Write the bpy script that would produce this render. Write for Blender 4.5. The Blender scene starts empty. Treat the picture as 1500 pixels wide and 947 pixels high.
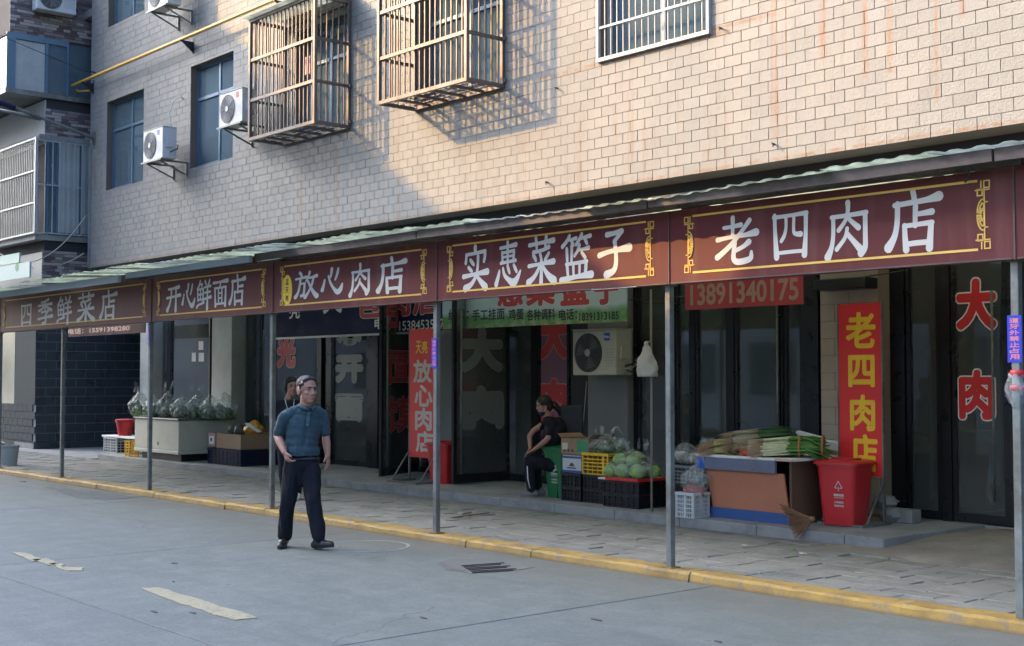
import bpy, bmesh, math, random
from mathutils import Vector, Matrix, noise
random.seed(7)
sc = bpy.context.scene
COL = sc.collection
# ------------------------------------------------------------------ camera
EYE = 1.67
cam = bpy.data.cameras.new('camera'); cam.sensor_width = 36; cam.lens = 36*1908/1500
cam.clip_start = .1; cam.clip_end = 800
co = bpy.data.objects.new('camera', cam); COL.objects.link(co)
co.location = (0, 0, EYE)
YAW = math.radians(49.2); PIT = math.atan(79.5/1908)
co.rotation_euler = (math.pi/2+PIT, 0, YAW)
sc.camera = co
# ------------------------------------------------------------------ light
SUN = Vector((1.02, .67, -.63)).normalized()
wd = bpy.data.worlds.new('World'); sc.world = wd; wd.use_nodes = True
wn = wd.node_tree; sky = wn.nodes.new('ShaderNodeTexSky'); sky.sky_type = 'NISHITA'; sky.sun_disc = False
sky.sun_elevation = math.asin(-SUN.z); sky.sun_rotation = math.atan2(-SUN.x, -SUN.y) % (2*math.pi)
sky.air_density = 1.0; sky.dust_density = 8.0; sky.ozone_density = 5.5
wn.links.new(sky.outputs[0], wn.nodes['Background'].inputs[0]); wn.nodes['Background'].inputs[1].default_value = .15
sl = bpy.data.lights.new('sun', 'SUN'); sl.energy = 2.0; sl.angle = math.radians(.3); sl.color = (.66, .39, .13)
so = bpy.data.objects.new('sun', sl); COL.objects.link(so); so.rotation_euler = SUN.to_track_quat('-Z', 'Y').to_euler()
so.location = (0, 0, 40)
vs = sc.view_settings; vs.view_transform = 'Standard'; vs.look = 'None'; vs.exposure = 2.63; vs.gamma = 1
sc.cycles.max_bounces = 8; sc.cycles.transparent_max_bounces = 16; sc.cycles.diffuse_bounces = 3
sc.cycles.caustics_reflective = False; sc.cycles.caustics_refractive = False
# ------------------------------------------------------------------ survey: points of the photo on known planes of the place
FW = Vector((-math.sin(YAW)*math.cos(PIT), math.cos(YAW)*math.cos(PIT), math.sin(PIT)))
RT = Vector((math.cos(YAW), math.sin(YAW), 0)); UP = RT.cross(FW)
def ray(x, y): return FW + RT*((x-750)/1908) - UP*((y-473.5)/1908)
def W(x, y, Y):
    r = ray(x, y); t = Y/r.y; return Vector((r.x*t, Y, EYE+r.z*t))
def G(x, y, Z):
    r = ray(x, y); t = (Z-EYE)/r.z; return Vector((r.x*t, r.y*t, Z))
def S(x, y, X):
    r = ray(x, y); t = X/r.x; return Vector((X, r.y*t, EYE+r.z*t))
# ------------------------------------------------------------------ mesh builder
class MB:
    def __init__(s): s.v = []; s.f = []
    def add(s, vs, fs):
        n = len(s.v); s.v += [tuple(p) for p in vs]; s.f += [tuple(i+n for i in f) for f in fs]; return s
    def box(s, x0, x1, y0, y1, z0, z1):
        if x0 > x1: x0, x1 = x1, x0
        if y0 > y1: y0, y1 = y1, y0
        if z0 > z1: z0, z1 = z1, z0
        return s.add([(x0,y0,z0),(x1,y0,z0),(x1,y1,z0),(x0,y1,z0),(x0,y0,z1),(x1,y0,z1),(x1,y1,z1),(x0,y1,z1)],
                     [(0,3,2,1),(4,5,6,7),(0,1,5,4),(1,2,6,5),(2,3,7,6),(3,0,4,7)])
    def frus(s, x0, x1, y0, y1, z0, z1, k):     # box whose bottom is k times the top
        cx, cy = (x0+x1)/2, (y0+y1)/2
        b = [(cx+(x-cx)*k, cy+(y-cy)*k, z0) for x, y in ((x0,y0),(x1,y0),(x1,y1),(x0,y1))]
        return s.add(b+[(x0,y0,z1),(x1,y0,z1),(x1,y1,z1),(x0,y1,z1)],
                     [(0,3,2,1),(4,5,6,7),(0,1,5,4),(1,2,6,5),(2,3,7,6),(3,0,4,7)])
    def beam(s, a, b, w, h=None):               # box bar between two points
        a = Vector(a); b = Vector(b); h = h or w; d = (b-a).normalized()
        u = d.cross(Vector((0,0,1)));
        if u.length < 1e-3: u = Vector((1,0,0))
        u.normalize(); v = u.cross(d)
        vs = [p+u*(w/2*i)+v*(h/2*j) for p in (a, b) for i, j in ((-1,-1),(1,-1),(1,1),(-1,1))]
        return s.add(vs, [(0,1,2,3),(7,6,5,4),(0,4,5,1),(1,5,6,2),(2,6,7,3),(3,7,4,0)])
    def tube(s, pts, r, n=8, cap=True):
        pts = [Vector(p) for p in pts]; m = len(pts); rs = r if isinstance(r, (list, tuple)) else [r]*m
        vs = []; ref = None
        for i, p in enumerate(pts):
            d = (pts[min(i+1,m-1)]-pts[max(i-1,0)]).normalized()
            if ref is None:
                ref = Vector((0,0,1)) if abs(d.z) < .9 else Vector((1,0,0))
            u = d.cross(ref)
            if u.length < 1e-4: u = d.orthogonal()
            u.normalize(); v = d.cross(u); ref = -v if False else ref
            vs += [p+(u*math.cos(2*math.pi*k/n)+v*math.sin(2*math.pi*k/n))*rs[i] for k in range(n)]
        fs = [(i*n+k, i*n+(k+1)%n, (i+1)*n+(k+1)%n, (i+1)*n+k) for i in range(m-1) for k in range(n)]
        if cap: fs += [tuple(range(n-1,-1,-1)), tuple((m-1)*n+k for k in range(n))]
        return s.add(vs, fs)
    def lathe(s, prof, c=(0,0,0), n=20, sx=1, sy=1):
        vs = [(c[0]+r*math.cos(2*math.pi*k/n)*sx, c[1]+r*math.sin(2*math.pi*k/n)*sy, c[2]+z) for r, z in prof for k in range(n)]
        m = len(prof)
        fs = [(i*n+k, i*n+(k+1)%n, (i+1)*n+(k+1)%n, (i+1)*n+k) for i in range(m-1) for k in range(n)]
        fs += [tuple(range(n-1,-1,-1)), tuple((m-1)*n+k for k in range(n))]
        return s.add(vs, fs)
    def plate(s, pts, y0, y1):                  # polygon in XZ (list of (x,z)), thickness in Y (y0 = front)
        n = len(pts)
        vs = [(x, y0, z) for x, z in pts]+[(x, y1, z) for x, z in pts]
        return s.add(vs, [tuple(range(n)), tuple(range(2*n-1, n-1, -1))]+[(i, n+i, n+(i+1)%n, (i+1)%n) for i in range(n)])
    def slab(s, pts, z0, z1):                   # polygon in XY, thickness in Z
        n = len(pts)
        vs = [(x, y, z1) for x, y in pts]+[(x, y, z0) for x, y in pts]
        return s.add(vs, [tuple(range(n)), tuple(range(2*n-1, n-1, -1))]+[(i, n+i, n+(i+1)%n, (i+1)%n) for i in range(n)])
    def disc_y(s, c, r, t, n=24, rz=None):      # disc facing -Y
        return s.plate([(c[0]+r*math.cos(2*math.pi*k/n), c[2]+(rz or r)*math.sin(2*math.pi*k/n)) for k in range(n)], c[1]-t, c[1])
    def ball(s, c, r, n=10, m=7, fn=None):
        rx, ry, rz = r if isinstance(r, (tuple, list)) else (r, r, r)
        vs = []
        for j in range(m+1):
            t = math.pi*j/m
            for k in range(n):
                p = Vector((math.sin(t)*math.cos(2*math.pi*k/n), math.sin(t)*math.sin(2*math.pi*k/n), math.cos(t)))
                q = 1+(fn(p) if fn else 0)
                vs.append((c[0]+p.x*rx*q, c[1]+p.y*ry*q, c[2]+p.z*rz*q))
        return s.add(vs, [(j*n+k, (j+1)*n+k, (j+1)*n+(k+1)%n, j*n+(k+1)%n) for j in range(m) for k in range(n)])
    def build(s, name, mat, parent=None, smooth=False, bevel=0, auto=None, clean=True):
        me = bpy.data.meshes.new(name)
        off = Vector((0,0,0)); r = parent
        while r is not None: off += r.location; r = r.parent
        me.from_pydata([(x-off.x, y-off.y, z-off.z) for x, y, z in s.v], [], s.f)
        if mat: me.materials.append(mat)
        if bevel or clean:
            bm = bmesh.new(); bm.from_mesh(me)
            if clean: bmesh.ops.recalc_face_normals(bm, faces=bm.faces)
            if bevel: bmesh.ops.bevel(bm, geom=bm.edges[:], offset=bevel, segments=1, affect='EDGES', clamp_overlap=True)
            bm.to_mesh(me); bm.free()
        if smooth:
            me.polygons.foreach_set('use_smooth', [True]*len(me.polygons))
            if auto: me.set_sharp_from_angle(angle=math.radians(auto))
        o = bpy.data.objects.new(name, me); COL.objects.link(o)
        if parent: o.parent = parent
        return o
def tag(o, label=None, cat=None, group=None, kind=None):
    if label: o['label'] = label
    if cat: o['category'] = cat
    if group: o['group'] = group
    if kind: o['kind'] = kind
    return o
def thing(name, loc, label, cat, group=None, rz=0):
    o = bpy.data.objects.new(name, None); COL.objects.link(o); o.location = loc; o.rotation_euler.z = rz
    o.empty_display_size = .2
    return tag(o, label, cat, group)
KIDS = {}
def copy_tree(o, parent=None, kids=None):
    c = o.copy(); COL.objects.link(c)
    if parent: c.parent = parent
    for ch in [x for x in o.children]: copy_tree(ch, c)
    return c
def dup(o, loc, rz=0, label=None):
    c = copy_tree(o); c.location = loc; c.rotation_euler.z = rz
    if label: c['label'] = label
    return c
# ------------------------------------------------------------------ materials
def sn(nt, typ, **kw):
    n = nt.nodes.new(typ)
    for k, v in kw.items():
        if k.startswith('i_'):
            n.inputs[k[2:].replace('_', ' ')].default_value = v
        else: setattr(n, k, v)
    return n
def mth(nt, op, a, b=None, c=None, clamp=False):
    n = nt.nodes.new('ShaderNodeMath'); n.operation = op; n.use_clamp = clamp
    for i, x in enumerate((a, b, c)):
        if x is None: continue
        if isinstance(x, (int, float)): n.inputs[i].default_value = x
        else: nt.links.new(x, n.inputs[i])
    return n.outputs[0]
def mixc(nt, fac, a, b, blend='MIX'):
    n = nt.nodes.new('ShaderNodeMix'); n.data_type = 'RGBA'; n.blend_type = blend
    for sck, x in ((n.inputs['Factor'], fac), (n.inputs[6], a), (n.inputs[7], b)):
        if isinstance(x, (int, float)): sck.default_value = x
        elif isinstance(x, tuple): sck.default_value = (*x, 1)[:4]
        else: nt.links.new(x, sck)
    return n.outputs[2]
def pos(nt, scale=(1,1,1)):
    g = nt.nodes.new('ShaderNodeNewGeometry'); m = nt.nodes.new('ShaderNodeVectorMath'); m.operation = 'MULTIPLY'
    nt.links.new(g.outputs['Position'], m.inputs[0]); m.inputs[1].default_value = scale; return m.outputs[0]
def nz(nt, vec, scale, detail=4, rough=.55):
    n = nt.nodes.new('ShaderNodeTexNoise'); n.inputs['Scale'].default_value = scale; n.inputs['Detail'].default_value = detail
    n.inputs['Roughness'].default_value = rough
    if vec: nt.links.new(vec, n.inputs['Vector'])
    return n.outputs['Fac']
def ramp(nt, fac, lo, hi):
    n = nt.nodes.new('ShaderNodeMapRange'); n.inputs['From Min'].default_value = lo; n.inputs['From Max'].default_value = hi
    nt.links.new(fac, n.inputs['Value']); return n.outputs[0]
def new(name):
    m = bpy.data.materials.new(name); m.use_nodes = True; nt = m.node_tree
    return m, nt, nt.nodes['Principled BSDF']
def bump(nt, b, h, strength=.3, dist=.01):
    n = nt.nodes.new('ShaderNodeBump'); n.inputs['Strength'].default_value = strength; n.inputs['Distance'].default_value = dist
    nt.links.new(h, n.inputs['Height']); nt.links.new(n.outputs[0], b.inputs['Normal'])
def mat(name, col, rough=.6, metal=0, var=.15, vs_=6, bmp=0, dirt=0, dirtcol=(.06,.05,.04), spec=.5, bs=60):
    m, nt, b = new(name)
    v = pos(nt); n1 = nz(nt, v, vs_)
    c = mixc(nt, n1, tuple(x*(1-var) for x in col), tuple(min(1, x*(1+var)) for x in col))
    if dirt:
        n2 = nz(nt, v, 2.3, 6, .7); n3 = nz(nt, v, 17, 4)
        f = mth(nt, 'MULTIPLY', ramp(nt, mth(nt, 'ADD', n2, mth(nt, 'MULTIPLY', n3, .3)), .55, .85), dirt, clamp=True)
        c = mixc(nt, f, c, dirtcol)
    nt.links.new(c, b.inputs['Base Color']); b.inputs['Roughness'].default_value = rough
    rr = ramp(nt, n1, -.8, 1.8); nt.links.new(mth(nt, 'MULTIPLY', rr, rough*2), b.inputs['Roughness'])
    b.inputs['Metallic'].default_value = metal; b.inputs['Specular IOR Level'].default_value = spec
    if bmp: bump(nt, b, nz(nt, v, bs, 3), bmp, .004)
    return m
# ------------------------------------------------------------------ the palette
M = {}
def defs():
    M['dark_frame'] = mat('dark_frame', (.018,.02,.022), .3, .3)
    M['black'] = mat('black', (.012,.012,.014), .45)
    M['steel'] = mat('steel', (.33,.36,.38), .42, .6, .2, 9, dirt=.5, dirtcol=(.16,.13,.1))
    M['galv'] = mat('galv', (.20,.225,.215), .45, .5, .25, 5, dirt=.8, dirtcol=(.09,.06,.045))
    M['cage'] = mat('cage', (.135,.122,.115), .4, .5, .3, 5, dirt=.5, dirtcol=(.2,.12,.08))
    M['ivory'] = mat('ivory', (.50,.49,.40), .5, 0, .06, 6, dirt=.25, dirtcol=(.25,.22,.17))
    M['white_plastic'] = mat('white_plastic', (.52,.54,.53), .4, 0, .06, 9, dirt=.3, dirtcol=(.3,.28,.24))
    M['grille'] = mat('grille', (.05,.05,.055), .5)
    M['blue'] = mat('blue', (.01,.09,.42), .4)
    M['navy'] = mat('navy', (.012,.017,.055), .75, var=.2, spec=.2)
    M['sticker'] = mat('sticker', (.015,.03,.42), .4)
    M['red'] = mat('red', (.62,.02,.02), .45, var=.08)
    M['binred'] = mat('binred', (.52,.02,.025), .38, var=.1, bmp=.1, dirt=.12)
    M['bingreen'] = mat('bingreen', (.012,.16,.05), .4, var=.1, dirt=.2)
    M['signred'] = mat('signred', (.72,.03,.03), .45, var=.06, vs_=2)
    M['fadered'] = mat('fadered', (.45,.05,.055), .6, var=.25, vs_=3)
    M['yellow'] = mat('yellow', (.85,.55,.02), .45)
    M['cratey'] = mat('cratey', (.72,.42,.02), .4, var=.1, dirt=.25)
    M['gold'] = mat('gold', (.66,.42,.08), .45, .1, .15, 9)
    M['char'] = mat('char', (.52,.51,.46), .5, 0, .06, 6)
    M['white'] = mat('white', (.78,.78,.78), .45, var=.04)
    M['numcol'] = mat('numcol', (.45,.28,.18), .6)
    M['carton'] = mat('carton', (.30,.19,.11), .8, var=.15, dirt=.2)
    M['wood'] = mat('wood', (.13,.075,.045), .7, var=.3, bmp=.2)
    M['orange_board'] = mat('orange_board', (.46,.17,.09), .65, var=.12, vs_=3, dirt=.2, dirtcol=(.2,.1,.06))
    M['blue_board'] = mat('blue_board', (.03,.09,.26), .6, var=.2, vs_=3, dirt=.25)
    M['blue_fade'] = mat('blue_fade', (.13,.15,.22), .6, var=.3, vs_=4, dirt=.3)
    M['foam'] = mat('foam', (.72,.71,.66), .7, var=.06, dirt=.15)
    M['straw'] = mat('straw', (.24,.12,.06), .85, var=.4, vs_=25)
    M['cloth_dark'] = mat('cloth_dark', (.011,.012,.016), .9, var=.3, bmp=.3, bs=40, spec=.2)
    M['shoe'] = mat('shoe', (.012,.012,.013), .35)
    M['greyshoe'] = mat('greyshoe', (.16,.15,.14), .7)
    M['hair'] = mat('hair', (.009,.008,.008), .6, bmp=.8, bs=90)
    M['hairgrey'] = mat('hairgrey', (.016,.015,.016), .6, var=.7, vs_=60, bmp=.8, bs=90)
    M['skin'] = mat('skin', (.36,.175,.12), .55, var=.1, vs_=14)
    M['lip'] = mat('lip', (.30,.11,.09), .5)
    M['band'] = mat('band', (.03,.03,.034), .8, var=.4, vs_=1.5)
    M['inwall'] = mat('inwall', (.30,.31,.30), .8, var=.3, vs_=1.2)
    M['infloor'] = mat('infloor', (.10,.10,.10), .5, var=.3)
    M['pillar'] = mat('pillar', (.40,.42,.40), .7, var=.1, vs_=3, dirt=.3, dirtcol=(.14,.14,.13))
    M['greenveg'] = mat('greenveg', (.13,.27,.05), .5, var=.5, vs_=25)
    M['cabbage'] = mat('cabbage', (.24,.36,.11), .45, var=.5, vs_=14)
    M['darkveg'] = mat('darkveg', (.03,.07,.02), .5, var=.5, vs_=18)
    M['root'] = mat('root', (.40,.27,.16), .8, var=.4, vs_=30)
    M['pale'] = mat('pale', (.50,.44,.33), .6, var=.25, vs_=14)
    M['gourd'] = mat('gourd', (.05,.06,.045), .5, var=.3)
    M['orange_bag'] = mat('orange_bag', (.55,.26,.04), .45, var=.25, vs_=12)
    M['pinkbag'] = mat('pinkbag', (.42,.20,.22), .5, var=.4, vs_=14)
    M['meat'] = mat('meat', (.36,.14,.12), .5, var=.4, vs_=20)
    M['pipe'] = mat('pipe', (.62,.36,.05), .4, var=.12)
    M['gutter'] = mat('gutter', (.20,.24,.25), .6, var=.3)
    M['curtain'] = mat('curtain', (.55,.60,.50), .8, var=.12, vs_=4)
    M['bluefr'] = mat('bluefr', (.10,.17,.24), .4, .3)
    M['whitefr'] = mat('whitefr', (.34,.36,.36), .4)
    M['beamm'] = mat('beamm', (.055,.042,.036), .7, var=.4, vs_=4, dirt=.5, dirtcol=(.16,.11,.09))
    M['rope'] = mat('rope', (.5,.45,.36), .8)
    M['opp'] = mat('opp', (.5,.49,.46), .8, var=.1)
    M['bamboo'] = mat('bamboo', (.27,.23,.18), .5)
    M['purple'] = mat('purple', (.20,.10,.15), .5, var=.3, vs_=2)
    M['stoneg'] = mat('stoneg', (.22,.22,.21), .85, var=.3, bmp=.4)
    M['newsign'] = mat('newsign', (.35,.55,.5), .5)
    M['green'] = mat('green', (.03,.22,.10), .5)
    # walls
    m, nt, b = new('cream_tile'); v = pos(nt)
    sx = nt.nodes.new('ShaderNodeSeparateXYZ'); nt.links.new(v, sx.inputs[0])
    row = mth(nt, 'FLOOR', mth(nt, 'DIVIDE', mth(nt, 'SUBTRACT', sx.outputs[2], 4.14), .135))
    colx = mth(nt, 'FLOOR', mth(nt, 'ADD', mth(nt, 'DIVIDE', sx.outputs[0], .26), mth(nt, 'MULTIPLY', row, .5)))
    cb = nt.nodes.new('ShaderNodeCombineXYZ'); nt.links.new(colx, cb.inputs[0]); nt.links.new(row, cb.inputs[1])
    wn_ = nt.nodes.new('ShaderNodeTexWhiteNoise'); wn_.noise_dimensions = '2D'; nt.links.new(cb.outputs[0], wn_.inputs['Vector'])
    c = mixc(nt, wn_.outputs['Value'], (.19,.194,.182), (.222,.224,.21))
    c = mixc(nt, ramp(nt, nz(nt, v, 90, 2), .35, .75), c, mixc(nt, .2, c, (.25,.2,.15)))
    big = nz(nt, pos(nt, (.6,.6,.35)), 1.2, 5, .6)
    c = mixc(nt, mth(nt, 'MULTIPLY', ramp(nt, big, .5, .8), .45, clamp=True), c, (.33,.28,.23))
    st = nz(nt, pos(nt, (5,5,.22)), 1.6, 5, .65)         # rust runs
    f = mth(nt, 'MULTIPLY', ramp(nt, st, .54, .74), .8, clamp=True)
    f = mth(nt, 'MULTIPLY', f, ramp(nt, nz(nt, pos(nt, (.4,.4,.6)), 1.3, 3), .40, .60), clamp=True)
    c = mixc(nt, f, c, (.17,.095,.05))
    so_ = nz(nt, pos(nt, (2.2,2.2,.5)), 1.1, 6, .7); c = mixc(nt, mth(nt, 'MULTIPLY', ramp(nt, so_, .52, .8), .5, clamp=True), c, (.12,.11,.10))
    for x0, z0, z1, w in ((-12.5,4.1,6.6,.012),(-10.75,4.1,5.2,.014),(-9.1,4.1,6.35,.016),(-6.0,4.2,7,.014),(-16.6,4.1,6,.02),(-18.4,4.1,5.6,.05),(-19.5,4.1,5.2,.03),(-8.05,4.9,6.4,.05),(-7.2,4.5,7,.03),(-21.6,4.1,4.8,.03),(-9.25,4.4,6.3,.03),(-8.6,5.2,6.7,.07),(-7.75,4.9,6.9,.06),(-6.9,5.3,7,.05),(-10.0,4.1,5.0,.015),(-13.6,4.2,5.6,.015),(-11.6,4.3,5.5,.012)):
        d = mth(nt, 'ABSOLUTE', mth(nt, 'SUBTRACT', sx.outputs[0], x0))
        d = mth(nt, 'SUBTRACT', 1, mth(nt, 'DIVIDE', d, w), clamp=True)
        zz = mth(nt, 'MULTIPLY', mth(nt, 'GREATER_THAN', sx.outputs[2], z0), mth(nt, 'LESS_THAN', sx.outputs[2], z1))
        k = mth(nt, 'MULTIPLY', mth(nt, 'MULTIPLY', d, zz), ramp(nt, nz(nt, v, 7, 4), .3, .62), clamp=True)
        c = mixc(nt, mth(nt, 'MULTIPLY', k, .9), c, (.23,.11,.05))
    for z0, x0, x1, w in ((5.80,-13.3,-12.1,.035),(5.79,-12.1,-9.9,.05),(5.86,-10.2,-9.25,.04),(4.17,-28,-6,.03)):
        d = mth(nt, 'SUBTRACT', 1, mth(nt, 'DIVIDE', mth(nt, 'ABSOLUTE', mth(nt, 'SUBTRACT', sx.outputs[2], z0)), w), clamp=True)
        xx = mth(nt, 'MULTIPLY', mth(nt, 'GREATER_THAN', sx.outputs[0], x0), mth(nt, 'LESS_THAN', sx.outputs[0], x1))
        c = mixc(nt, mth(nt, 'MULTIPLY', mth(nt, 'MULTIPLY', d, xx), ramp(nt, nz(nt, v, 9, 5), .35, .6), clamp=True), c, (.19,.10,.05))
    nt.links.new(c, b.inputs['Base Color']); b.inputs['Roughness'].default_value = .7
    bump(nt, b, nz(nt, v, 48, 3), .8, .008); M['tile'] = m
    M['grout'] = mat('grout', (.145,.115,.09), .9, var=.3, vs_=3)
    M['grouty'] = mat('grouty', (.25,.19,.14), .9)
    M['darktile'] = mat('darktile', (.036,.046,.052), .3, var=.25, vs_=2.5, bmp=.15)
    M['darkgrout'] = mat('darkgrout', (.22,.25,.26), .8)
    M['slatetile'] = mat('slatetile', (.065,.075,.075), .8, var=.3, vs_=9, bmp=.4, spec=.15)
    for i, cc in enumerate([(.10,.075,.07), (.20,.16,.145), (.34,.30,.27), (.14,.115,.12)]):
        M['mos%d' % i] = mat('mosaic%d' % i, cc, .7, var=.25, vs_=20)
    M['whitemos'] = mat('whitemos', (.46,.45,.40), .8, var=.5, vs_=45, bmp=.5)
    M['concrete'] = mat('concrete', (.27,.27,.255), .85, var=.25, vs_=3, bmp=.3, dirt=.5, dirtcol=(.09,.085,.08))
    # road
    m, nt, b = new('road_concrete'); v = pos(nt)
    n1 = nz(nt, v, .45, 6, .6); n2 = nz(nt, v, 3.5, 8, .7); n3 = nz(nt, v, 60, 3)
    c = mixc(nt, ramp(nt, n1, .3, .7), (.088,.102,.084), (.148,.162,.132))
    c = mixc(nt, mth(nt, 'MULTIPLY', ramp(nt, n2, .45, .68), .65, clamp=True), c, (.215,.213,.19))
    c = mixc(nt, mth(nt, 'MULTIPLY', ramp(nt, nz(nt, pos(nt, (1.3,1,1)), 1.1, 7, .72), .53, .66), .7, clamp=True), c, (.085,.09,.085))
    c = mixc(nt, mth(nt, 'MULTIPLY', ramp(nt, n3, .42, .7), .5, clamp=True), c, (.085,.088,.08))
    scr = nz(nt, pos(nt, (.35,3.2,1)), 2.4, 6, .75)
    c = mixc(nt, mth(nt, 'MULTIPLY', ramp(nt, scr, .62, .75), .35, clamp=True), c, (.28,.29,.28))
    n4 = nz(nt, v, 24, 4, .7); c = mixc(nt, mth(nt, 'MULTIPLY', ramp(nt, n4, .38, .68), .35, clamp=True), c, (.235,.235,.21)); n5 = nz(nt, v, 110, 2); c = mixc(nt, mth(nt, 'MULTIPLY', ramp(nt, n5, .55, .72), .5, clamp=True), c, (.05,.052,.048))
    ty = nz(nt, pos(nt, (.12,1.6,1)), 1.9, 5, .6); c = mixc(nt, mth(nt, 'MULTIPLY', ramp(nt, ty, .56, .72), .45, clamp=True), c, (.075,.08,.078))
    sp1 = nz(nt, v, 7, 3); c = mixc(nt, mth(nt, 'MULTIPLY', ramp(nt, sp1, .70, .74), .55, clamp=True), c, (.05,.052,.05))
    oi = nt.nodes.new('ShaderNodeObjectInfo'); c = mixc(nt, mth(nt, 'MULTIPLY', oi.outputs['Random'], .22), c, (.10,.11,.105))
    # grime gathered along the kerb
    sp = nt.nodes.new('ShaderNodeSeparateXYZ'); nt.links.new(v, sp.inputs[0])
    gk = mth(nt, 'MULTIPLY', ramp(nt, mth(nt, 'ADD', sp.outputs[1], mth(nt, 'MULTIPLY', n2, 1.6)), 7.9, 8.9), .75, clamp=True)
    c = mixc(nt, mth(nt, 'MULTIPLY', gk, ramp(nt, nz(nt, v, 1.1, 5), .35, .6), clamp=True), c, (.115,.10,.08))
    vo = nt.nodes.new('ShaderNodeTexVoronoi'); vo.feature = 'DISTANCE_TO_EDGE'; vo.inputs['Scale'].default_value = .33
    mp = nt.nodes.new('ShaderNodeVectorMath'); mp.operation = 'ADD'; nn = nt.nodes.new('ShaderNodeTexNoise'); nn.inputs['Scale'].default_value = 1.3; nn.inputs['Detail'].default_value = 6
    nt.links.new(v, nn.inputs['Vector']); nt.links.new(v, mp.inputs[0]); nt.links.new(nn.outputs['Color'], mp.inputs[1]); nt.links.new(mp.outputs[0], vo.inputs['Vector'])
    cr = mth(nt, 'MULTIPLY', mth(nt, 'LESS_THAN', vo.outputs['Distance'], .0035), mth(nt, 'GREATER_THAN', nz(nt, v, .6, 2), .55))
    c = mixc(nt, mth(nt, 'MULTIPLY', cr, .55), c, (.05,.05,.05))
    nt.links.new(c, b.inputs['Base Color'])
    nt.links.new(ramp(nt, n1, -1, 1.2), b.inputs['Roughness'])
    bump(nt, b, mth(nt, 'ADD', nz(nt, v, 40, 5), mth(nt, 'MULTIPLY', n3, .5)), .35, .006); M['road'] = m
    # pavers
    m, nt, b = new('paver'); v = pos(nt); oi = nt.nodes.new('ShaderNodeObjectInfo')
    c = mixc(nt, oi.outputs['Random'], (.12,.122,.105), (.205,.198,.175))
    c = mixc(nt, ramp(nt, nz(nt, v, 1.3, 6, .7), .35, .7), c, (.25,.235,.20))
    c = mixc(nt, mth(nt, 'MULTIPLY', ramp(nt, nz(nt, v, 5, 7, .75), .5, .72), .6, clamp=True), c, (.07,.07,.062))
    nt.links.new(c, b.inputs['Base Color']); b.inputs['Roughness'].default_value = .75
    bump(nt, b, nz(nt, v, 35, 5), .5, .008); M['paver'] = m
    M['bed'] = mat('bed', (.02,.02,.018), .9, var=.4)
    # kerb paint
    m, nt, b = new('kerb_paint'); v = pos(nt)
    f = mth(nt, 'ADD', nz(nt, v, 9, 8, .75), mth(nt, 'MULTIPLY', nz(nt, v, 60, 4), .25))
    c = mixc(nt, ramp(nt, f, .62, .74), (.36,.22,.045), (.22,.165,.09))
    c = mixc(nt, mth(nt, 'MULTIPLY', ramp(nt, nz(nt, v, 2.2, 6, .7), .45, .7), .75, clamp=True), c, (.12,.075,.03))
    sp = nt.nodes.new('ShaderNodeSeparateXYZ'); nt.links.new(v, sp.inputs[0])
    c = mixc(nt, mth(nt, 'MULTIPLY', ramp(nt, mth(nt, 'ADD', sp.outputs[2], mth(nt, 'MULTIPLY', f, .05)), .055, .03), .8, clamp=True), c, (.12,.085,.045))
    nt.links.new(c, b.inputs['Base Color']); b.inputs['Roughness'].default_value = .65
    bump(nt, b, f, .6, .01); M['kerb'] = m
    # worn yellow dash
    m, nt, b = new('dash_paint'); v = pos(nt)
    f = nz(nt, v, 14, 8, .8)
    c = mixc(nt, ramp(nt, f, .50, .60), (.36,.30,.17), (.20,.19,.16))
    nt.links.new(c, b.inputs['Base Color']); b.inputs['Roughness'].default_value = .7; M['dash'] = m
    # board maroon with fade and streaks
    m, nt, b = new('board_maroon'); v = pos(nt)
    c = mixc(nt, nz(nt, pos(nt, (.5,1,3)), 1.5, 5), (.075,.011,.011), (.105,.016,.016))
    c = mixc(nt, mth(nt, 'MULTIPLY', ramp(nt, nz(nt, pos(nt, (3,1,.4)), 2, 5), .55, .8), .35, clamp=True), c, (.17,.09,.08))
    nt.links.new(c, b.inputs['Base Color']); b.inputs['Roughness'].default_value = .5; b.inputs['Specular IOR Level'].default_value = .3; M['maroon'] = m
    # corrugated sheet
    def sheet(name, col, tr):
        m, nt, b = new(name); v = pos(nt)
        c = mixc(nt, ramp(nt, nz(nt, v, 4, 6, .7), .4, .7), col, tuple(x*.45 for x in col))
        nt.links.new(c, b.inputs['Base Color']); b.inputs['Roughness'].default_value = .5
        t = nt.nodes.new('ShaderNodeBsdfTranslucent'); nt.links.new(c, t.inputs[0]); mx = nt.nodes.new('ShaderNodeMixShader'); mx.inputs[0].default_value = tr
        nt.links.new(b.outputs[0], mx.inputs[1]); nt.links.new(t.outputs[0], mx.inputs[2]); nt.links.new(mx.outputs[0], nt.nodes['Material Output'].inputs[0])
        return m
    M['sheet'] = sheet('roof_sheet', (.58,.62,.52), .86); M['sheetd'] = sheet('roof_sheet_grey', (.55,.60,.56), .7); M['sheetb'] = sheet('roof_sheet_blue', (.10,.25,.5), .3)
    # glass
    def glass(name, tint, gl=(.9,.95,1), base=.06, d0=(.12,.13,.13), d1=(.3,.31,.3)):
        m, nt, b = new(name); nt.nodes.remove(b)
        tr = nt.nodes.new('ShaderNodeBsdfTransparent'); tr.inputs[0].default_value = (*tint, 1)
        g = nt.nodes.new('ShaderNodeBsdfGlossy'); g.inputs[0].default_value = (*gl, 1); g.inputs[1].default_value = .03
        df = nt.nodes.new('ShaderNodeBsdfDiffuse'); v = pos(nt)
        nt.links.new(mixc(nt, nz(nt, v, 2, 4), d0, d1), df.inputs[0])  # diffuse blotches stand in for sky reflection and haze on the panes
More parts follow.
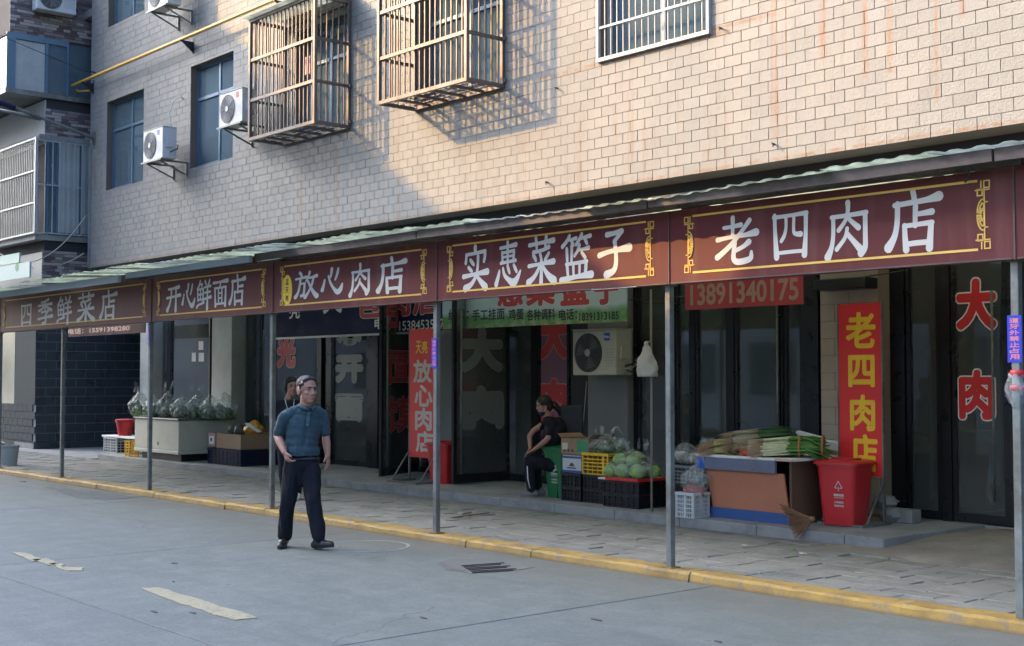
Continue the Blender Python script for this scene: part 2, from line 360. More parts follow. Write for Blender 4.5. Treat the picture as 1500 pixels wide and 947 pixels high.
        lw = nt.nodes.new('ShaderNodeFresnel'); lw.inputs[0].default_value = 1.5
        a = nt.nodes.new('ShaderNodeMixShader'); a.inputs[0].default_value = base; nt.links.new(tr.outputs[0], a.inputs[1]); nt.links.new(df.outputs[0], a.inputs[2])
        k = nt.nodes.new('ShaderNodeMixShader'); nt.links.new(lw.outputs[0], k.inputs[0]); nt.links.new(a.outputs[0], k.inputs[1]); nt.links.new(g.outputs[0], k.inputs[2])
        nt.links.new(k.outputs[0], nt.nodes['Material Output'].inputs[0]); return m
    M['glass'] = glass('shop_glass', (.62,.68,.67), base=.26, d0=(.09,.105,.10), d1=(.34,.37,.35)); M['winglass'] = glass('window_glass', (.62,.72,.76), base=.42, d0=(.12,.19,.24), d1=(.25,.34,.38))
    # plastic film
    m, nt, b = new('clear_bag'); nt.nodes.remove(b); v = pos(nt)
    tr = nt.nodes.new('ShaderNodeBsdfTransparent'); tr.inputs[0].default_value = (.9,.93,.92,1)
    pb = nt.nodes.new('ShaderNodeBsdfPrincipled'); pb.inputs['Base Color'].default_value = (.7,.74,.74,1); pb.inputs['Roughness'].default_value = .22
    bump(nt, pb, nz(nt, v, 16, 4, .6), .8, .02)
    k = nt.nodes.new('ShaderNodeMixShader'); nt.links.new(mth(nt, 'MULTIPLY', ramp(nt, nz(nt, v, 14, 4, .6), .3, .8), .48, clamp=True), k.inputs[0]); nt.links.new(tr.outputs[0], k.inputs[1]); nt.links.new(pb.outputs[0], k.inputs[2])
    nt.links.new(k.outputs[0], nt.nodes['Material Output'].inputs[0]); M['bag'] = m
    m, nt, b = new('thin_white_bag'); v = pos(nt)
    b.inputs['Base Color'].default_value = (.66,.64,.60,1); b.inputs['Roughness'].default_value = .4; bump(nt, b, nz(nt, v, 25, 6, .7), 1, .03); M['wbag'] = m
    # leek gradient along object axis is set by two materials; shirt
    m, nt, b = new('polo_shirt'); v = pos(nt)
    c = mixc(nt, nz(nt, v, 12, 4), (.020,.046,.060), (.030,.062,.078))
    sx = nt.nodes.new('ShaderNodeSeparateXYZ'); tc = nt.nodes.new('ShaderNodeTexCoord'); nt.links.new(tc.outputs['Object'], sx.inputs[0])
    wv = mth(nt, 'SINE', mth(nt, 'MULTIPLY', mth(nt, 'ADD', sx.outputs[2], mth(nt, 'MULTIPLY', sx.outputs[0], .35)), 90))
    c = mixc(nt, mth(nt, 'MULTIPLY', ramp(nt, wv, .75, 1), .35, clamp=True), c, (.05,.085,.10))
    nt.links.new(c, b.inputs['Base Color']); b.inputs['Roughness'].default_value = .85; bump(nt, b, nz(nt, v, 11, 4), .8, .03); M['polo'] = m
    # printed green banner (a photo print of fields and vegetables)
    m, nt, b = new('banner_print'); v = pos(nt); sp = nt.nodes.new('ShaderNodeSeparateXYZ'); nt.links.new(v, sp.inputs[0])
    h = mth(nt, 'ADD', sp.outputs[2], mth(nt, 'MULTIPLY', nz(nt, v, 2.2, 4), .25))
    c = mixc(nt, ramp(nt, h, 2.62, 2.70), (.10,.26,.09), (.42,.55,.58))
    c = mixc(nt, mth(nt, 'MULTIPLY', ramp(nt, nz(nt, v, 9, 6, .7), .45, .6), ramp(nt, h, 2.66, 2.5), clamp=True), c, (.28,.42,.22))
    c = mixc(nt, mth(nt, 'MULTIPLY', ramp(nt, nz(nt, v, 16, 5), .5, .6), ramp(nt, h, 2.54, 2.42), clamp=True), c, (.5,.24,.10))
    nt.links.new(c, b.inputs['Base Color']); b.inputs['Roughness'].default_value = .5; M['banner'] = m
defs()
# ================================================================== SETTING
ZK, ZP, ZS = .08, .07, .17           # kerb top, pavement, shop platform
YK, YP, YS, YW, YG = 8.08, 8.30, 10.55, 12.0, 12.4
g = MB().box(-160, 120, -60, 100, -.5, -.035).build('ground', M['bed']); tag(g, kind='structure')
# road of concrete slabs, each its own piece, with open joints
road = MB().box(-160, 120, -40, YK, -.034, -.012).build('road', M['bed']); tag(road, kind='structure')
ys = [-2.1, .93, 3.95, YK-.005]; xs = [-6.9+4.9*k for k in range(-8, 3)]
for i in range(len(ys)-1):
    for j in range(len(xs)-1):
        jx = 0 if i == 2 else 1.3*(1-i)
        MB().box(xs[j]+.007+jx, xs[j+1]-.007+jx, ys[i]+.007, ys[i+1]-.007, -.02, random.uniform(-.0008, .0008)).build('road_slab', M['road'], road, bevel=.004)
MB().box(-160, xs[0]-.01, -40, YK-.005, -.02, -.001).build('road_slab', M['road'], road)
MB().box(xs[-1]+1.4, 120, -40, YK-.005, -.02, -.001).build('road_slab', M['road'], road)
MB().box(xs[0], xs[-1]+1.4, -40, ys[0]-.01, -.02, -.001).build('road_slab', M['road'], road)
# worn yellow dashes
lm = thing('lane_marking', (-10.4, 4.58, .003), None, None); lm['kind'] = 'structure'
def blob(pts, jit=.012, n=5):
    out = []
    for i in range(len(pts)):
        a = pts[i]; b = pts[(i+1) % len(pts)]
        for k in range(n):
            t = k/n; out.append((a[0]+(b[0]-a[0])*t+random.uniform(-jit, jit), a[1]+(b[1]-a[1])*t+random.uniform(-jit, jit)))
    return out
def pix(pts, z=0): return [tuple(G(x, y, z))[:2] for x, y in pts]
for pts in ([(17,810),(37,811),(62,820),(48,824)], [(48,821),(66,819),(90,826),(72,829)], [(72,826),(93,826),(92,832),(122,832),(118,837),(96,837)],
            [(205,863),(234,862),(300,882),(378,906),(342,910),(290,893),(262,885)]):
    p = pix(pts)
    MB().slab(blob(p, .015, 6), .002, .0065).build('paint_patch', M['dash'], lm)
# far continuation of the dashes
for k in range(3):
    x = -15.2-4.9*k; MB().slab(blob([(x-1.7,4.52),(x,4.52),(x,4.66),(x-1.7,4.66)], .015, 6), .002, .0065).build('paint_patch', M['dash'], lm)
# manhole and storm drain let into the road
mh = thing('manhole_cover', (-10.76, 7.35, 0), 'round concrete-filled manhole cover in the road behind the walking man', 'manhole')
c = Vector((-10.76, 7.35, 0))
MB().lathe([(.46,-.01),(.46,.004),(.445,.007),(.43,.004),(.43,-.01)], c, 48).build('rim', M['concrete'], mh, smooth=True, auto=40)
MB().lathe([(.424,-.01),(.424,.002),(.40,.004),(0.01,.004)], c, 48).build('lid', M['road'], mh, smooth=True, auto=40)
dr = thing('storm_drain', (-8.85, 7.33, 0), 'sunken storm drain grate with broken edge beside the yellow kerb', 'drain')
e = [(642,826),(662,820),(700,819),(762,824),(785,832),(740,838),(690,841),(655,836)]
MB().slab(blob(pix(e), .02, 5), .0015, .004).build('asphalt_patch', mat('patch', (.135,.13,.115), .9, var=.3, bmp=.5), dr)
for k in range(6):
    a = G(676+k*3.2, 830.5+k*2.0, 0); b = G(738+k*4.5-(k%2)*9, 826+k*2.2, 0)
    MB().beam((a.x, a.y, .009), (b.x, b.y, .009), .010, .008).build('grate_bar', M['beamm'], dr)
MB().slab(blob(pix([(643,825),(648,824),(662,833),(682,836),(680,838),(658,836)]), .006, 3), .002, .007).build('broken_rim', mat('rim_dark', (.12,.11,.10), .9), dr)
# scattered debris
def scrap(px, py, name, lab, s, m):
    m = M['beamm']; s *= .8; p = G(px, py, 0); n = 9
    vs = [(p.x+math.cos(2*math.pi*k/n)*s*random.uniform(.5,1), p.y+math.sin(2*math.pi*k/n)*s*.35*random.uniform(.5,1)) for k in range(n)]
    tag(MB().slab(vs, .001, .007).build(name, m), lab, 'litter')
scrap(875, 909, 'dead_leaf', 'dark crumpled leaf lying on the road at front centre', .08, M['wood'])
scrap(256, 826, 'dead_leaf', 'small dark leaf on the road between the two yellow dashes', .09, M['wood'])
scrap(226, 897, 'dead_leaf', 'thin dark leaf just below the long yellow dash', .07, M['wood'])
scrap(283, 899, 'dead_leaf', 'dark leaf touching the lower edge of the long yellow dash', .07, M['wood'])
scrap(254, 853, 'pebble', 'tiny dark pebble above the long yellow dash', .03, M['wood'])
scrap(1053, 941, 'dead_leaf', 'small dark leaf at the bottom edge right of centre', .05, M['wood'])
scrap(620, 906, 'dead_leaf', 'short dark twig-like leaf left of the bottom centre leaf', .06, M['wood'])
scrap(33, 706, 'paper_scrap', 'white paper scrap on the road at far left', .18, M['white'])
# wet stain patches near kerb at left
def wet(pts, z=.0022):
    m = bpy.data.materials.get('wet') or mat('wet', (.12,.125,.12), .5, var=.2)
    MB().slab(blob(pix(pts), .06, 6), .0008, z).build('water_stain', m, road)
wet([(70,712),(140,722),(205,722),(160,732),(110,730)]); wet([(120,722),(190,722),(212,727),(150,734)], .0034)
# kerb
kb = MB().box(-46, 8, YK+.02, YP-.02, -.03, .02).build('kerb', M['bed']); tag(kb, kind='structure')
x = -46.0
while x < 8:
    L = random.uniform(.93, 1.02); dz = random.uniform(-.005, .005); dy = random.uniform(-.008, .008)
    m_ = MB(); pr = [(YK+dy,-.02),(YK+dy+.012,ZK+dz-.022),(YK+dy+.035,ZK+dz-.004),(YP-.01,ZK+dz),(YP-.01,-.02)]
    n = 9; vs = []
    for k in range(n):
        xx = x+.0025+(L-.005)*k/(n-1)
        for q, (yy, zz) in enumerate(pr):
            j = random.uniform(-.005, .005) if 0 < q < 4 else 0
            vs.append((xx, yy+j*1.2, zz+j))
    fs = [(k*5+q, k*5+(q+1)%5, (k+1)*5+(q+1)%5, (k+1)*5+q) for k in range(n-1) for q in range(5)]+[tuple(range(5)), tuple((n-1)*5+q for q in range(4,-1,-1))]
    m_.add(vs, fs).build('kerb_stone', M['kerb'], kb, smooth=True, auto=35); x += L
# pavement, stones laid in mixed bond
pv = MB().box(-60, 10, YP-.005, YW+3, -.03, ZP-.012).build('pavement', M['bed']); tag(pv, kind='structure')
stones = []
y = YP+.003; r = 0
while y < YS-.02:
    x = -34+random.uniform(-.3,.3) + (.3 if r % 2 else 0)
    h = min(.2235, YS-.003-y)
    while x < 3:
        if random.random() < .15 and h > .2:
            stones.append((x, x+.225, y, y+h)); x += .225
        else: stones.append((x, x+.45, y, y+h)); x += .45
    y += h; r += 1
stones = [s for s in stones]
stones = [s for s in stones if s[0] < -1.5]
stones.sort(key=lambda s: (0 if (W(1500,500,s[2]).x+.3 > s[0]) else 1, abs(s[0])))
rest = MB(); shared = {}
for i, (a, b, c_, d) in enumerate(stones):
    j = .0055; dz = random.uniform(-.007, .005)
    if i < 298:
        key = (round(b-a,2), round(d-c_,2))
        if key not in shared:
            w, hh = b-a, d-c_
            me = MB().box(-w/2+j, w/2-j, -hh/2+j, hh/2-j, -.02, 0).build('paving_stone', M['paver'], bevel=.004).data
            o = bpy.data.objects[-1] if False else None
            for oo in [q for q in COL.objects if q.data == me]: bpy.data.objects.remove(oo)
            shared[key] = me
        o = bpy.data.objects.new('paving_stone', shared[key]); COL.objects.link(o); o.parent = pv
        o.location = ((a+b)/2, (c_+d)/2, ZP+dz); o.rotation_euler = (random.uniform(-.006,.006), random.uniform(-.004,.004), 0)
    else: rest.box(a+j, b-j, c_+j, d-j, ZP-.02, ZP+dz)
if rest.v: tag(rest.build('paving_stones_far', M['paver'], pv), kind='stuff')
# alley paving at the far left, in front of the dark tiled house
MB().box(-60, -25.0, YS, 11.0, -.03, ZP-.003).build('alley_slab', M['concrete'], pv)
MB().box(-29, -24.6, 11.0, 16, -.03, ZP-.003).build('alley_slab', M['concrete'], pv)
# dark twig-like broken pieces on the pavement near the fourth post
for (a, b, rr) in (((664,761),(716,754),.012), ((678,756),(690,753),.01)):
    p, q = G(*a, ZP), G(*b, ZP); tag(MB().beam((p.x,p.y,ZP+.02),(q.x,q.y,ZP+.02), .02, .012).build('stick', M['wood']),
        'thin dark stick lying on the pavement right of the fourth post' if rr > .011 else 'short dark chip of wood by the stick on the pavement', 'stick')
# shop platform
pf = MB().box(-24.6, -6.95, YS+.02, YG+.3, ZP-.01, ZS-.004).build('shop_platform', M['concrete']); tag(pf, kind='structure')
x = -24.6
while x < -6.96:
    L = min(random.uniform(.98, 1.06), -6.95-x)
    MB().box(x+.003, x+L-.003, YS, YS+.3, ZP-.008, ZS+random.uniform(-.002,.003)).build('platform_kerb', M['concrete'], pf, bevel=.006); x += L
x = -24.6
while x < -6.96:
    L = min(.9, -6.95-x)
    for k in range(2): MB().box(x+.003, x+L-.003, YS+.305+.77*k, YS+1.07+.77*k, ZS-.01, ZS+random.uniform(-.001,.002)).build('floor_tile', M['concrete'], pf)
    x += L
# rough cement ramp before the right-hand doors
rp = MB(); nu, nv = 46, 24; vs = []
for i in range(nu):
    for j in range(nv):
        u, v = i/(nu-1), j/(nv-1); X = -7.55+u*7.5; Yf = 9.95+.35*math.exp(-u*6)+.07*noise.noise((X*2,0,0)); Y = Yf+(YG+.05-Yf)*v
        z = ZP+.0+(.13)*min(1, v*1.7)**.7*min(1, u*5+.15)+noise.noise((X*2.2, Y*2.2, 1))*.018+noise.noise((X*9, Y*9, 3))*.008-.01
        if v == 0: z = ZP-.01
        vs.append((X, Y, z))
rp.add(vs, [(i*nv+j, (i+1)*nv+j, (i+1)*nv+j+1, i*nv+j+1) for i in range(nu-1) for j in range(nv-1)])
tag(rp.build('cement_ramp', mat('ramp_cement', (.26,.22,.175), .9, var=.35, vs_=5, bmp=1, bs=30, dirt=.5, dirtcol=(.11,.10,.085)), smooth=True), kind='structure')

# ================================================================== MAIN BUILDING
BX0, BX1, ZB, ZT = -28.6, -1.0, 4.14, 11.4
bd = thing('apartment_building', ((BX0+BX1)/2, YW+4, 0), 'long cream tiled apartment building with shops along its ground floor', 'building')
wins = [  # x0 x1 z0 z1
 (-27.70,-25.83,5.82,7.79), (-23.70,-21.97,5.82,7.86), (-27.70,-25.85,9.48,11.1), (-23.70,-21.97,9.48,11.1),
 (-19.75,-18.02,5.82,7.75), (-16.05,-14.12,5.82,7.75), (-12.12,-10.23,5.84,7.75), (-19.75,-18.02,9.48,11.1),(-16.05,-14.12,9.48,11.1)]
def rects_minus(x0, x1, z0, z1, holes):
    out = [(x0, x1, z0, z1)]
    for (a, b, c, d) in holes:
        nx = []
        for (p, q, r, s) in out:
            if b <= p or a >= q or d <= r or c >= s: nx.append((p,q,r,s)); continue
            if p < a: nx.append((p,a,r,s))
            if q > b: nx.append((b,q,r,s))
            pp, qq = max(p,a), min(q,b)
            if r < c: nx.append((pp,qq,r,c))
            if s > d: nx.append((pp,qq,d,s))
        out = nx
    return out
w = MB()
xs_ = sorted({BX0, BX1, *[a for q in wins for a in q[:2]]}); zs_ = sorted({ZB-.0, ZT, *[a for q in wins for a in q[2:]]})
for i in range(len(xs_)-1):
    for j in range(len(zs_)-1):
        cx, cz = (xs_[i]+xs_[i+1])/2, (zs_[j]+zs_[j+1])/2
        if any(a < cx < b and c < cz < d for a, b, c, d in wins): continue
        for y_ in (YW, YW+.24):
            w.add([(xs_[i],y_,zs_[j]),(xs_[i+1],y_,zs_[j]),(xs_[i+1],y_,zs_[j+1]),(xs_[i],y_,zs_[j+1])], [(0,1,2,3)])
for a, b, c, d in wins+[(BX0,BX1,ZB,ZT)]:
    w.add([(a,YW,c),(b,YW,c),(b,YW,d),(a,YW,d),(a,YW+.24,c),(b,YW+.24,c),(b,YW+.24,d),(a,YW+.24,d)], [(0,1,5,4),(1,2,6,5),(2,3,7,6),(3,0,4,7)])
w.build('wall', M['grout'], bd, clean=False)
MB().box(BX0+.02, BX1, YW+4.6, YW+4.8, 0, ZT).build('rear_wall', M['inwall'], bd)
MB().box(BX0, BX0+.2, YW+.25, YW+4.6, 3.5, ZT).build('end_wall', M['grout'], bd)
MB().box(BX1-.2, BX1, YW+.25, YW+4.6, 0, ZT).build('end_wall', M['grout'], bd)
MB().box(BX0, BX1, YW-.05, YW+4.8, ZT, ZT+.25).build('roof', M['concrete'], bd)
MB().box(BX0+.2, BX1-.2, YW+.25, YW+4.6, 3.62, 3.8).build('floor_slab', M['inwall'], bd)
MB().box(BX0+.2, BX1-.2, YW+.25, YW+4.6, 8.5, 8.6).build('floor_slab', M['inwall'], bd)
# tiles
tw, th, tj = .26, .135, .0028
tiles = []
for r in range(int((ZT-ZB)/th)):
    z0 = ZB+r*th; off = -.5*(r % 2)*tw
    k0 = int(BX0/tw)-2
    for k in range(k0, int(BX1/tw)+2):
        x0 = k*tw+off; a, b = max(x0, BX0), min(x0+tw, BX1)
        if b-a < .03: continue
        tiles += [(q, q2, z, z2) for q, q2, z, z2 in rects_minus(a, b, z0, z0+th, wins) if q2-q > .025 and z2-z > .02]
full = lambda t: abs(t[1]-t[0]-tw) < 1e-4 and abs(t[3]-t[2]-th) < 1e-4
def show(t):
    px = 750+1908*((Vector((t[0],YW,t[2]))-Vector((0,0,EYE))).dot(RT))/((Vector((t[0],YW,t[2]))-Vector((0,0,EYE))).dot(FW))
    v = Vector(((t[0]+t[1])/2, YW, t[2]))-Vector((0,0,EYE)); d = v.dot(FW); px = 750+1908*v.dot(RT)/d; py = 473.5-1908*v.dot(UP)/d
    return full(t) and px < 1510 and py > -5 and d > 0
tiles.sort(key=lambda t: (0 if show(t) else 1, -t[0]))
tme = None; rest = MB()
for i, (a, b, c, d) in enumerate(tiles):
    if i < 298 and show((a,b,c,d)):
        if tme is None:
            o = MB().box(-tw/2+tj, tw/2-tj, -.012, .004, -th/2+tj, th/2-tj).build('tile', M['tile'], bevel=.002); tme = o.data; bpy.data.objects.remove(o)
        o = bpy.data.objects.new('tile', tme); COL.objects.link(o); o.parent = bd
        o.location = Vector(((a+b)/2, YW+random.uniform(-.0015,.0015), (c+d)/2))-bd.location
        o.rotation_euler = (random.uniform(-.008,.008), 0, random.uniform(-.006,.006))
    else:
        dy = random.uniform(-.002, .0015)
        x0, x1, z0, z1 = a+tj, b-tj, c+tj, d-tj; y_ = YW-.012+dy
        n = len(rest.v)
        rest.v += [(x0,y_,z0),(x1,y_,z0),(x1,y_,z1),(x0,y_,z1),(x0,YW+.001,z0),(x1,YW+.001,z0),(x1,YW+.001,z1),(x0,YW+.001,z1)]
        rest.f += [tuple(n+q for q in f) for f in ((0,1,2,3),(0,4,5,1),(1,5,6,2),(2,6,7,3),(3,7,4,0))]
tag(rest.build('wall_tiles', M['tile'], bd, clean=False), kind='stuff')
# vertical drain/edge trim and dark lintel band under the tiles
MB().box(BX0+.2, BX1-.2, YW+.40, YW+.6, 3.0, ZB-.003).build('lintel', M['band'], bd)
MB().box(BX0+.2, BX1-.2, YW+.005, YW+.6, ZB-.0025, ZB+.1).build('soffit', M['tile'], bd)
# windows
def window(q, kind):
    a, b, c, d = q; y = YW+.16; fr = M['bluefr'] if kind != 'white' else M['whitefr']
    f = MB(); t = .05
    for bx in ((a,b,c,c+t),(a,b,d-t,d),(a,a+t,c+t,d-t),(b-t,b,c+t,d-t)): f.box(bx[0], bx[1], y-.03, y+.03, bx[2], bx[3])
    mx = (a+b)/2+.06; hz = c+(d-c)*.68
    f.box(mx-.03, mx+.03, y-.025, y+.025, c+t, d-t); f.box(a+t, mx-.03, y-.035, y+.03, hz-.03, hz+.03); f.box(mx+.03, b-t, y-.035, y+.03, hz-.03, hz+.03)
    wf = f.build('window', fr, bd)
    for (p0, p1, p2, p3) in ((a+t,mx-.03,c+t,hz-.03),(mx+.03,b-t,c+t,hz-.03),(a+t,mx-.03,hz+.03,d-t),(mx+.03,b-t,hz+.03,d-t)):
        MB().box(p0, p1, y-.004, y+.004, p2, p3).build('pane', M['winglass'], wf)
    # sashes
    for p0, p1, yy in ((a+t, mx+.02, y-.012), (mx-.02, b-t, y+.014)):
        s = MB(); s.box(p0+.03, p1-.03, yy-.01, yy+.01, c+t, c+t+.03); s.box(p0, p0+.03, yy-.01, yy+.01, c+t, hz-.03); s.box(p1-.03, p1, yy-.01, yy+.01, c+t, hz-.03)
        s.build('sash', fr, wf)
    # curtain, folded
    cu = MB(); n = 60; rng = [(a+.08, b-.08)] if kind in ('curt',) else [(a+.08, a+(b-a)*.42), (a+(b-a)*.66, b-.08)]
    for r0, r1 in rng:
        vs = []
        for i in range(n):
            u = i/(n-1); xx = r0+(r1-r0)*u; yy = y+.14+.035*math.sin(u*(r1-r0)*34)+.015*math.sin(u*91)
            vs += [(xx, yy, c+.03), (xx, yy, d-.05)]
        cu.add(vs, [(2*i, 2*i+2, 2*i+3, 2*i+1) for i in range(n-1)])
    cu.build('curtain', M['curtain'], wf, smooth=True)
    MB().box(a-.05, b+.05, y+.45, y+.5, c-.1, d+.1).build('room_back', M['inwall'], wf)
for q, k in zip(wins, ['', 'half', '', '', 'curt', 'curt', 'white', '', '']): window(q, k)
# flush white bar grille on the right-hand window
def flush_grille(q):
    a, b, c, d = q; t = thing('window_grille', ((a+b)/2, YW-.03, c), 'flush white barred grille on the single window at top centre right', 'window grille')
    f = MB()
    for bx in ((a-.02,b+.02,c-.03,c+.02),(a-.02,b+.02,d-.02,d+.03),(a-.02,a+.02,c+.02,d-.02),(b-.02,b+.02,c+.02,d-.02)): f.box(bx[0], bx[1], YW-.06, YW-.013, bx[2], bx[3])
    f.build('frame', M['whitefr'], t)
    for z in (c+.42, c+1.25): MB().box(a+.02, b-.02, YW-.05, YW-.03, z-.015, z+.015).build('cross_bar', M['whitefr'], t)
    n = 17
    for k in range(1, n):
        x = a+(b-a)*k/n; MB().box(x-.006, x+.006, YW-.029, YW-.016, c+.02, d-.02).build('bar', M['whitefr'], t)
flush_grille(wins[6])
# projecting cages
def cage(x0, x1, z0, z1, label, dep=.7):
    y0 = YW-dep; y1 = YW-.014
    t = thing('security_cage', ((x0+x1)/2, YW, z0), label, 'window cage', 'projecting steel window cages')
    m = M['cage']
    f = MB(); b = .055
    for x in (x0, x1):
        for y in (y0, y1): f.box(x-b/2, x+b/2, y-b/2 if y == y0 else y-b, y+b/2 if y == y0 else y, z0, z1)
    for z in (z0+b/2, z1-b/2):
        f.box(x0+b/2, x1-b/2, y0-b/2+.001, y0+b/2-.001, z-b/2, z+b/2); f.box(x0+b/2, x1-b/2, y1-b+.001, y1-.001, z-b/2, z+b/2)
        for x in (x0, x1): f.box(x-b/2+.001, x+b/2-.001, y0+b/2, y1-b, z-b/2, z+b/2)
    f.build('frame', m, t)
    zr = [z0+(z1-z0)*k for k in (.33, .66)]
    for z in zr:
        MB().box(x0+b/2, x1-b/2, y0-.018, y0+.012, z-.026, z+.026).build('rail', m, t)
        for x in (x0, x1): MB().box(x-.016, x+.016, y0+b/2, y1-b, z-.025, z+.025).build('rail', m, t)
    n = 17
    for k in range(1, n):
        x = x0+(x1-x0)*k/n; MB().box(x-.010, x+.010, y0+.0125, y0+.033, z0+b, z1-b).build('bar', m, t)
    for x in (x0, x1):
        for k in range(1, 6):
            y = y0+(y1-y0)*k/6; MB().box(x-.0155+.0165*0, x+.0005, y-.009, y+.009, z0+b, z1-b).build('bar', m, t) if x == x1 else MB().box(x-.0005, x+.0155, y-.009, y+.009, z0+b, z1-b).build('bar', m, t)
    for k in range(1, 5):
        x = x0+(x1-x0)*k/5; MB().box(x-.026, x+.026, y0+b/2, y1-b, z0+.002, z0+.035).build('floor_joist', m, t)
    for k in range(1, 4):
        y = y0+(y1-y0)*k/4
        MB().box(x0+b/2, x1-b/2, y-.012, y+.012, z0+.036, z0+.05).build('floor_slat', m, t)
    for k in range(1, 9):
        x = x0+(x1-x0)*k/9; MB().box(x-.009, x+.009, y0+b/2, y1-b, z0+.051, z0+.062).build('floor_rod', m, t)
    for x in (x1+.04, ):
        for z in (zr[0], z0+.1): MB().box(x-.02, x+.02, YW-.06, YW-.012, z-.03, z+.03).build('bracket', m, t)
    # rain cover
    MB().add([(x0-.12,y0-.12,z1+.02),(x1+.1,y0-.12,z1+.02),(x1+.1,YW-.013,z1+.12),(x0-.12,YW-.013,z1+.12),(x0-.12,y0-.12,z1+.03),(x1+.1,y0-.12,z1+.03),(x1+.1,YW-.013,z1+.13),(x0-.12,YW-.013,z1+.13)],
             [(0,3,2,1),(4,5,6,7),(0,1,5,4),(1,2,6,5),(2,3,7,6),(3,0,4,7)]).build('cover', M['sheetd'], t)
    return t
cage(-20.1, -18.0, 5.79, 7.93, 'brown steel window cage left of the larger sunlit one, above the meat shops')
cage(-16.18, -14.06, 5.80, 7.93, 'brown steel window cage casting a full lattice shadow on the sunlit tiles')
# plants or shelf things behind left cage: hanging clothes
tag(MB().box(-18.75,-18.55,YW-.45,YW-.42,6.75,7.05).build('hung_cloth', M['pinkbag']), 'small pink cloth hanging inside the left window cage', 'cloth')
# gas pipe with brackets
gp = thing('gas_pipe', (-24.6, YW-.25, 8.37), 'yellow gas pipe running along the upper wall on black brackets', 'pipe')
MB().tube([(-29.12,YW-.25,8.37),(-19.0,YW-.25,8.37)], .032, 12).build('main_pipe', M['pipe'], gp, smooth=True, auto=40)
MB().tube([(-29.1,YW-.25,8.36),(-29.12,YW-.19,8.33),(-29.05,YW-.12,8.25),(-28.7,YW-.1,8.2),(-28.5,YW-.08,8.18)], .022, 10).build('branch_pipe', M['pipe'], gp, smooth=True, auto=40)
for x in (-28.45, -23.6, -20.0):
    b_ = MB(); b_.box(x-.03, x+.03, YW-.02, YW-.0125, 8.1, 8.42)
    b_.plate([(x-.012,8.31),(x+.012,8.31),(x+.012,8.34),(x-.012,8.34)], YW-.3, YW-.02)
    n = len(b_.v); b_.add([(x-.01,YW-.26,8.31),(x+.01,YW-.26,8.31),(x+.01,YW-.02,8.31),(x-.01,YW-.02,8.31),(x-.01,YW-.02,8.12),(x+.01,YW-.02,8.12)], [(0,1,2,3),(0,4,5,1),(0,3,4),(1,5,2),(3,2,5,4)])
    b_.build('bracket', M['black'], gp)
MB().tube([(-28.25,YW-.05,8.55),(-28.25,YW-.25,8.57)], .015, 6).build('hook', M['black'], gp)

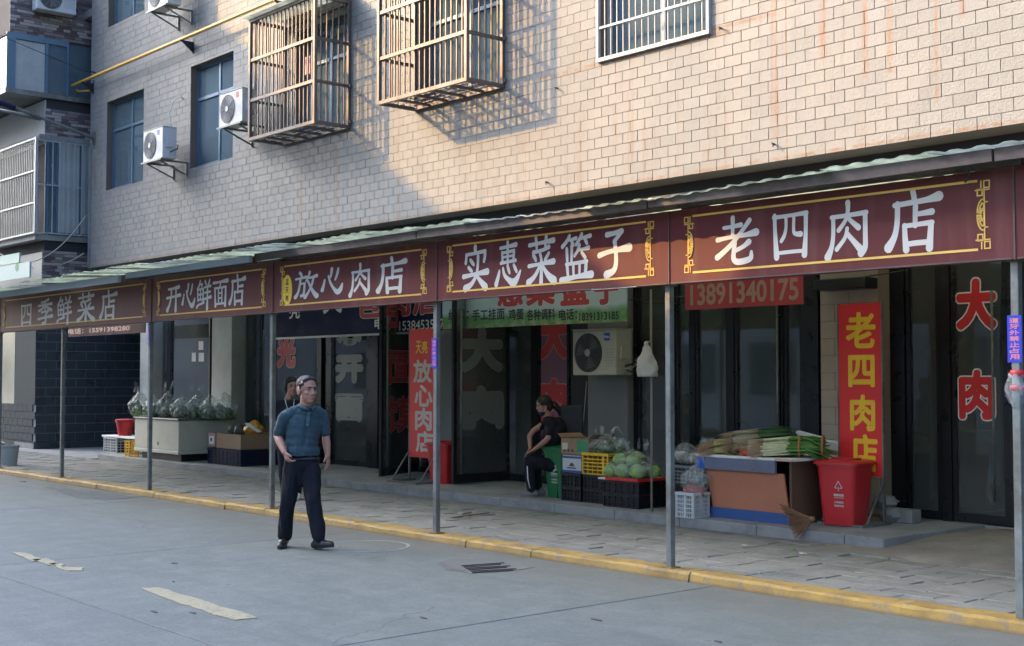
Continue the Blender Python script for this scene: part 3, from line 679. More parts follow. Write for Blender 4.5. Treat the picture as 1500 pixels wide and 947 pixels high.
# AC outdoor units
def ac_unit(loc, label, w=.82, h=.56, d=.30, mark='blue', name='air_conditioner', bracket=True, col='ivory', rz=0, textmark=None):
    t = thing(name, (0,0,0), label, 'air conditioner', 'outdoor air conditioner units')
    MB().box(-w/2, w/2, -d/2, d/2, 0, h).build('casing', M[col], t, bevel=.012)
    MB().box(-w/2-.008, w/2+.008, -d/2-.008, d/2+.008, h+.0005, h+.015).build('top_cover', M[col], t, bevel=.004)
    r = h*.43; cx = -w/2+r+.05; cz = h/2
    MB().disc_y((cx, -d/2-.001, cz), r, .008, 36).build('fan_recess', M['grille'], t)
    gr = MB()
    for rr in [r*k/7 for k in range(1, 8)]:
        pts = [(cx+rr*math.cos(a*math.pi/16), -d/2-.016, cz+rr*math.sin(a*math.pi/16)) for a in range(33)]
        gr.tube(pts, .0028, 4, cap=False)
    for k in range(12):
        a = k*math.pi/6; gr.tube([(cx+r*.2*math.cos(a), -d/2-.016, cz+r*.2*math.sin(a)), (cx+r*math.cos(a), -d/2-.014, cz+r*math.sin(a))], .003, 4)
    gr.build('fan_guard', M['black'] if col == 'ivory' else M['steel'], t)
    MB().disc_y((cx, -d/2-.017, cz), r*.2, .006, 20).build('hub', M['steel'], t)
    bl = MB()
    for k in range(3):
        a = k*2*math.pi/3+.4; a2 = a+.8
        bl.plate([(cx+r*.15*math.cos(a), cz+r*.15*math.sin(a)), (cx+r*.85*math.cos(a), cz+r*.85*math.sin(a)), (cx+r*.88*math.cos(a2), cz+r*.88*math.sin(a2)), (cx+r*.15*math.cos(a2), cz+r*.15*math.sin(a2))], -d/2-.0125, -d/2-.0095)
    bl.build('fan_blade', mat('fanblade', (.12,.12,.12), .5) if 'fanblade' not in bpy.data.materials else bpy.data.materials['fanblade'], t)
    xr = cx+r+.03
    lv = MB()
    for k in range(7): lv.box(xr+.02, w/2-.04, -d/2-.004, -d/2-.0005, h*.2+k*.035, h*.2+k*.035+.008)
    lv.build('louvre', M['steel'], t)
    mk = MB().box(xr+.01, xr+.11, -d/2-.004, -d/2-.0006, h*.76, h*.93).build('badge', M[mark], t)
    if textmark: TEXTJOBS.append((textmark, t, mk, xr+.06, -d/2-.005, h*.845, .04))
    MB().box(w/2+.0005, w/2+.03, -d*.25, d*.2, h*.35, h*.62).build('valve_cover', M[col], t, bevel=.006)
    MB().tube([(w/2+.02,.0,h*.2),(w/2+.10,.03,h*.24),(w/2+.13,.1,h*.3),(w/2+.05,d/2,h*.45)], .013, 6).build('refrigerant_pipe', M['black'], t, smooth=True)
    MB().tube([(w/2+.02,-.02,h*.14),(w/2+.07,.03,h*.15),(w/2+.1,.1,h*.2),(w/2+.06,d/2,h*.4)], .009, 6).build('refrigerant_pipe', M['white_plastic'], t, smooth=True)
    if bracket:
        for x in (-w*.33, w*.33):
            b_ = MB(); b_.box(x-.018, x+.018, -d/2-.04, d/2+.30, -.04, -.006); b_.beam((x, -d/2+.02, -.04), (x, d/2+.29, -.27), .025); b_.box(x-.018, x+.018, d/2+.27, d/2+.30, -.30, -.0405)
            b_.build('bracket', M['galv'], t)
        MB().box(-w/2-.02, w/2+.02, -d/2-.045, -d/2-.015, -.035, -.005+.0).build('bracket_rail', M['galv'], t)
    t.location = loc; t.rotation_euler.z = rz
    return t
TEXTJOBS = []
ac_unit((-24.1, YW-.465, 5.97), 'white air conditioner unit between the two left windows, blue badge', .86, .62, .30, 'blue', col='white_plastic')
ac_unit((-20.95, YW-.465, 6.22), 'white air conditioner unit with red badge tucked beside the left window cage', .84, .60, .30, 'red', col='white_plastic')
ac_unit((-23.95, YW-.465, 9.0), 'air conditioner unit cut by the top edge above the yellow pipe', .86, .62, .30, 'blue', col='white_plastic')
# hose loop above first unit
tag(MB().tube([(-23.95,YW-.03,7.25),(-23.97,YW-.12,7.3),(-24.05,YW-.22,7.2),(-24.15,YW-.25,6.95),(-24.15,YW-.2,6.7),(-24.1,YW-.1,6.6)], .012, 6).build('hose', M['white_plastic'], smooth=True), 'thin white hose looping down the wall to the left air conditioner', 'hose')
# cable conduit strip on the wall corner
tag(MB().box(BX0+.03, BX0+.10, YW-.05, YW-.013, 4.2, 6.9).build('conduit', M['steel']), 'thin grey conduit running down the corner of the tiled building', 'conduit')
for px, py, lab in ((1056,42,'short black bolt on the wall right of the barred window'), (1134,212,'black bolt stub above the right sign board, lower middle of the sunlit wall'), (802,268,'black bolt stub above the fourth sign board'), (816,130,'black stub beside the lattice shadow of the right cage')):
    p = W(px, py, YW-.03); tag(MB().tube([(p.x,YW-.012,p.z),(p.x,YW-.07,p.z+.01),(p.x+.02,YW-.075,p.z-.03)], .010, 6).build('wall_bolt', M['black']), lab, 'bolt')
# lamp arm
a = W(138,203,YW-.02); tgt = S(22,158,a.x); tg0 = S(-2,150,a.x)
lp = thing('lamp_arm', a, 'long grey steel pole sticking out from the corner with a small lamp', 'lamp')
MB().tube([a, tgt], [.04,.035], 10).build('pole', M['galv'], lp, smooth=True, auto=40)
MB().tube([tgt, tg0], .06, 8).build('sleeve', M['navy'], lp, smooth=True, auto=40)
MB().box(a.x-.06, a.x+.06, YW-.045, YW-.0125, a.z-.14, a.z+.14).build('wall_plate', M['galv'], lp, bevel=.004)
q = a.lerp(tgt, .68); MB().tube([q+Vector((0,0,-.05)), q+Vector((-.1,-.25,.02)), q+Vector((-.3,-.9,.12))], [.02,.05,.03], 8).build('lamp_head', M['galv'], lp, smooth=True)
# cables
def cable(pts, r, m, lab, n=24):
    p0, p1, sag = pts; out = []
    for i in range(n+1):
        t = i/n; p = p0.lerp(p1, t); out.append((p.x, p.y, p.z-sag*4*t*(1-t)))
    return tag(MB().tube(out, r, 5).build('cable', m, smooth=True), lab, 'cable')
c0 = W(126,316,11.9)
cable((c0, W(20,384,10.6), .35), .014, M['rope'], 'pale cable hanging from the building corner to the green sign')
cable((W(123,371,11.9), W(0,372,10.6), .33), .014, M['rope'], 'lower pale cable sagging across the brown brick below the barred balcony')
cable((W(128,106,11.9), W(0,52,10.0), -.0), .008, M['black'], 'thin dark wire crossing in front of the left upper windows')

# ================================================================== NEIGHBOUR
NX = -29.05; NY = 11.0
nb = thing('corner_house', (-34, 14, 0), 'older house at far left with dark tiled ground floor and barred balconies', 'building')
MB().box(-44, NX-.012, NY+.012, 19, ZP, 3.35).build('lower_wall', M['darkgrout'], nb)
MB().box(-44, NX-.012-.02, NY+.15, 19, 3.35, 12.5).build('upper_wall', M['band'], nb)
MB().box(NX-.03, NX+.06, NY-.05, 19, 3.30, 3.40).build('string_course', M['concrete'], nb)
# dark large tiles, side face then street face
dw, dh = .46, .205; dt = 0; r = 0; z = ZP+.14
while z < 3.3:
    y = NY-(.5*(r % 2))*dw
    while y < 16.2:
        a, b = max(y, NY), min(y+dw, 16.2)
        if b-a > .04: MB().box(NX-.012, NX+random.uniform(0,.003), a+.008, b-.008, z+.008, z+dh-.008).build('wall_tile', M['darktile'], nb)
        y += dw
    z += dh; r += 1
MB().box(NX-.02, NX+.04, NY+.01, 16.2, ZP-.0, ZP+.138).build('plinth', M['darktile'], nb)
# street face: slate strip tiles below a large pane
z = ZP; r = 0
while z < 1.05:
    x = NX-.15*(r % 2)-.0
    while x > -34:
        a, b = x-.30, x
        MB().box(a+.006, min(b-.006, NX-.014), NY-.012, NY+.011, z+.006, z+.16).build('wall_tile', M['slatetile'], nb); x -= .30
    z += .165; r += 1
MB().box(-30.3, NX-.012, NY-.012, NY+.011, 1.06, 3.3).build('corner_pier', M['slatetile'], nb)
MB().box(-30.25, NX-.012, NY-.03, NY-.013, ZP, .12+ZP).build('step', M['concrete'], nb)
f = MB().box(-31.9, -30.33, NY-.012, NY+.011, 1.06, 3.3).build('shop_window', mat('paleglass', (.12,.17,.16), .2, var=.6, vs_=.9), nb)
MB().box(-31.98, -31.9, NY-.03, NY+.01, 1.06, 3.3).build('window_post', M['dark_frame'], nb)
# upper side face: mosaic strips
cols = [M['mos%d' % i] for i in range(4)]
def mosaic(z0, z1, y0, y1):
    z = z0; r = 0
    while z < z1-.02:
        y = y0-random.uniform(0,.25)
        while y < y1:
            L = random.choice((.16,.24,.30)); a, b = max(y, y0), min(y+L, y1)
            if b-a > .03: MB().box(NX-.035, NX-.022+random.uniform(0,.008), a+.003, b-.003, z+.003, z+.062).build('brick', random.choice(cols), nb)
            y += L
        z += .068; r += 1
mosaic(6.95, 7.78, NY+.13, 12.4)
mosaic(3.45, 4.5, NY+.10, 12.4)
# street face mosaics
MB().box(-36, NX-.03, NY+.12, NY+.149, 6.95, 7.95).build('mosaic_panel', M['whitemos'], nb)
MB().box(-36, NX-.03, NY+.12, NY+.149, 3.45, 4.5).build('mosaic_panel', M['whitemos'], nb)
zl = S(57,345,NX).z; zh = S(57,203,NX).z
MB().box(-36, NX+.05, NY-.08, 13.2, zl-.10, zl+.02).build('balcony_slab', M['concrete'], nb)
MB().box(-36, NX+.03, NY-.02, 13.2, zh-.02, zh+.10).build('beam', M['concrete'], nb)
# enclosed balcony glass and curtain behind bars
gw = MB().box(NX-.028, NX-.018, NY+.2, 12.6, zl+.02, zh-.02).build('balcony_window', M['winglass'], nb)
cu = MB(); vs = []
for i in range(50):
    y = NY+.45+i*.032; vs += [(NX-.012+.006*math.sin(i*1.7), y, zl+.1), (NX-.012+.006*math.sin(i*1.7), y, zh-.05)]
cu.add(vs, [(2*i,2*i+2,2*i+3,2*i+1) for i in range(49)]).build('curtain', M['pillar'], nb, smooth=True)
for y in (NY+.2, NY+.42, 11.95, 12.4): MB().box(NX-.018, NX+.0, y-.02, y+.02, zl+.02, zh-.02).build('frame', M['bluefr'], nb)
cg = thing('balcony_bars', (NX, NY, zl), 'white barred balcony enclosure wrapped round the corner of the left house', 'window cage')
yb = NY-.12; xb = NX+.14
fr = MB()
for z in (zl+.05, zl+(zh-zl)*.33, zl+(zh-zl)*.66, zh-.02):
    fr.beam((-36, yb, z), (xb, yb, z), .035)
fr.box(xb-.03, xb+.03, yb-.03, yb+.03, zl+.03, zh)
for z in (zl+.05, zl+(zh-zl)*.52, zh-.06): fr.beam((xb, yb+.03, z), (xb, 12.9, z), .028)
fr.build('frame', M['whitefr'], cg)
k = 0; x = xb-.1
while x > -35: MB().box(x-.009, x+.009, yb+.019, yb+.03, zl+.05, zh-.02).build('bar', M['steel'], cg); x -= .11
y = yb+.2
while y < 12.9: MB().box(xb+.0145, xb+.028, y-.009, y+.009, zl+.05, zh-.06).build('bar', M['whitefr'], cg); y += .17
# upper storey that juts toward the street
z2 = S(60,138,NX).z; yj = S(10,138,NX).y
MB().box(-36, NX+.06, yj-.05, 13, z2-.08, z2+.03).build('balcony_slab', M['galv'], nb)
zt2 = S(60,58,NX).z
MB().box(-36, NX-.03, yj+.05, 12.95, z2+.03, zt2).build('upper_glass_front', M['winglass'], nb)
ys2 = [S(px,100,NX).y for px in (9,22,66,70,97,100)]
for a, b in ((0,1),(2,3),(4,5)): MB().box(NX-.028, NX+.03, ys2[a], ys2[b], z2+.03, zt2-.0).build('frame', M['bluefr'], nb)
MB().box(NX-.026, NX+.032, ys2[0], ys2[5], zt2-.08, zt2+.05).build('frame', M['bluefr'], nb)
MB().box(NX-.027, NX-.012, ys2[1]+.003, ys2[2]-.003, z2+.04, zt2-.085).build('blind', M['pillar'], nb)
MB().box(NX-.027, NX-.015, ys2[3]+.003, ys2[4]-.003, z2+.04, zt2-.085).build('pane', M['winglass'], nb)
mosaic(zt2+.06, zt2+1.5, yj+.05, 12.3)
MB().box(-36, NX-.037, yj+.06, 13, zt2+.05, zt2+2.4).build('parapet_wall', M['grout'], nb)
# recessed bay facing the street between the two buildings
yb2 = 12.6
MB().box(NX, BX0-.01, yb2, yb2+.1, 3.5, 12).build('infill_wall', M['band'], nb)
for a, b, m_ in ((NX+.01,NX+.1,'whitefr'),(NX+.10,NX+.2,'winglass'),(NX+.2,NX+.26,'curtain'),(NX+.28,NX+.34,'bluefr'),(NX+.35,NX+.42,'curtain')):
    MB().box(a, b, yb2-.03, yb2-.002, 8.3, 9.9).build('bay_panel', M[m_], nb)
MB().box(NX-.05, BX0-.02, yb2-.6, yb2-.04, 9.95, 10.12).build('canopy', M['concrete'], nb)
acn = ac_unit((0,0,0), 'air conditioner unit high on the left house, cut by the top edge', .9, .6, .3, 'blue', bracket=False, col='white_plastic')
acn.rotation_euler.z = math.pi/2; acn.location = (NX+.18, S(75,22,NX).y, S(75,22,NX).z)
# green notice board
s0 = W(0,380,10.6); s1 = W(43,402,10.6)
gs = thing('notice_board', ((s0.x+s1.x)/2, 10.6, s1.z), 'pale green notice board at the left edge under the brown brick', 'sign')
MB().box(s1.x-4, s1.x, 10.6, 10.64, s1.z-.06, s1.z+.28).build('panel', mat('palegreen', (.38,.50,.47), .5), gs)
MB().box(s1.x-4, s1.x-.6, 10.59, 10.62, s1.z+.30, s1.z+.52).build('upper_panel', mat('palegreen2', (.30,.46,.40), .5), gs)
MB().disc_y((s1.x-.75, 10.599, s1.z+.2), .10, .004, 16).build('green_mark', M['green'], gs)

# ================================================================== OPPOSITE SIDE (casts the shade on the street)
oppA = thing('tall_block', (-62, -12, 0), 'tall grey block across the street, behind the viewer, that shades the left wall', 'building')
oppB = thing('low_block', (-35, -9, 0), 'lower grey terrace across the street, behind the viewer, that shades the road', 'building')
AX, AZ = -52.0+0.0, 26.7
MB().box(-68, AX, -18.5, -6.0, 0, AZ).build('wall', M['opp'], oppA)
MB().box(AX+.01, -15, -13, -6.05, 0, 15.55).build('wall', M['opp'], oppB)
for xa_, xb_ in ((AX+.01, -31.0), (-28.2, -15)): MB().box(xa_, xb_, -13, -6.05, 15.551, 16.75).build('parapet', M['opp'], oppB)  # unseen parapet, its gap shaped to let sun onto the sign boards
for fl in range(5):
    for k in range(11):
        x = -48+k*3
        MB().box(x-.8, x+.8, -6.06, -5.98, 1.2+fl*3.1, 2.7+fl*3.1).build('window', M['winglass'], oppB)
# ================================================================== LETTERING
_tc = {}
def glyph_mesh(body):
    if body in _tc: return _tc[body]
    c = bpy.data.curves.new('t', 'FONT'); c.body = body; c.align_x = 'CENTER'; c.resolution_u = 4; c.size = 1
    o = bpy.data.objects.new('t', c); COL.objects.link(o)
    dg = bpy.context.evaluated_depsgraph_get(); me = bpy.data.meshes.new_from_object(o.evaluated_get(dg))
    v = [(p.co.x, p.co.y) for p in me.vertices]; f = [tuple(p.vertices) for p in me.polygons]
    if v:
        x0 = min(a for a, b in v); x1 = max(a for a, b in v); y0 = min(b for a, b in v); y1 = max(b for a, b in v)
    else: x0 = y0 = 0; x1 = y1 = 1
    bpy.data.objects.remove(o); bpy.data.meshes.remove(me); bpy.data.curves.remove(c)
    _tc[body] = (v, f, x0, x1, y0, y1); return _tc[body]
def letter(body, box, y, m, parent, name='character', bold=0, frame=None, outline=None, gap=.0008, mirror=False, solid=False):
    """flat lettering on a plane facing the street; box = x0,x1,z0,z1; frame = (origin, ax, az, normal) for planes turned another way"""
    v, f, a0, a1, b0, b1 = glyph_mesh(body); x0, x1, z0, z1 = box
    kx, kz = (x1-x0)/(a1-a0), (z1-z0)/(b1-b0)
    def put(mb, bo, lift, n):
        for k in range(n+1):
            dx, dz = (0, 0) if k == n else (bo*math.cos(2*math.pi*k/n), bo*math.sin(2*math.pi*k/n))
            l = lift+k*.00006
            P = []
            for p, q in v:
                X = x0+(p-a0)*kx; Z = z0+(q-b0)*kz
                if mirror: X = x0+x1-X
                X += dx; Z += dz
                if frame: o_, ax, az, nn = frame; P.append(o_+ax*X+az*Z+nn*l)
                else: P.append((X, y-l, Z))
            mb.add(P, f)
    out = []
    if outline:
        mb = MB(); put(mb, bold+outline[1], gap, 12); out.append(mb.build(name+'_outline', outline[0], parent, clean=False))
        gap += .0022
    mb = MB(); put(mb, bold, gap, 8 if bold else 0); o = mb.build(name, m, parent, clean=False); out.append(o)
    return o
# brush strokes of the clerical-style signboard characters: x,y,width in a 100 box, strokes separated by ;
BR = {
'老':'18,79,7 40,80,7 62,82,9;41,99,9 41,80,8 40,57,7;1,54,9 30,57,7 70,59,8 100,63,14;84,90,9 66,70,8 40,44,9 16,26,10 0,16,11;82,44,11 68,35,8 46,27,8;46,44,9 43,24,9 43,10,10 52,3,11 72,4,11 86,9,10 88,22,6',
'四':'5,97,9 6,60,9 10,2,13;2,93,8 50,94,7 97,96,9;95,95,10 94,50,9 90,3,13;10,11,7 50,12,7 90,12,7;38,92,7 38,68,7 33,50,8 24,38,8;61,92,7 60,62,7 64,52,8 80,50,11',
'肉':'14,76,8 14,45,8 10,20,9 0,0,14;10,76,7 50,77,7 94,79,8;91,78,9 91,40,9 90,14,10 80,3,13;50,101,10 50,86,8 44,68,7 27,50,8;50,72,7 62,62,8 75,52,10;48,52,7 42,34,7 22,14,8;48,42,8 62,28,9 78,12,12',
'店':'52,102,9 54,92,9 55,82,9;14,80,8 50,82,8 80,84,9 104,88,15;20,82,9 19,50,9 13,24,10 0,4,15;57,74,9 56,56,8 56,40,8;56,60,7 74,61,8 90,62,10;34,42,8 35,20,9 37,-2,11;33,41,7 62,42,7 90,43,8;88,42,9 86,20,10 84,-2,12;37,8,8 60,9,8 85,9,8',
'放':'22,99,10 28,92,9 30,84,8;2,76,7 26,78,7 52,81,10;25,78,8 21,52,8 13,24,9 0,6,13;22,56,6 36,57,6 45,57,8;44,57,8 42,30,8 38,14,9 28,10,10;68,99,9 62,82,7 52,66,7;60,76,7 80,78,8 100,82,12;86,78,8 78,50,8 62,22,8 46,4,13;60,64,7 74,38,9 88,18,13 100,6,17',
'心':'16,58,7 12,42,9 4,20,13;34,72,7 42,48,8 58,24,10 76,9,16 90,18,15 99,38,6;50,98,10 48,84,9 44,66,6;80,96,7 76,78,9 66,56,7',
'鲜':'24,101,8 16,86,8 3,72,8;16,88,6 32,89,7 40,90,6 34,78,6;5,70,7 6,48,7 8,30,8;4,70,6 26,71,6 48,72,7;46,71,8 46,50,8 44,30,8;7,51,6 26,52,6 45,52,6;8,32,6 26,33,6 44,33,6;26,70,6 26,50,6 26,33,6;0,6,10 12,14,7 30,17,7 50,22,10;60,99,9 64,92,8 68,86,7;92,101,9 88,92,8 82,84,7;54,76,6 76,78,6 100,80,9;56,57,6 76,58,6 96,59,8;48,33,8 72,36,7 102,40,11;77,78,9 77,40,9 75,-2,13',
'菜':'4,86,8 50,89,7 98,92,11;30,101,9 32,90,8 33,78,7;70,102,9 68,92,8 66,80,7;80,78,9 56,72,7 20,69,8;20,62,8 26,56,9 30,50,7;46,64,8 49,58,8 50,52,7;80,64,7 72,56,8 66,50,8;2,38,8 50,41,7 98,44,12;51,50,8 51,24,9 50,-2,12;46,38,7 34,22,9 20,10,10 0,0,14;54,38,7 68,22,10 82,10,14 100,0,17',
'季':'74,99,10 52,92,8 24,88,8;2,76,8 50,78,7 98,80,11;50,90,8 50,70,8 50,54,7;44,74,7 28,62,8 4,54,9;56,74,7 72,63,10 96,54,12;24,48,7 50,49,7 74,51,9;72,50,8 64,42,7 54,34,7;54,36,9 56,18,9 52,4,10 34,-1,12;0,20,9 50,25,8 102,29,14',
'开':'12,87,8 50,89,8 92,93,14;0,52,9 50,55,8 102,60,13;36,88,9 33,56,9 22,26,10 4,2,16;70,88,9 70,50,9 68,-2,14',
'面':'0,92,10 50,94,8 102,97,15;54,90,7 50,82,7 44,72,7;10,70,8 50,71,7 92,73,8;12,70,9 13,40,9 16,0,12;90,72,10 89,40,10 86,0,12;15,7,7 50,8,7 86,8,7;38,70,7 38,40,7 39,10,7;63,70,7 63,40,7 62,10,7;38,50,6 50,50,6 63,51,6;38,30,6 50,30,6 63,31,6',
'实':'50,102,11 50,94,10 52,86,8;10,64,9 12,74,8 13,84,8;12,84,7 50,86,7 92,89,8;90,88,9 90,76,9 86,64,8;30,70,8 38,63,9 44,58,7;22,52,8 30,46,9 36,42,7;0,30,10 50,34,8 100,38,14;62,78,9 60,50,8 52,28,9 34,10,11 8,0,16;60,26,8 74,14,12 92,0,17',
'惠':'18,90,7 50,92,7 86,95,10;50,103,9 50,76,8 50,46,7;26,79,7 27,66,7 28,54,8;25,78,6 50,79,6 78,81,7;77,80,8 76,68,8 74,56,7;28,67,5 50,68,5 76,69,5;20,53,7 50,55,6 84,57,8;14,34,7 10,22,10 0,2,13;30,40,7 36,24,9 52,12,11 74,3,17 90,12,13 104,30,6;50,44,8 54,36,9 58,28,7;76,46,7 82,38,9 88,30,8',
'篮':'26,102,8 16,90,8 0,78,9;18,92,6 34,93,6 50,95,8;32,91,7 36,85,8 40,79,7;70,103,8 62,92,8 50,80,8;66,93,6 82,95,7 100,97,9;80,92,7 84,86,8 88,80,7;16,72,8 17,58,8 18,44,7;34,78,8 34,60,8 33,42,7;62,78,8 54,64,7 44,54,7;58,67,6 76,68,6 94,70,9;70,60,7 76,54,8 82,48,8;14,36,7 50,37,7 88,39,8;17,36,8 19,20,8 21,6,7;85,38,9 84,22,9 81,8,8;40,36,7 40,20,7 41,8,6;62,37,7 62,22,7 61,8,6;-4,-1,13 50,5,9 104,8,15',
'子':'26,92,11 52,94,9 76,97,11;74,96,11 64,86,9 50,74,8;52,76,10 56,50,10 56,24,11 48,8,12 24,0,16;0,46,11 30,52,9 64,55,10 100,58,17'}
def crom(p, n=6):
    out = []
    for i in range(len(p)-1):
        a = p[max(i-1,0)]; b = p[i]; c = p[i+1]; d = p[min(i+2,len(p)-1)]
        for k in range(n):
            t = k/n
            out.append(tuple(.5*((2*b[j])+(c[j]-a[j])*t+(2*a[j]-5*b[j]+4*c[j]-d[j])*t*t+(3*b[j]-a[j]-3*c[j]+d[j])*t**3) for j in range(3)))
    out.append(p[-1]); return out
def brush(ch, box, y, m, parent, k=1.15):
    x0, x1, z0, z1 = box; mb = MB(); sx, sz = (x1-x0)/100, (z1-z0)/100; s = (sx+sz)/2
    for i, st in enumerate(BR[ch].split(';')):
        p = crom([tuple(float(q) for q in t.split(',')) for t in st.split()])
        L = []; R = []; n = len(p)
        for j in range(n):
            a, b = p[max(j-1,0)], p[min(j+1,n-1)]
            dx, dy = b[0]-a[0], b[1]-a[1]; l = math.hypot(dx, dy) or 1; w_ = p[j][2]*k/2; nx, ny = -dy/l*w_, dx/l*w_
            L.append((p[j][0]+nx, p[j][1]+ny)); R.append((p[j][0]-nx, p[j][1]-ny))
        def cap(e, q):
            dx, dy = e[0]-q[0], e[1]-q[1]; l = math.hypot(dx, dy) or 1; w_ = e[2]*k/2; ux, uy = dx/l*w_, dy/l*w_
            return [(e[0]+ux*math.cos(t)-uy*math.sin(t), e[1]+uy*math.cos(t)+ux*math.sin(t)) for t in (1.0, .35, -.35, -1.0)]
        yy = y-.0012-i*.00008
        tr = lambda q: (x0+q[0]*sx, yy, z0+q[1]*sz)
        V = []; F = []
        for a, b in zip(L, R): V += [tr(a), tr(b)]
        F = [(2*j, 2*j+1, 2*j+3, 2*j+2) for j in range(n-1)]
        b0 = len(V); V += [tr(q) for q in cap(p[-1], p[-3])]; F.append((2*(n-1), b0, b0+1, b0+2, b0+3, 2*(n-1)+1))
        b1 = len(V); V += [tr(q) for q in cap(p[0], p[2])]; F.append((1, b1, b1+1, b1+2, b1+3, 0))
        mb.add(V, F)
    return mb.build('character', m, parent, clean=False)
for (tx, par, mk, x, y, z, h) in TEXTJOBS: pass

# ================================================================== AWNING
YE = 7.78
aw = thing('awning_roof', (-14, 10, 3.3), 'long corrugated sheet awning on a rusty beam over the shop fronts', 'awning')
def eave_z(x):
    return 3.20-.075*math.exp(-((x+7.6)/3.2)**2) - (max(0, -18.5-x)*.022)
def csheet(x0, x1, m, ye, lift, tilt=0, yback=YW+.38):
    nx = max(10, int((x1-x0)/.013)); rows = 3; mb = MB(); V = []
    for j in range(rows):
        v = j/(rows-1); Y = ye+(yback-ye)*v
        for s in (0, 1):
            for i in range(nx+1):
                X = x0+(x1-x0)*i/nx
                z = eave_z((x0+x1)/2)+tilt*(X-(x0+x1)/2)+lift+.006*max(-.6,min(.6,math.cos(2*math.pi*X/.19)))/.6+.26*v-.004*s*(1 if v < 1 else 1)
                V.append((X, Y, z))
    n1 = nx+1
    F = []
    for j in range(rows-1):
        for s in (0, 1):
            o = (2*j+s)*n1; p = (2*(j+1)+s)*n1
            F += [(o+i, o+i+1, p+i+1, p+i) if s == 0 else (o+i+1, o+i, p+i, p+i+1) for i in range(nx)]
    F += [(i+1, i, n1+i, n1+i+1) for i in range(nx)]
    mb.add(V, F); return mb.build('roof_sheet', m, aw, smooth=True, auto=60, clean=False)
x = -24.6; k = 0
while x < 1.5:
    wd_ = random.uniform(.74, .9)
    m_ = M['sheet'] if x > -17.2 or True else M['sheetd']
    if x > -4.75: m_ = M['sheetb']
    elif random.random() < .2: m_ = M['sheetd']
    ye = YE-(.30 if x < -17.2 else (.18 if x < -13.6 else 0))+random.uniform(-.03,.03)
    csheet(x, x+wd_+.07, m_, ye, (k % 2)*.010+random.uniform(-.006,.012)-(.03 if x < -13.6 else 0), random.uniform(-.012,.02)); x += wd_; k += 1
def beam_(x0, x1, y, z, h, w, m, nm='beam'):
    mb = MB(); n = max(2, int((x1-x0)/.8)); V = []
    for i in range(n+1):
        X = x0+(x1-x0)*i/n; zz = z+random.uniform(-.006,.006)
        V += [(X,y-w/2,zz),(X,y+w/2,zz),(X,y+w/2,zz+h),(X,y-w/2,zz+h)]
    F = [(4*i+a, 4*i+(a+1)%4, 4*i+4+(a+1)%4, 4*i+4+a) for i in range(n) for a in range(4)]+[(0,1,2,3),(4*n+3,4*n+2,4*n+1,4*n)]
    mb.add(V, F); return mb.build(nm, m, aw)
js = [-23.1, -20.3, -17.13, -13.815, -10.56, -7.37, -4.31, -1.2, 1.5]
for i in range(len(js)-1):
    zb = 3.065 if i > 2 else 3.03
    beam_(js[i]+.01, js[i+1]-.01, 7.86, zb+.0, .085, .05, M['beamm'])
    beam_(js[i]+.01, js[i+1]-.01, 8.25, zb+.03, .06, .06, M['beamm'], 'purlin')
for yy in (9.2, 10.3, 11.4): beam_(-24.6, 1.5, yy, 3.2+(yy-7.75)*.06-.07, .05, .05, M['beamm'], 'purlin')
for j in js: 
    mb = MB(); mb.beam((j, 8.28, 3.10), (j, YW-.03, 3.36), .05, .05); mb.build('rafter', M['beamm'], aw)
# left end soffit pieces under the lower sheets
MB().box(-24.4, -17.25, 7.66, 7.70, 2.99, 3.09).build('edge_board', M['gutter'], aw)
MB().box(-17.2, -13.75, 7.74, 7.78, 3.04, 3.12).build('edge_board', M['gutter'], aw)
# ------------------------------------------------------------------ sign boards
ZB0, ZB1 = 2.445, 3.06
def gold_fret(x, z, sx_, sz_, u, y, par):
    """squared knot in a board corner, drawn with raised gold strips"""
    mb = MB(); t = u*.28
    def r(a, b, c, d): 
        X = [x+sx_*a*u, x+sx_*b*u]; Z = [z+sz_*c*u, z+sz_*d*u]; mb.box(min(X), max(X), y-.004, y-.0005, min(Z), max(Z))
    def ring(a, b, c, d, k):
        tt = .2
        r(a, b, c, c+tt); r(a, b, d-tt, d); r(a, a+tt, c+tt, d-tt); r(b-tt, b, c+tt, d-tt)
    ring(.0, 1.15, 0, 1.3, 0); ring(1.25, 2.3, 1.3, 2.5, 0)
    r(.05, 2.6, 1.42, 1.62); r(.92, 1.12, 1.35, 3.6); r(1.45, 1.65, -.0, 1.2); r(.4, 1.12, 3.4, 3.6)
    return mb.build('corner_fret', M['gold'], par)
def medallion(x, z, s, h, y, par):
    mb = MB()
    for rr, n in ((1, 20), (.72, 16), (.42, 12)):
        pts = [(x+s*h*.42*rr*math.sin(math.pi*a/n), y-.003, z+h*rr*math.cos(math.pi*a/n)) for a in range(n+1)]
        mb.tube(pts, .006, 5)
    for a in (.5, .9, 1.3, 1.8, 2.2, 2.6):
        p = [(x+s*h*.42*math.sin(a)*t+.012*math.sin(t*9), y-.003, z+h*math.cos(a)*t) for t in (.3,.5,.7,.9)]
        mb.tube(p, .005, 5)
    return mb.build('medallion', M['gold'], par)
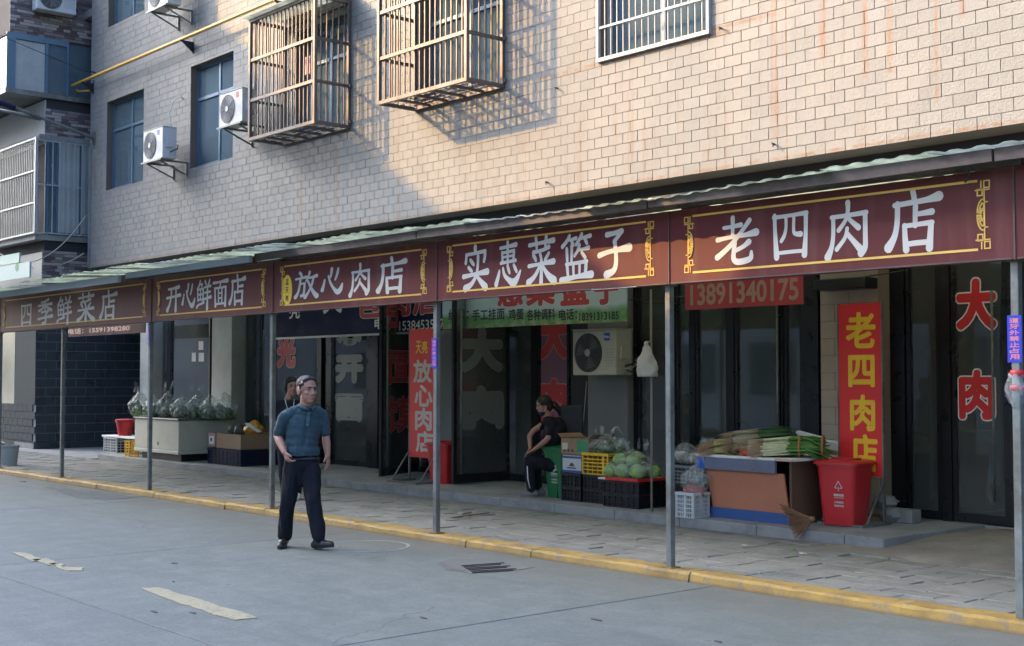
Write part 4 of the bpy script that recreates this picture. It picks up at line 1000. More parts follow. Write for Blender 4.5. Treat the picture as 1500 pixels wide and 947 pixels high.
def board(x0, x1, label, cs=None, lo=0, z0=ZB0, z1=ZB1, m=None):
    y = 8.10; t = thing('sign_board', ((x0+x1)/2, y, z0), label, 'shop sign', 'maroon shop sign boards along the awning')
    nx = 14; V = []
    for i in range(nx+1):
        X = x0+.006+(x1-x0-.012)*i/nx; wv = noise.noise((X*1.3, 4.2, 0))*.008
        for zz in (z0+wv*.6, z1+wv*.4): V += [(X, y, zz), (X, y+.045, zz)]
    F = []
    for i in range(nx):
        a = 4*i; b = a+4
        F += [(a, b, b+2, a+2), (b+1, a+1, a+3, b+3), (a+2, b+2, b+3, a+3), (b, a, a+1, b+1)]
    F += [(0,2,3,1), (4*nx,4*nx+1,4*nx+3,4*nx+2)]
    MB().add(V, F).build('panel', m or M['maroon'], t)
    fr = MB(); a, b = x0+.17, x1-.17; zb, zt = z0+.085, z1-.065; u = .042; g = .0085
    fr.box(a+u*2.2, b-u*2.2, y-.004, y-.0004, zb-g, zb+g); fr.box(a+u*2.2, b-u*2.2, y-.004, y-.0004, zt-g, zt+g)
    fr.build('border_line', M['gold'], t)
    fr = MB(); fr.box(a+u*.9, a+u*1.2, y-.0038, y-.0004, zb+u*3.6, zt-u*3.6); fr.build('border_line', M['gold'], t)
    fr = MB(); fr.box(b-u*1.2, b-u*.9, y-.0038, y-.0004, zb+u*3.6, zt-u*3.6); fr.build('border_line', M['gold'], t)
    for sx_, xx in ((1, a), (-1, b)):
        gold_fret(xx, zb, sx_, 1, u, y, t); gold_fret(xx, zt, sx_, -1, u, y, t)
        medallion(xx+sx_*u*1.2, (zb+zt)/2, sx_, .105, y, t)
    MB().box(x0+.02, x1-.02, y-.006, y-.0004, z0+.004, z0+.014).build('trim', M['beamm'], t)
    for px0, px1, ch, zz0, zz1 in cs or []:
        xa, xb = W(px0, 400, y).x, W(px1, 400, y).x
        brush(ch, (xa, xb, zz0, zz1), y, M['char'], t, 1.22)
    MB().box(x0-.006, x0+.0055, y-.008, y+.02, z0, z1).build('joint_strip', M['beamm'], t)
    return t
def zc(x, y): return W(x, y, 8.1).z
B1 = board(-23.1, -17.13, 'first sign board from the left, five white characters and a wide blank right end', [
    (32,47,'四',zc(40,476),zc(40,446)),(57,77,'季',zc(67,474),zc(67,439)),(85,105,'鲜',zc(95,473),zc(95,436)),(115,138,'菜',zc(126,469),zc(126,431)),(148,170,'店',zc(158,466),zc(158,427))])
B2 = board(-17.13, -13.815, 'second sign board, brown, reading five tightly set characters', [
    (245,264,'开',zc(254,455),zc(254,419)),(267,286,'心',zc(276,452),zc(276,416)),(289,309,'鲜',zc(299,452),zc(299,412)),(313,333,'面',zc(323,448),zc(323,411)),(337,358,'店',zc(347,445),zc(347,404))])
B3 = board(-13.815, -10.56, 'third sign board with a yellow oval emblem before four white characters', [
    (433,464,'放',zc(448,437),zc(448,399)),(471,502,'心',zc(487,432),zc(487,393)),(513,543,'肉',zc(528,432),zc(528,388)),(554,592,'店',zc(573,427),zc(573,379))])
B4 = board(-10.56, -7.37, 'fourth sign board above the green bin, five white brush characters', [
    (679,714,'实',zc(697,422),zc(697,363)),(727,761,'惠',zc(743,417),zc(743,357)),(774,812,'菜',zc(793,413),zc(793,349)),(824,865,'篮',zc(844,409),zc(844,346)),(878,922,'子',zc(900,402),zc(900,338))])
B5 = board(-7.37, -4.31, 'largest-looking sign board at right with four white characters', [
    (1051,1108,'老',zc(1080,386),zc(1080,318)),(1133,1184,'四',zc(1158,377),zc(1158,312)),(1213,1274,'肉',zc(1243,375),zc(1243,298)),(1302,1374,'店',zc(1338,364),zc(1338,282))])
B6 = board(-4.31, -1.2, 'maroon board strip cut by the right edge beside the last post', [])
# yellow oval on board three
xa, xb = W(414,420,8.1).x, W(428,420,8.1).x; za, zb_ = zc(421,447), zc(421,403)
MB().plate([((xa+xb)/2+(xb-xa)/2*math.cos(k*math.pi/14), (za+zb_)/2+(zb_-za)/2*math.sin(k*math.pi/14)) for k in range(28)], 8.0965, 8.0995).build('oval_emblem', M['yellow'], B3)
for k, ch in enumerate('孟天亮'):
    zc_ = zb_-(zb_-za)*(.24+.27*k); letter(ch, ((xa+xb)/2-.035, (xa+xb)/2+.035, zc_-.035, zc_+.035), 8.096, M['black'], B3, bold=.002)
# hanging hook by the right end of board five
tag(MB().tube([(-4.62,8.07,3.10),(-4.60,8.05,3.02),(-4.64,8.06,2.99)], .007, 6).build('wire_hook', M['black'], smooth=True), 'black wire hook over the right end of the largest sign board', 'hook')
# torn white edges under board four
MB().box(-8.3, -7.75, 8.094, 8.0995, ZB0+.001, ZB0+.012).build('torn_edge', M['foam'], B4)

# ------------------------------------------------------------------ posts
def post(px, lab, k):
    x = W(px, 500, 8.19).x; t = thing('awning_post', (x, 8.19, ZK), lab, 'post', 'steel posts holding up the awning')
    MB().box(x-.028, x+.028, 8.162, 8.218, ZK+.006, 2.44).build('shaft', M['galv'], t, bevel=.004)
    MB().box(x-.055, x+.055, 8.14, 8.25, ZK-.004, ZK+.0062).build('base_plate', M['kerb'], t)
    MB().box(x-.05, x+.05, 8.148, 8.23, 2.4405, 2.452).build('cap_plate', M['galv'], t)
    return t, x
labs = ['steel post at the far left edge', 'steel post under the left sign, right of the grey bucket', 'steel post in front of the white vegetable chest', 'steel post directly behind the walking man',
        'steel post in front of the red bin at the middle, with a narrow blue notice', 'steel post left of the orange market stall', 'steel post at the right edge with blue notice and tied plastic']
posts = [post(p, l, i) for i, (p, l) in enumerate(zip((1, 93, 221, 400, 640, 981, 1490), labs))]
def notice(i, py0, py1, w=.075):
    t, x = posts[i]; z0, z1 = W(0,py1,8.1).z, W(0,py0,8.1).z
    z0 = EYE+(553-py1)*((Vector((x,8.15,1.67))-Vector((0,0,1.67))).dot(FW))/1908; z1 = EYE+(553-py0)*((Vector((x,8.15,1.67))-Vector((0,0,1.67))).dot(FW))/1908
    n = MB().box(x-w/2, x+w/2, 8.155, 8.1605, z0, z1).build('notice', M['sticker'], t)
    tx = '道牙外禁止占用'; h = (z1-z0-.03)/7
    for k, ch in enumerate(tx):
        zt = z1-.015-k*h; letter(ch, (x-w*.33, x+w*.33, zt-h*.86, zt-h*.08), 8.1545, mat('nt', (.6,.2,.22), .5) if 'nt' not in bpy.data.materials else bpy.data.materials['nt'], n, bold=.0012)
notice(6, 462, 531, .10); notice(4, 496, 540, .085); notice(2, 475, 505, .05)
# tied plastic wrap on the last post
t, x = posts[6]
MB().ball((x, 8.17, 1.58), (.07,.06,.11), 14, 10, lambda p: noise.noise(p*3)*.5).build('plastic_wrap', M['bag'], t, smooth=True)
for zz in (1.70, 1.60): MB().lathe([(.045,-.02),(.05,0),(.045,.018)], (x, 8.19, zz), 10).build('red_tape', M['red'], t, smooth=True)

# ================================================================== SHOP FRONTS (parts of the building)
def SX(px, Y=YG): return W(px, 553, Y).x
ZH = 3.02
def wallp(p0, p1, m, nm='pillar', y0=YG-.25, y1=YG+.15, z0=ZP, z1=3.0):
    return MB().box(SX(p0, y0), SX(p1, y0), y0, y1, z0, z1-.001).build(nm, m, bd)
def frame(p0, p1, y=YG, z0=ZS, z1=3.0): return MB().box(SX(p0), SX(p1), y-.04, y+.04, z0, z1-.001).build('door_frame', M['dark_frame'], bd)
def bay(p0, p1, y=YG, fw=.05, sill=.10, z1=2.99, handle=None, nm='glass_door', z0=ZS):
    a, b = SX(p0), SX(p1); f = MB()
    f.box(a+.002, a+fw, y-.028, y+.028, z0+.01, z1); f.box(b-fw, b-.002, y-.028, y+.028, z0+.01, z1)
    f.box(a+fw, b-fw, y-.028, y+.028, z0+.01, z0+sill); f.box(a+fw, b-fw, y-.028, y+.028, z1-.08, z1)
    o = f.build(nm, M['dark_frame'], bd)
    MB().box(a+fw, b-fw, y-.005, y+.005, z0+sill, z1-.08).build('pane', M['glass'], o)
    if handle:
        hx = SX(handle); MB().tube([(hx, y-.09, z0+.25), (hx, y-.09, 2.55)], .014, 8).build('handle', M['galv'], o, smooth=True)
        for zz in (z0+.4, 2.4): MB().tube([(hx, y-.09, zz), (hx, y-.03, zz)], .009, 6).build('handle_mount', M['galv'], o)
    return o
wallp(205, 222, M['pillar'])
bay(228, 248); frame(248, 252); d = bay(252, 309, handle=None)
for px, py in ((287, 515), (287, 505), (280, 515)): pass
for a, b, c_, e_ in ((281,287,517,530),(291,299,517,530),(291,298,500,513)):
    q0, q1 = W(a, e_, YG-.006), W(b, c_, YG-.006); MB().box(q0.x, q1.x, YG-.0085, YG-.0062, q0.z, q1.z).build('paper_notice', M['inwall'], d)
wallp(310, 339, M['pillar'], y0=YG-.3)
frame(341, 345); bay(345, 376); frame(377, 383); bay(383, 398, handle=392)
d1 = bay(402, 468); frame(469, 473); frame(480, 488)
d2 = bay(488, 541, handle=None); frame(542, 556)
d3 = bay(610, 641); MB().box(SX(640), SX(670), YG-.03, YG+.02, ZS, 2.45).build('grey_panel', M['pillar'], bd); frame(671, 690)
frame(690, 700); d6 = bay(700, 783); frame(784, 790)
d4 = bay(790, 836); wallp(836, 872, M['band'], y0=YG-.1)
MB().box(SX(872), SX(930), YG-.14, YG+.1, ZS, 3.0).build('wall_pier', mat('greyw', (.20,.205,.205), .8, var=.2, vs_=2), bd)
frame(931, 936); bay(936, 985); frame(986, 992)
bay(992, 1016); frame(1016, 1021); d5 = bay(1021, 1070); frame(1071, 1078); bay(1078, 1144, handle=1146); frame(1147, 1150); bay(1150, 1179); frame(1180, 1202)
# cream tiled pier behind the right standee
pp = [SX(1203, YG-.25), SX(1288, YG-.25)]
MB().box(pp[0], pp[1], YG-.25, YG+.15, ZP, 2.999).build('pier', M['grouty'], bd)
mt_ = mat('piertile', (.42,.35,.27), .5, var=.1, vs_=3, dirt=.15)
z = .2; r = 0
while z < 2.95:
    x = pp[0]-(.19 if r % 2 else 0)
    while x < pp[1]-.02:
        a, b = max(x, pp[0]), min(x+.38, pp[1]-.003)
        if b-a > .03: MB().box(a+.003, b-.003, YG-.258, YG-.2505, z+.003, z+.187).build('pier_tile', mt_, bd)
        x += .38
    z += .19; r += 1
frame(1290, 1328); bay(1330, 1380); frame(1381, 1395); dR = bay(1396, 1478, handle=1461)
frame(1479, 1500); bay(1500, 1600); frame(1601, 1620); MB().box(SX(1621), BX1, YG-.1, YG+.1, 0, 2.999).build('pillar', M['pillar'], bd)
MB().box(SX(203), SX(1621), YG-.05, YG+.2, 0, ZS-.004).build('threshold', M['concrete'], bd)
# rooms behind the glass
for p in (205, 325, 470, 640, 850, 985, 1245, 1640):
    MB().box(SX(p)-.05, SX(p)+.05, YG+.16, YW+4.58, ZP, 3.6).build('partition', M['inwall'], bd)
MB().box(SX(205), BX1-.25, YG+.2, YW+4.58, ZP, ZS-.003).build('room_floor', M['infloor'], bd)
# swung-open door leaves
def leaf(hx, hy, ang, wdt, z1=2.95, name='open_door'):
    t = thing('door_leaf', (hx, hy, ZS), None, None); 
    f = MB(); fw = .06
    f.box(0, fw, -.022, .022, .02, z1-ZS); f.box(wdt-fw, wdt, -.022, .022, .02, z1-ZS); f.box(fw, wdt-fw, -.022, .022, .02, .14); f.box(fw, wdt-fw, -.022, .022, z1-ZS-.08, z1-ZS)
    return f
def leaf_obj(p_hinge, p_free, Y_h, Y_f):
    """door leaf between two vertical lines of the place: hinge at Y_h, free edge at Y_f"""
    a = Vector((SX(p_hinge, Y_h), Y_h, 0)); b = Vector((SX(p_free, Y_f), Y_f, 0)); d = (b-a); L = d.length; d.normalize(); n = Vector((d.y, -d.x, 0))
    if n.dot(-a) < 0: n = -n
    def bx(mb, s0, s1, z0, z1, t):
        P = [a+d*s+n*q+Vector((0,0,z)) for z in (z0, z1) for s, q in ((s0,-t),(s1,-t),(s1,t),(s0,t))]
        mb.add(P, [(0,3,2,1),(4,5,6,7),(0,1,5,4),(1,2,6,5),(2,3,7,6),(3,0,4,7)])
    f = MB(); z0, z1 = ZS+.02, 2.93; w_ = .06
    bx(f, 0, w_, z0, z1, .022); bx(f, L-w_, L, z0, z1, .022); bx(f, w_, L-w_, z0, z0+.13, .022); bx(f, w_, L-w_, z1-.08, z1, .022)
    o = f.build('glass_door', M['dark_frame'], bd)
    g = MB(); bx(g, w_, L-w_, z0+.13, z1-.08, .004); g.build('pane', M['glass'], o)
    return o, (a, d, n, L)
lA, fA = leaf_obj(612, 557, YG-.05, 11.25)
lB, fB = leaf_obj(745, 663, YG-.08, 11.25)
for (o, (a, d, n, L)) in ((lA, fA), (lB, fB)):
    q = a+d*(L-.10)+n*.07; h = MB().tube([(q.x,q.y,.32),(q.x,q.y,2.6)], .015, 8).build('handle', M['galv'], o, smooth=True)
# lettering stuck on the glass
def gl(ch, px0, px1, py0, py1, par, m, Y=YG-.012, bold=.02, outline=None, nm='character', **k):
    a = W(px0, py1, Y); b = W(px1, py0, Y); a2 = W(px0, py0, Y)
    zz0 = EYE+(a.z-EYE); xm = (px0+px1)/2; z0, z1 = W(xm, py1, Y).z, W(xm, py0, Y).z
    return letter(ch, (a.x, b.x, z0, z1), Y, m, par, nm, bold=bold, outline=outline, **k)
wo = (M['white'], .022)
gl('大', 1404, 1456, 412, 480, dR, M['red'], bold=.028, outline=(M['white'], .014)); gl('肉', 1408, 1454, 545, 612, dR, M['red'], bold=.022, outline=(M['white'], .014))
fo = (mat('pinkline', (.42,.25,.25), .5), .013)
gl('大', 793, 829, 462, 522, d4, M['fadered'], bold=.045, outline=fo); gl('肉', 793, 829, 559, 612, d4, M['fadered'], bold=.04, outline=fo)
MB().box(SX(791), SX(835), YG-.0115, YG-.0075, ZS+.6, 2.8).build('purple_film', M['purple'], d4)
gl('光', 407, 432, 497, 536, d1, M['fadered'], bold=.04, outline=fo)
ghost = mat('ghost_decal', (.15,.175,.17), .5, var=.15, vs_=4)
gl('面', 493, 530, 582, 613, d2, ghost, bold=.06); gl('开', 493, 530, 524, 558, d2, ghost, bold=.05); gl('心', 496, 528, 482, 502, d2, ghost, bold=.05)
def on_leaf(ch, fr, s0, s1, z0, z1, m, par, bold, outline=None, mirror=False):
    a, d, n, L = fr; dd = d if d.dot(RT) > 0 else -d; org = a if d.dot(RT) > 0 else a+d*L
    letter(ch, (s0, s1, z0, z1), 0, m, par, bold=bold, outline=outline, frame=(org, dd, Vector((0,0,1)), n), gap=.006, mirror=mirror)
for ch, z0, z1 in (('的', 2.28, 2.78), ('面', 1.46, 1.94), ('馍', .72, 1.24)): on_leaf(ch, fA, fA[3]*.17, fA[3]*.9, z0+.12, z1+.12, M['fadered'], lA, .014, (fo[0], .012))
on_leaf('大', fB, fB[3]*.16, fB[3]*.86, 1.78, 2.34, ghost, lB, .05); on_leaf('肉', fB, fB[3]*.16, fB[3]*.86, .98, 1.50, ghost, lB, .055, mirror=True)
# things seen in the rooms
def sh(p, y): return SX(p, y)
tag(MB().box(SX(1392,13.6), SX(1450,13.6), 13.6, 14.2, ZS, 1.06).build('freezer', M['white_plastic'], bevel=.02), 'white chest freezer seen through the right-hand glass doors', 'freezer')
tag(MB().box(SX(1034,14.5), SX(1068,14.5), 14.5, 14.9, 1.55, 1.60).build('wall_shelf', M['wood']), 'dark wall shelf seen through the glass above the leeks', 'shelf')
for p in (1033, 1043, 1052): tag(MB().lathe([(.06,0),(.07,.08),(.05,.16),(.02,.2)], (SX(p,14.4), 14.65, 1.60), 12).build('jar', M['pale'], smooth=True), {1033:'left jar on the dark wall shelf inside the shop', 1043:'middle jar on the dark wall shelf inside the shop', 1052:'right jar on the dark wall shelf inside the shop'}[p], 'jar')
tag(MB().plate([(SX(1023,13.5),2.75),(SX(1045,13.5),2.75),(SX(1045,13.5),2.35),(SX(1034,13.5),2.12),(SX(1023,13.5),2.35)], 13.5, 13.52).build('hanging_pennant', M['green']), 'dark green pennant hanging inside the shop behind glass', 'pennant')
tag(MB().lathe([(.10,0),(.13,.3),(.10,.7),(.05,1.0),(.02,1.25)], (SX(1170,12.9), 12.9, .8), 12).build('hanging_coat', M['pinkbag'], smooth=True), 'faded pink cloth hanging behind the glass left of the cream pier', 'cloth')
tag(MB().box(SX(1100,13.2), SX(1130,13.2), 13.2, 13.8, ZS, .95).build('counter', M['inwall']), 'dark counter inside the shop behind the leeks', 'counter')
tag(MB().box(SX(1030,13.0), SX(1100,13.0), 13.0, 13.6, ZS, .88).build('shop_table', M['blue_board']), 'blue edged table inside the shop behind the vegetable bags', 'table')
tag(MB().box(SX(1345,14.0), SX(1372,14.0), 13.9, 14.3, ZS, 2.0).build('wardrobe_panel', mat('rd', (.25,.04,.06),.6)), 'dark red upright panel inside the right-hand shop', 'panel')
tag(MB().box(SX(260,14), SX(296,14), 13.9, 14.3, ZS, 1.7).build('back_cabinet', M['inwall']), 'grey cabinet inside the noodle shop door', 'cabinet')
# ------------------------------------------------------------------ hanging banners
def banner(p0, p1, py0, py1, Y, m, name, lab, cat='banner'):
    pm = (p0+p1)/2; a, b = W(p0,500,Y).x, W(p1,500,Y).x; z0 = W(pm, py1, Y).z; z1 = z0+py0
    t = thing(name, ((a+b)/2, Y, z0), lab, cat)
    MB().box(a, b, Y, Y+.02, z0, z1).build('sheet', m, t); return t, a, b, z0, z1
yb = 11.75
t, a, b, z0, z1 = banner(405, 672, .62, 489, yb, M['navy'], 'hanging_banner', 'navy blue shop banner with a phone number under the third sign board')
MB().box(a, b, yb-.03, yb-.001, z0-.035, z0-.001).build('edge_rail', M['steel'], t)
letter('电话：', (W(549,470,yb).x, W(582,470,yb).x, W(565,482,yb).z, W(565,466,yb).z), yb, M['foam'], t, bold=.006)
letter('15384535375', (W(585,470,yb).x, W(657,470,yb).x, W(620,483,yb).z, W(620,469,yb).z), yb, M['foam'], t, bold=.002)
letter('亮', (W(424,460,yb).x, W(439,460,yb).x, W(430,467,yb).z, W(430,440,yb).z), yb, M['foam'], t, bold=.006)
for (ch, p0, p1) in (('包', 522, 560), ('肉', 564, 600), ('店', 606, 645)):
    letter(ch, (W(p0,460,yb).x, W(p1,460,yb).x, W(580,462,yb).z, W(580,462,yb).z+.42), yb, M['fadered'], t, bold=.02, outline=(M['foam'], .01))
letter('天', (W(474,460,yb).x, W(500,460,yb).x, W(487,458,yb).z, W(487,458,yb).z+.4), yb, M['foam'], t, bold=.02)
t, a, b, z0, z1 = banner(648, 918, .60, 477, yb-.25, M['banner'], 'hanging_banner', 'green vegetable photo banner with black writing under the fourth sign board')
Y2 = yb-.25
for tx, p0, p1, u in (('经营：', 657, 686, 0), ('手工挂面', 692, 739, 0), ('鸡蛋', 745, 767, 0), ('各种调料', 772, 813, 0), ('电话：', 819, 845, 0), ('18391313185', 849, 906, 0)):
    pm = (p0+p1)/2; letter(tx, (W(p0,460,Y2).x, W(p1,460,Y2).x, W(pm,469,Y2).z, W(pm,453 if tx[0] != '1' else 458,Y2).z), Y2, M['black'], t, bold=.004)
for ch, p0, p1, kk in (('菜', 772, 812, .36), ('篮', 822, 862, .36), ('子', 872, 905, .36), ('惠', 730, 765, .36)):
    pm = (p0+p1)/2; zb0 = W(pm, 447-.02*(pm-750), Y2).z; letter(ch, (W(p0,460,Y2).x, W(p1,460,Y2).x, zb0, zb0+kk), Y2, M['fadered'], t, bold=.022, outline=(M['foam'], .008))
t, a, b, z0, z1 = banner(1004, 1176, .62, 450, 10.6, M['fadered'], 'hanging_banner', 'faded red banner with a large phone number under the right sign board')
letter('13891340175', (W(1012,430,10.6).x, W(1169,430,10.6).x, W(1090,443,10.6).z, W(1090,413,10.6).z), 10.6, M['numcol'], t, bold=.007)
t, a, b, z0, z1 = banner(100, 212, .30, 491, 11.2, mat('dkmaroon', (.045,.018,.022), .75, spec=.2), 'hanging_banner', 'dark maroon sign board with a phone number behind the first sign board')
letter('电话：15591398280', (W(100,480,11.2).x, W(190,480,11.2).x, W(150,487,11.2).z, W(150,479,11.2).z), 11.2, M['numcol'], t, bold=.004)
# ================================================================== THINGS ON THE PLATFORM
def loc_box(t, x0, x1, y0, y1, z0, z1, name, m, bevel=0): return MB().box(x0, x1, y0, y1, z0, z1).build(name, m, t, bevel=bevel)
def crate(name, loc, w, d, h, m, label, group, cat='crate', rows=5, cols=8, base=.02, rim=.03, rz=0, solid=None):
    """moulded lattice crate: four corner posts, rims, thin vertical and horizontal bars, floor"""
    t = thing(name, (0,0,0), label, cat, group)
    f = MB(); p = .022
    for sx_ in (-1, 1):
        for sy_ in (-1, 1):
            x = sx_*(w/2-p/2); y = sy_*(d/2-p/2); f.box(x-p/2, x+p/2, y-p/2, y+p/2, .012, h-rim)
    f.box(-w/2-.006, w/2+.006, -d/2-.006, -d/2+.018, h-rim, h); f.box(-w/2-.006, w/2+.006, d/2-.018, d/2+.006, h-rim, h)
    f.box(-w/2-.006, -w/2+.018, -d/2+.018, d/2-.018, h-rim, h); f.box(w/2-.018, w/2+.006, -d/2+.018, d/2-.018, h-rim, h)
    f.box(-w/2, w/2, -d/2, d/2, 0, .012)
    f.build('frame', m, t)
    for s, L, ax in ((-1, w, 'x'), (1, w, 'x'), (-1, d, 'y'), (1, d, 'y')):
        g = MB(); n = cols if ax == 'x' else max(3, int(cols*d/w))
        for k in range(1, rows):
            z = .012+(h-rim-.012)*k/rows
            if ax == 'x': g.box(-w/2+p, w/2-p, s*(d/2-.010)-.004, s*(d/2-.010)+.004, z-.007, z+.007)
            else: g.box(s*(w/2-.010)-.004, s*(w/2-.010)+.004, -d/2+p, d/2-p, z-.007, z+.007)
        for k in range(1, n):
            q = -L/2+L*k/n; ww = .005 if k % 4 else .016
            if ax == 'x': g.box(q-ww, q+ww, s*(d/2-.010)-.0055, s*(d/2-.010)+.0055, .012, h-rim)
            else: g.box(s*(w/2-.010)-.0055, s*(w/2-.010)+.0055, q-ww, q+ww, .012, h-rim)
        tag(g.build('lattice_side', m, t), kind='stuff')
    if solid:
        MB().box(-w/2+.02, w/2-.02, -d/2+.02, d/2-.02, .013, h*solid).build('liner', M['black'], t)
    t.location = loc; t.rotation_euler.z = rz; return t
PG = 'black plastic crates under the vegetables'
zc0 = ZS
# black crates in the middle
for i, (x, y, w, d, lab) in enumerate([(-11.55, 11.12, .34, .42, 'first black crate, right of the green bin, carrying the white carton'), (-11.13, 11.14, .44, .42, 'black crate directly under the yellow crate'),
                         (-10.60, 11.05, .58, .50, 'front right black crate under the bag of cabbages')]):
    h = .34 if i < 2 else .31
    for k in range(2):
        crate('crate', (x, y, ZS+k*h/2), w, d, h/2-.004, M['black'], ('upper ' if k else 'lower ')+lab, PG, rows=3, cols=6, solid=.9)
z1 = ZS+.34
# white carton with blue edges, cartoon brown carton above it
def carton(name, x, y, z, w, d, h, m, lab, flaps=True, rz=0, group='cardboard cartons'):
    t = thing(name, (x, y, z), lab, 'carton', group, 0)
    f = MB(); q = .006
    f.box(x-w/2, x+w/2, y-d/2, y-d/2+q, z, z+h); f.box(x-w/2, x+w/2, y+d/2-q, y+d/2, z, z+h); f.box(x-w/2, x-w/2+q, y-d/2+q, y+d/2-q, z, z+h); f.box(x+w/2-q, x+w/2, y-d/2+q, y+d/2-q, z, z+h); f.box(x-w/2, x+w/2, y-d/2, y+d/2, z-.0+.001, z+.008)
    f.build('box_body', m, t)
    if flaps:
        for sx_ in (-1, 1):
            g = MB(); xx = x+sx_*w/2; g.add([(xx, y-d/2, z+h+.001), (xx, y+d/2, z+h+.001), (xx+sx_*.07, y+d/2-.01, z+h+.05), (xx+sx_*.07, y-d/2+.01, z+h+.05), (xx+.004, y-d/2, z+h+.005), (xx+.004, y+d/2, z+h+.005), (xx+sx_*.07+.004, y+d/2-.01, z+h+.054), (xx+sx_*.07+.004, y-d/2+.01, z+h+.054)],
                  [(0,1,2,3),(7,6,5,4),(0,4,5,1),(1,5,6,2),(2,6,7,3),(3,7,4,0)]).build('flap', m, t)
    return t
t = carton('carton', -11.56, 11.12, z1, .33, .36, .21, M['white_plastic'], 'white carton with blue top and bottom edges beside the green bin', flaps=False)
loc_box(t, -11.727, -11.393, 10.936, 10.9395, z1+.002, z1+.03, 'blue_edge', M['blue_board']); loc_box(t, -11.727, -11.393, 10.936, 10.9395, z1+.175, z1+.2, 'blue_edge', M['blue_board'])
MB().box(-11.726, -11.394, 10.941, 11.299, z1+.2105, z1+.216).build('lid', M['white_plastic'], t)
MB().plate([(-11.61,z1+.08),(-11.51,z1+.08),(-11.545,z1+.12),(-11.575,z1+.12)], 10.9355, 10.9395).build('printed_mark', M['grille'], t)
MB().box(-11.64, -11.48, 10.9365, 10.9395, z1+.052, z1+.066).build('printed_line', M['grille'], t)
t = carton('carton', -11.50, 11.13, z1+.217, .48, .40, .20, M['carton'], 'open brown carton with a green side panel, topmost beside the seated woman')
loc_box(t, -11.738+.02, -11.62, 10.926, 10.9295, z1+.28, z1+.36, 'printed_panel', M['pale'])
MB().box(-11.46, -11.27, 10.925, 10.9295, z1+.25, z1+.40).build('green_panel', M['green'], t)
for k in range(3): MB().disc_y((-11.68+k*.07, 10.9295, z1+.27), .018, .003, 10).build('printed_dot', M['grille'], t)
# yellow crate with a clear bag of greens
yc = crate('crate', (-11.14, 11.13, z1), .44, .42, .26, M['cratey'], 'bright yellow plastic crate at the middle of the stall row', None, rows=5, cols=5, rim=.035)
for k in range(9):
    x = -11.3+random.uniform(0,.32); y = 11.0+random.uniform(0,.28)
    pass
def leafy(x, y, z, r, n, m, name, lab, cat='vegetables', group=None, flat=.6):
    """a heap of leaves: many small bent leaf blades"""
    mb = MB()
    for i in range(n):
        a = random.uniform(0, 6.28); rr = r*math.sqrt(random.random()); cx, cy = x+rr*math.cos(a), y+rr*math.sin(a)*.8; cz = z+random.uniform(0, r*flat)*(1-rr/r*.7)
        L = random.uniform(.05,.11); wv = L*.4; d = Vector((random.uniform(-1,1), random.uniform(-1,1), random.uniform(-.2,.9))).normalized(); s = d.cross(Vector((0,0,1))).normalized()*wv/2; c_ = Vector((cx,cy,cz))
        up = Vector((0,0,.012)); mb.add([c_, c_+d*L*.35+s+up, c_+d*L*.7+s*.8+up*.5, c_+d*L, c_+d*L*.7-s*.8+up*.5, c_+d*L*.35-s+up, c_+d*L*.5], [(0,1,6),(1,2,6),(2,3,6),(3,4,6),(4,5,6),(5,0,6)])
    o = mb.build(name, m); return tag(o, lab, cat, group, None)
def heap(x, y, z, r, m, name, lab, cat, group=None, n=260, flat=.6):
    t = thing(name, (x,y,z), lab, cat, group)
    mb = MB(); mb.ball((x,y,z+r*flat*.45), (r*.85,r*.7,r*flat*.5), 16, 10, lambda p: noise.noise(p*2.5)*.3); mb.build('core', M['darkveg'], t, smooth=True)
    o = leafy(x, y, z+.01, r, n, m, 'leaves', None, None, None, flat); o.parent = t
    for v in o.data.vertices: v.co -= t.location
    o['kind'] = 'stuff'
    for k in ('label','category'):
        if k in o: del o[k]
    return t
heap(-11.12, 11.13, z1+.20, .20, M['greenveg'], 'leafy_greens', 'loose leafy greens heaped in the yellow crate under clear film', 'greens', n=340, flat=.9)
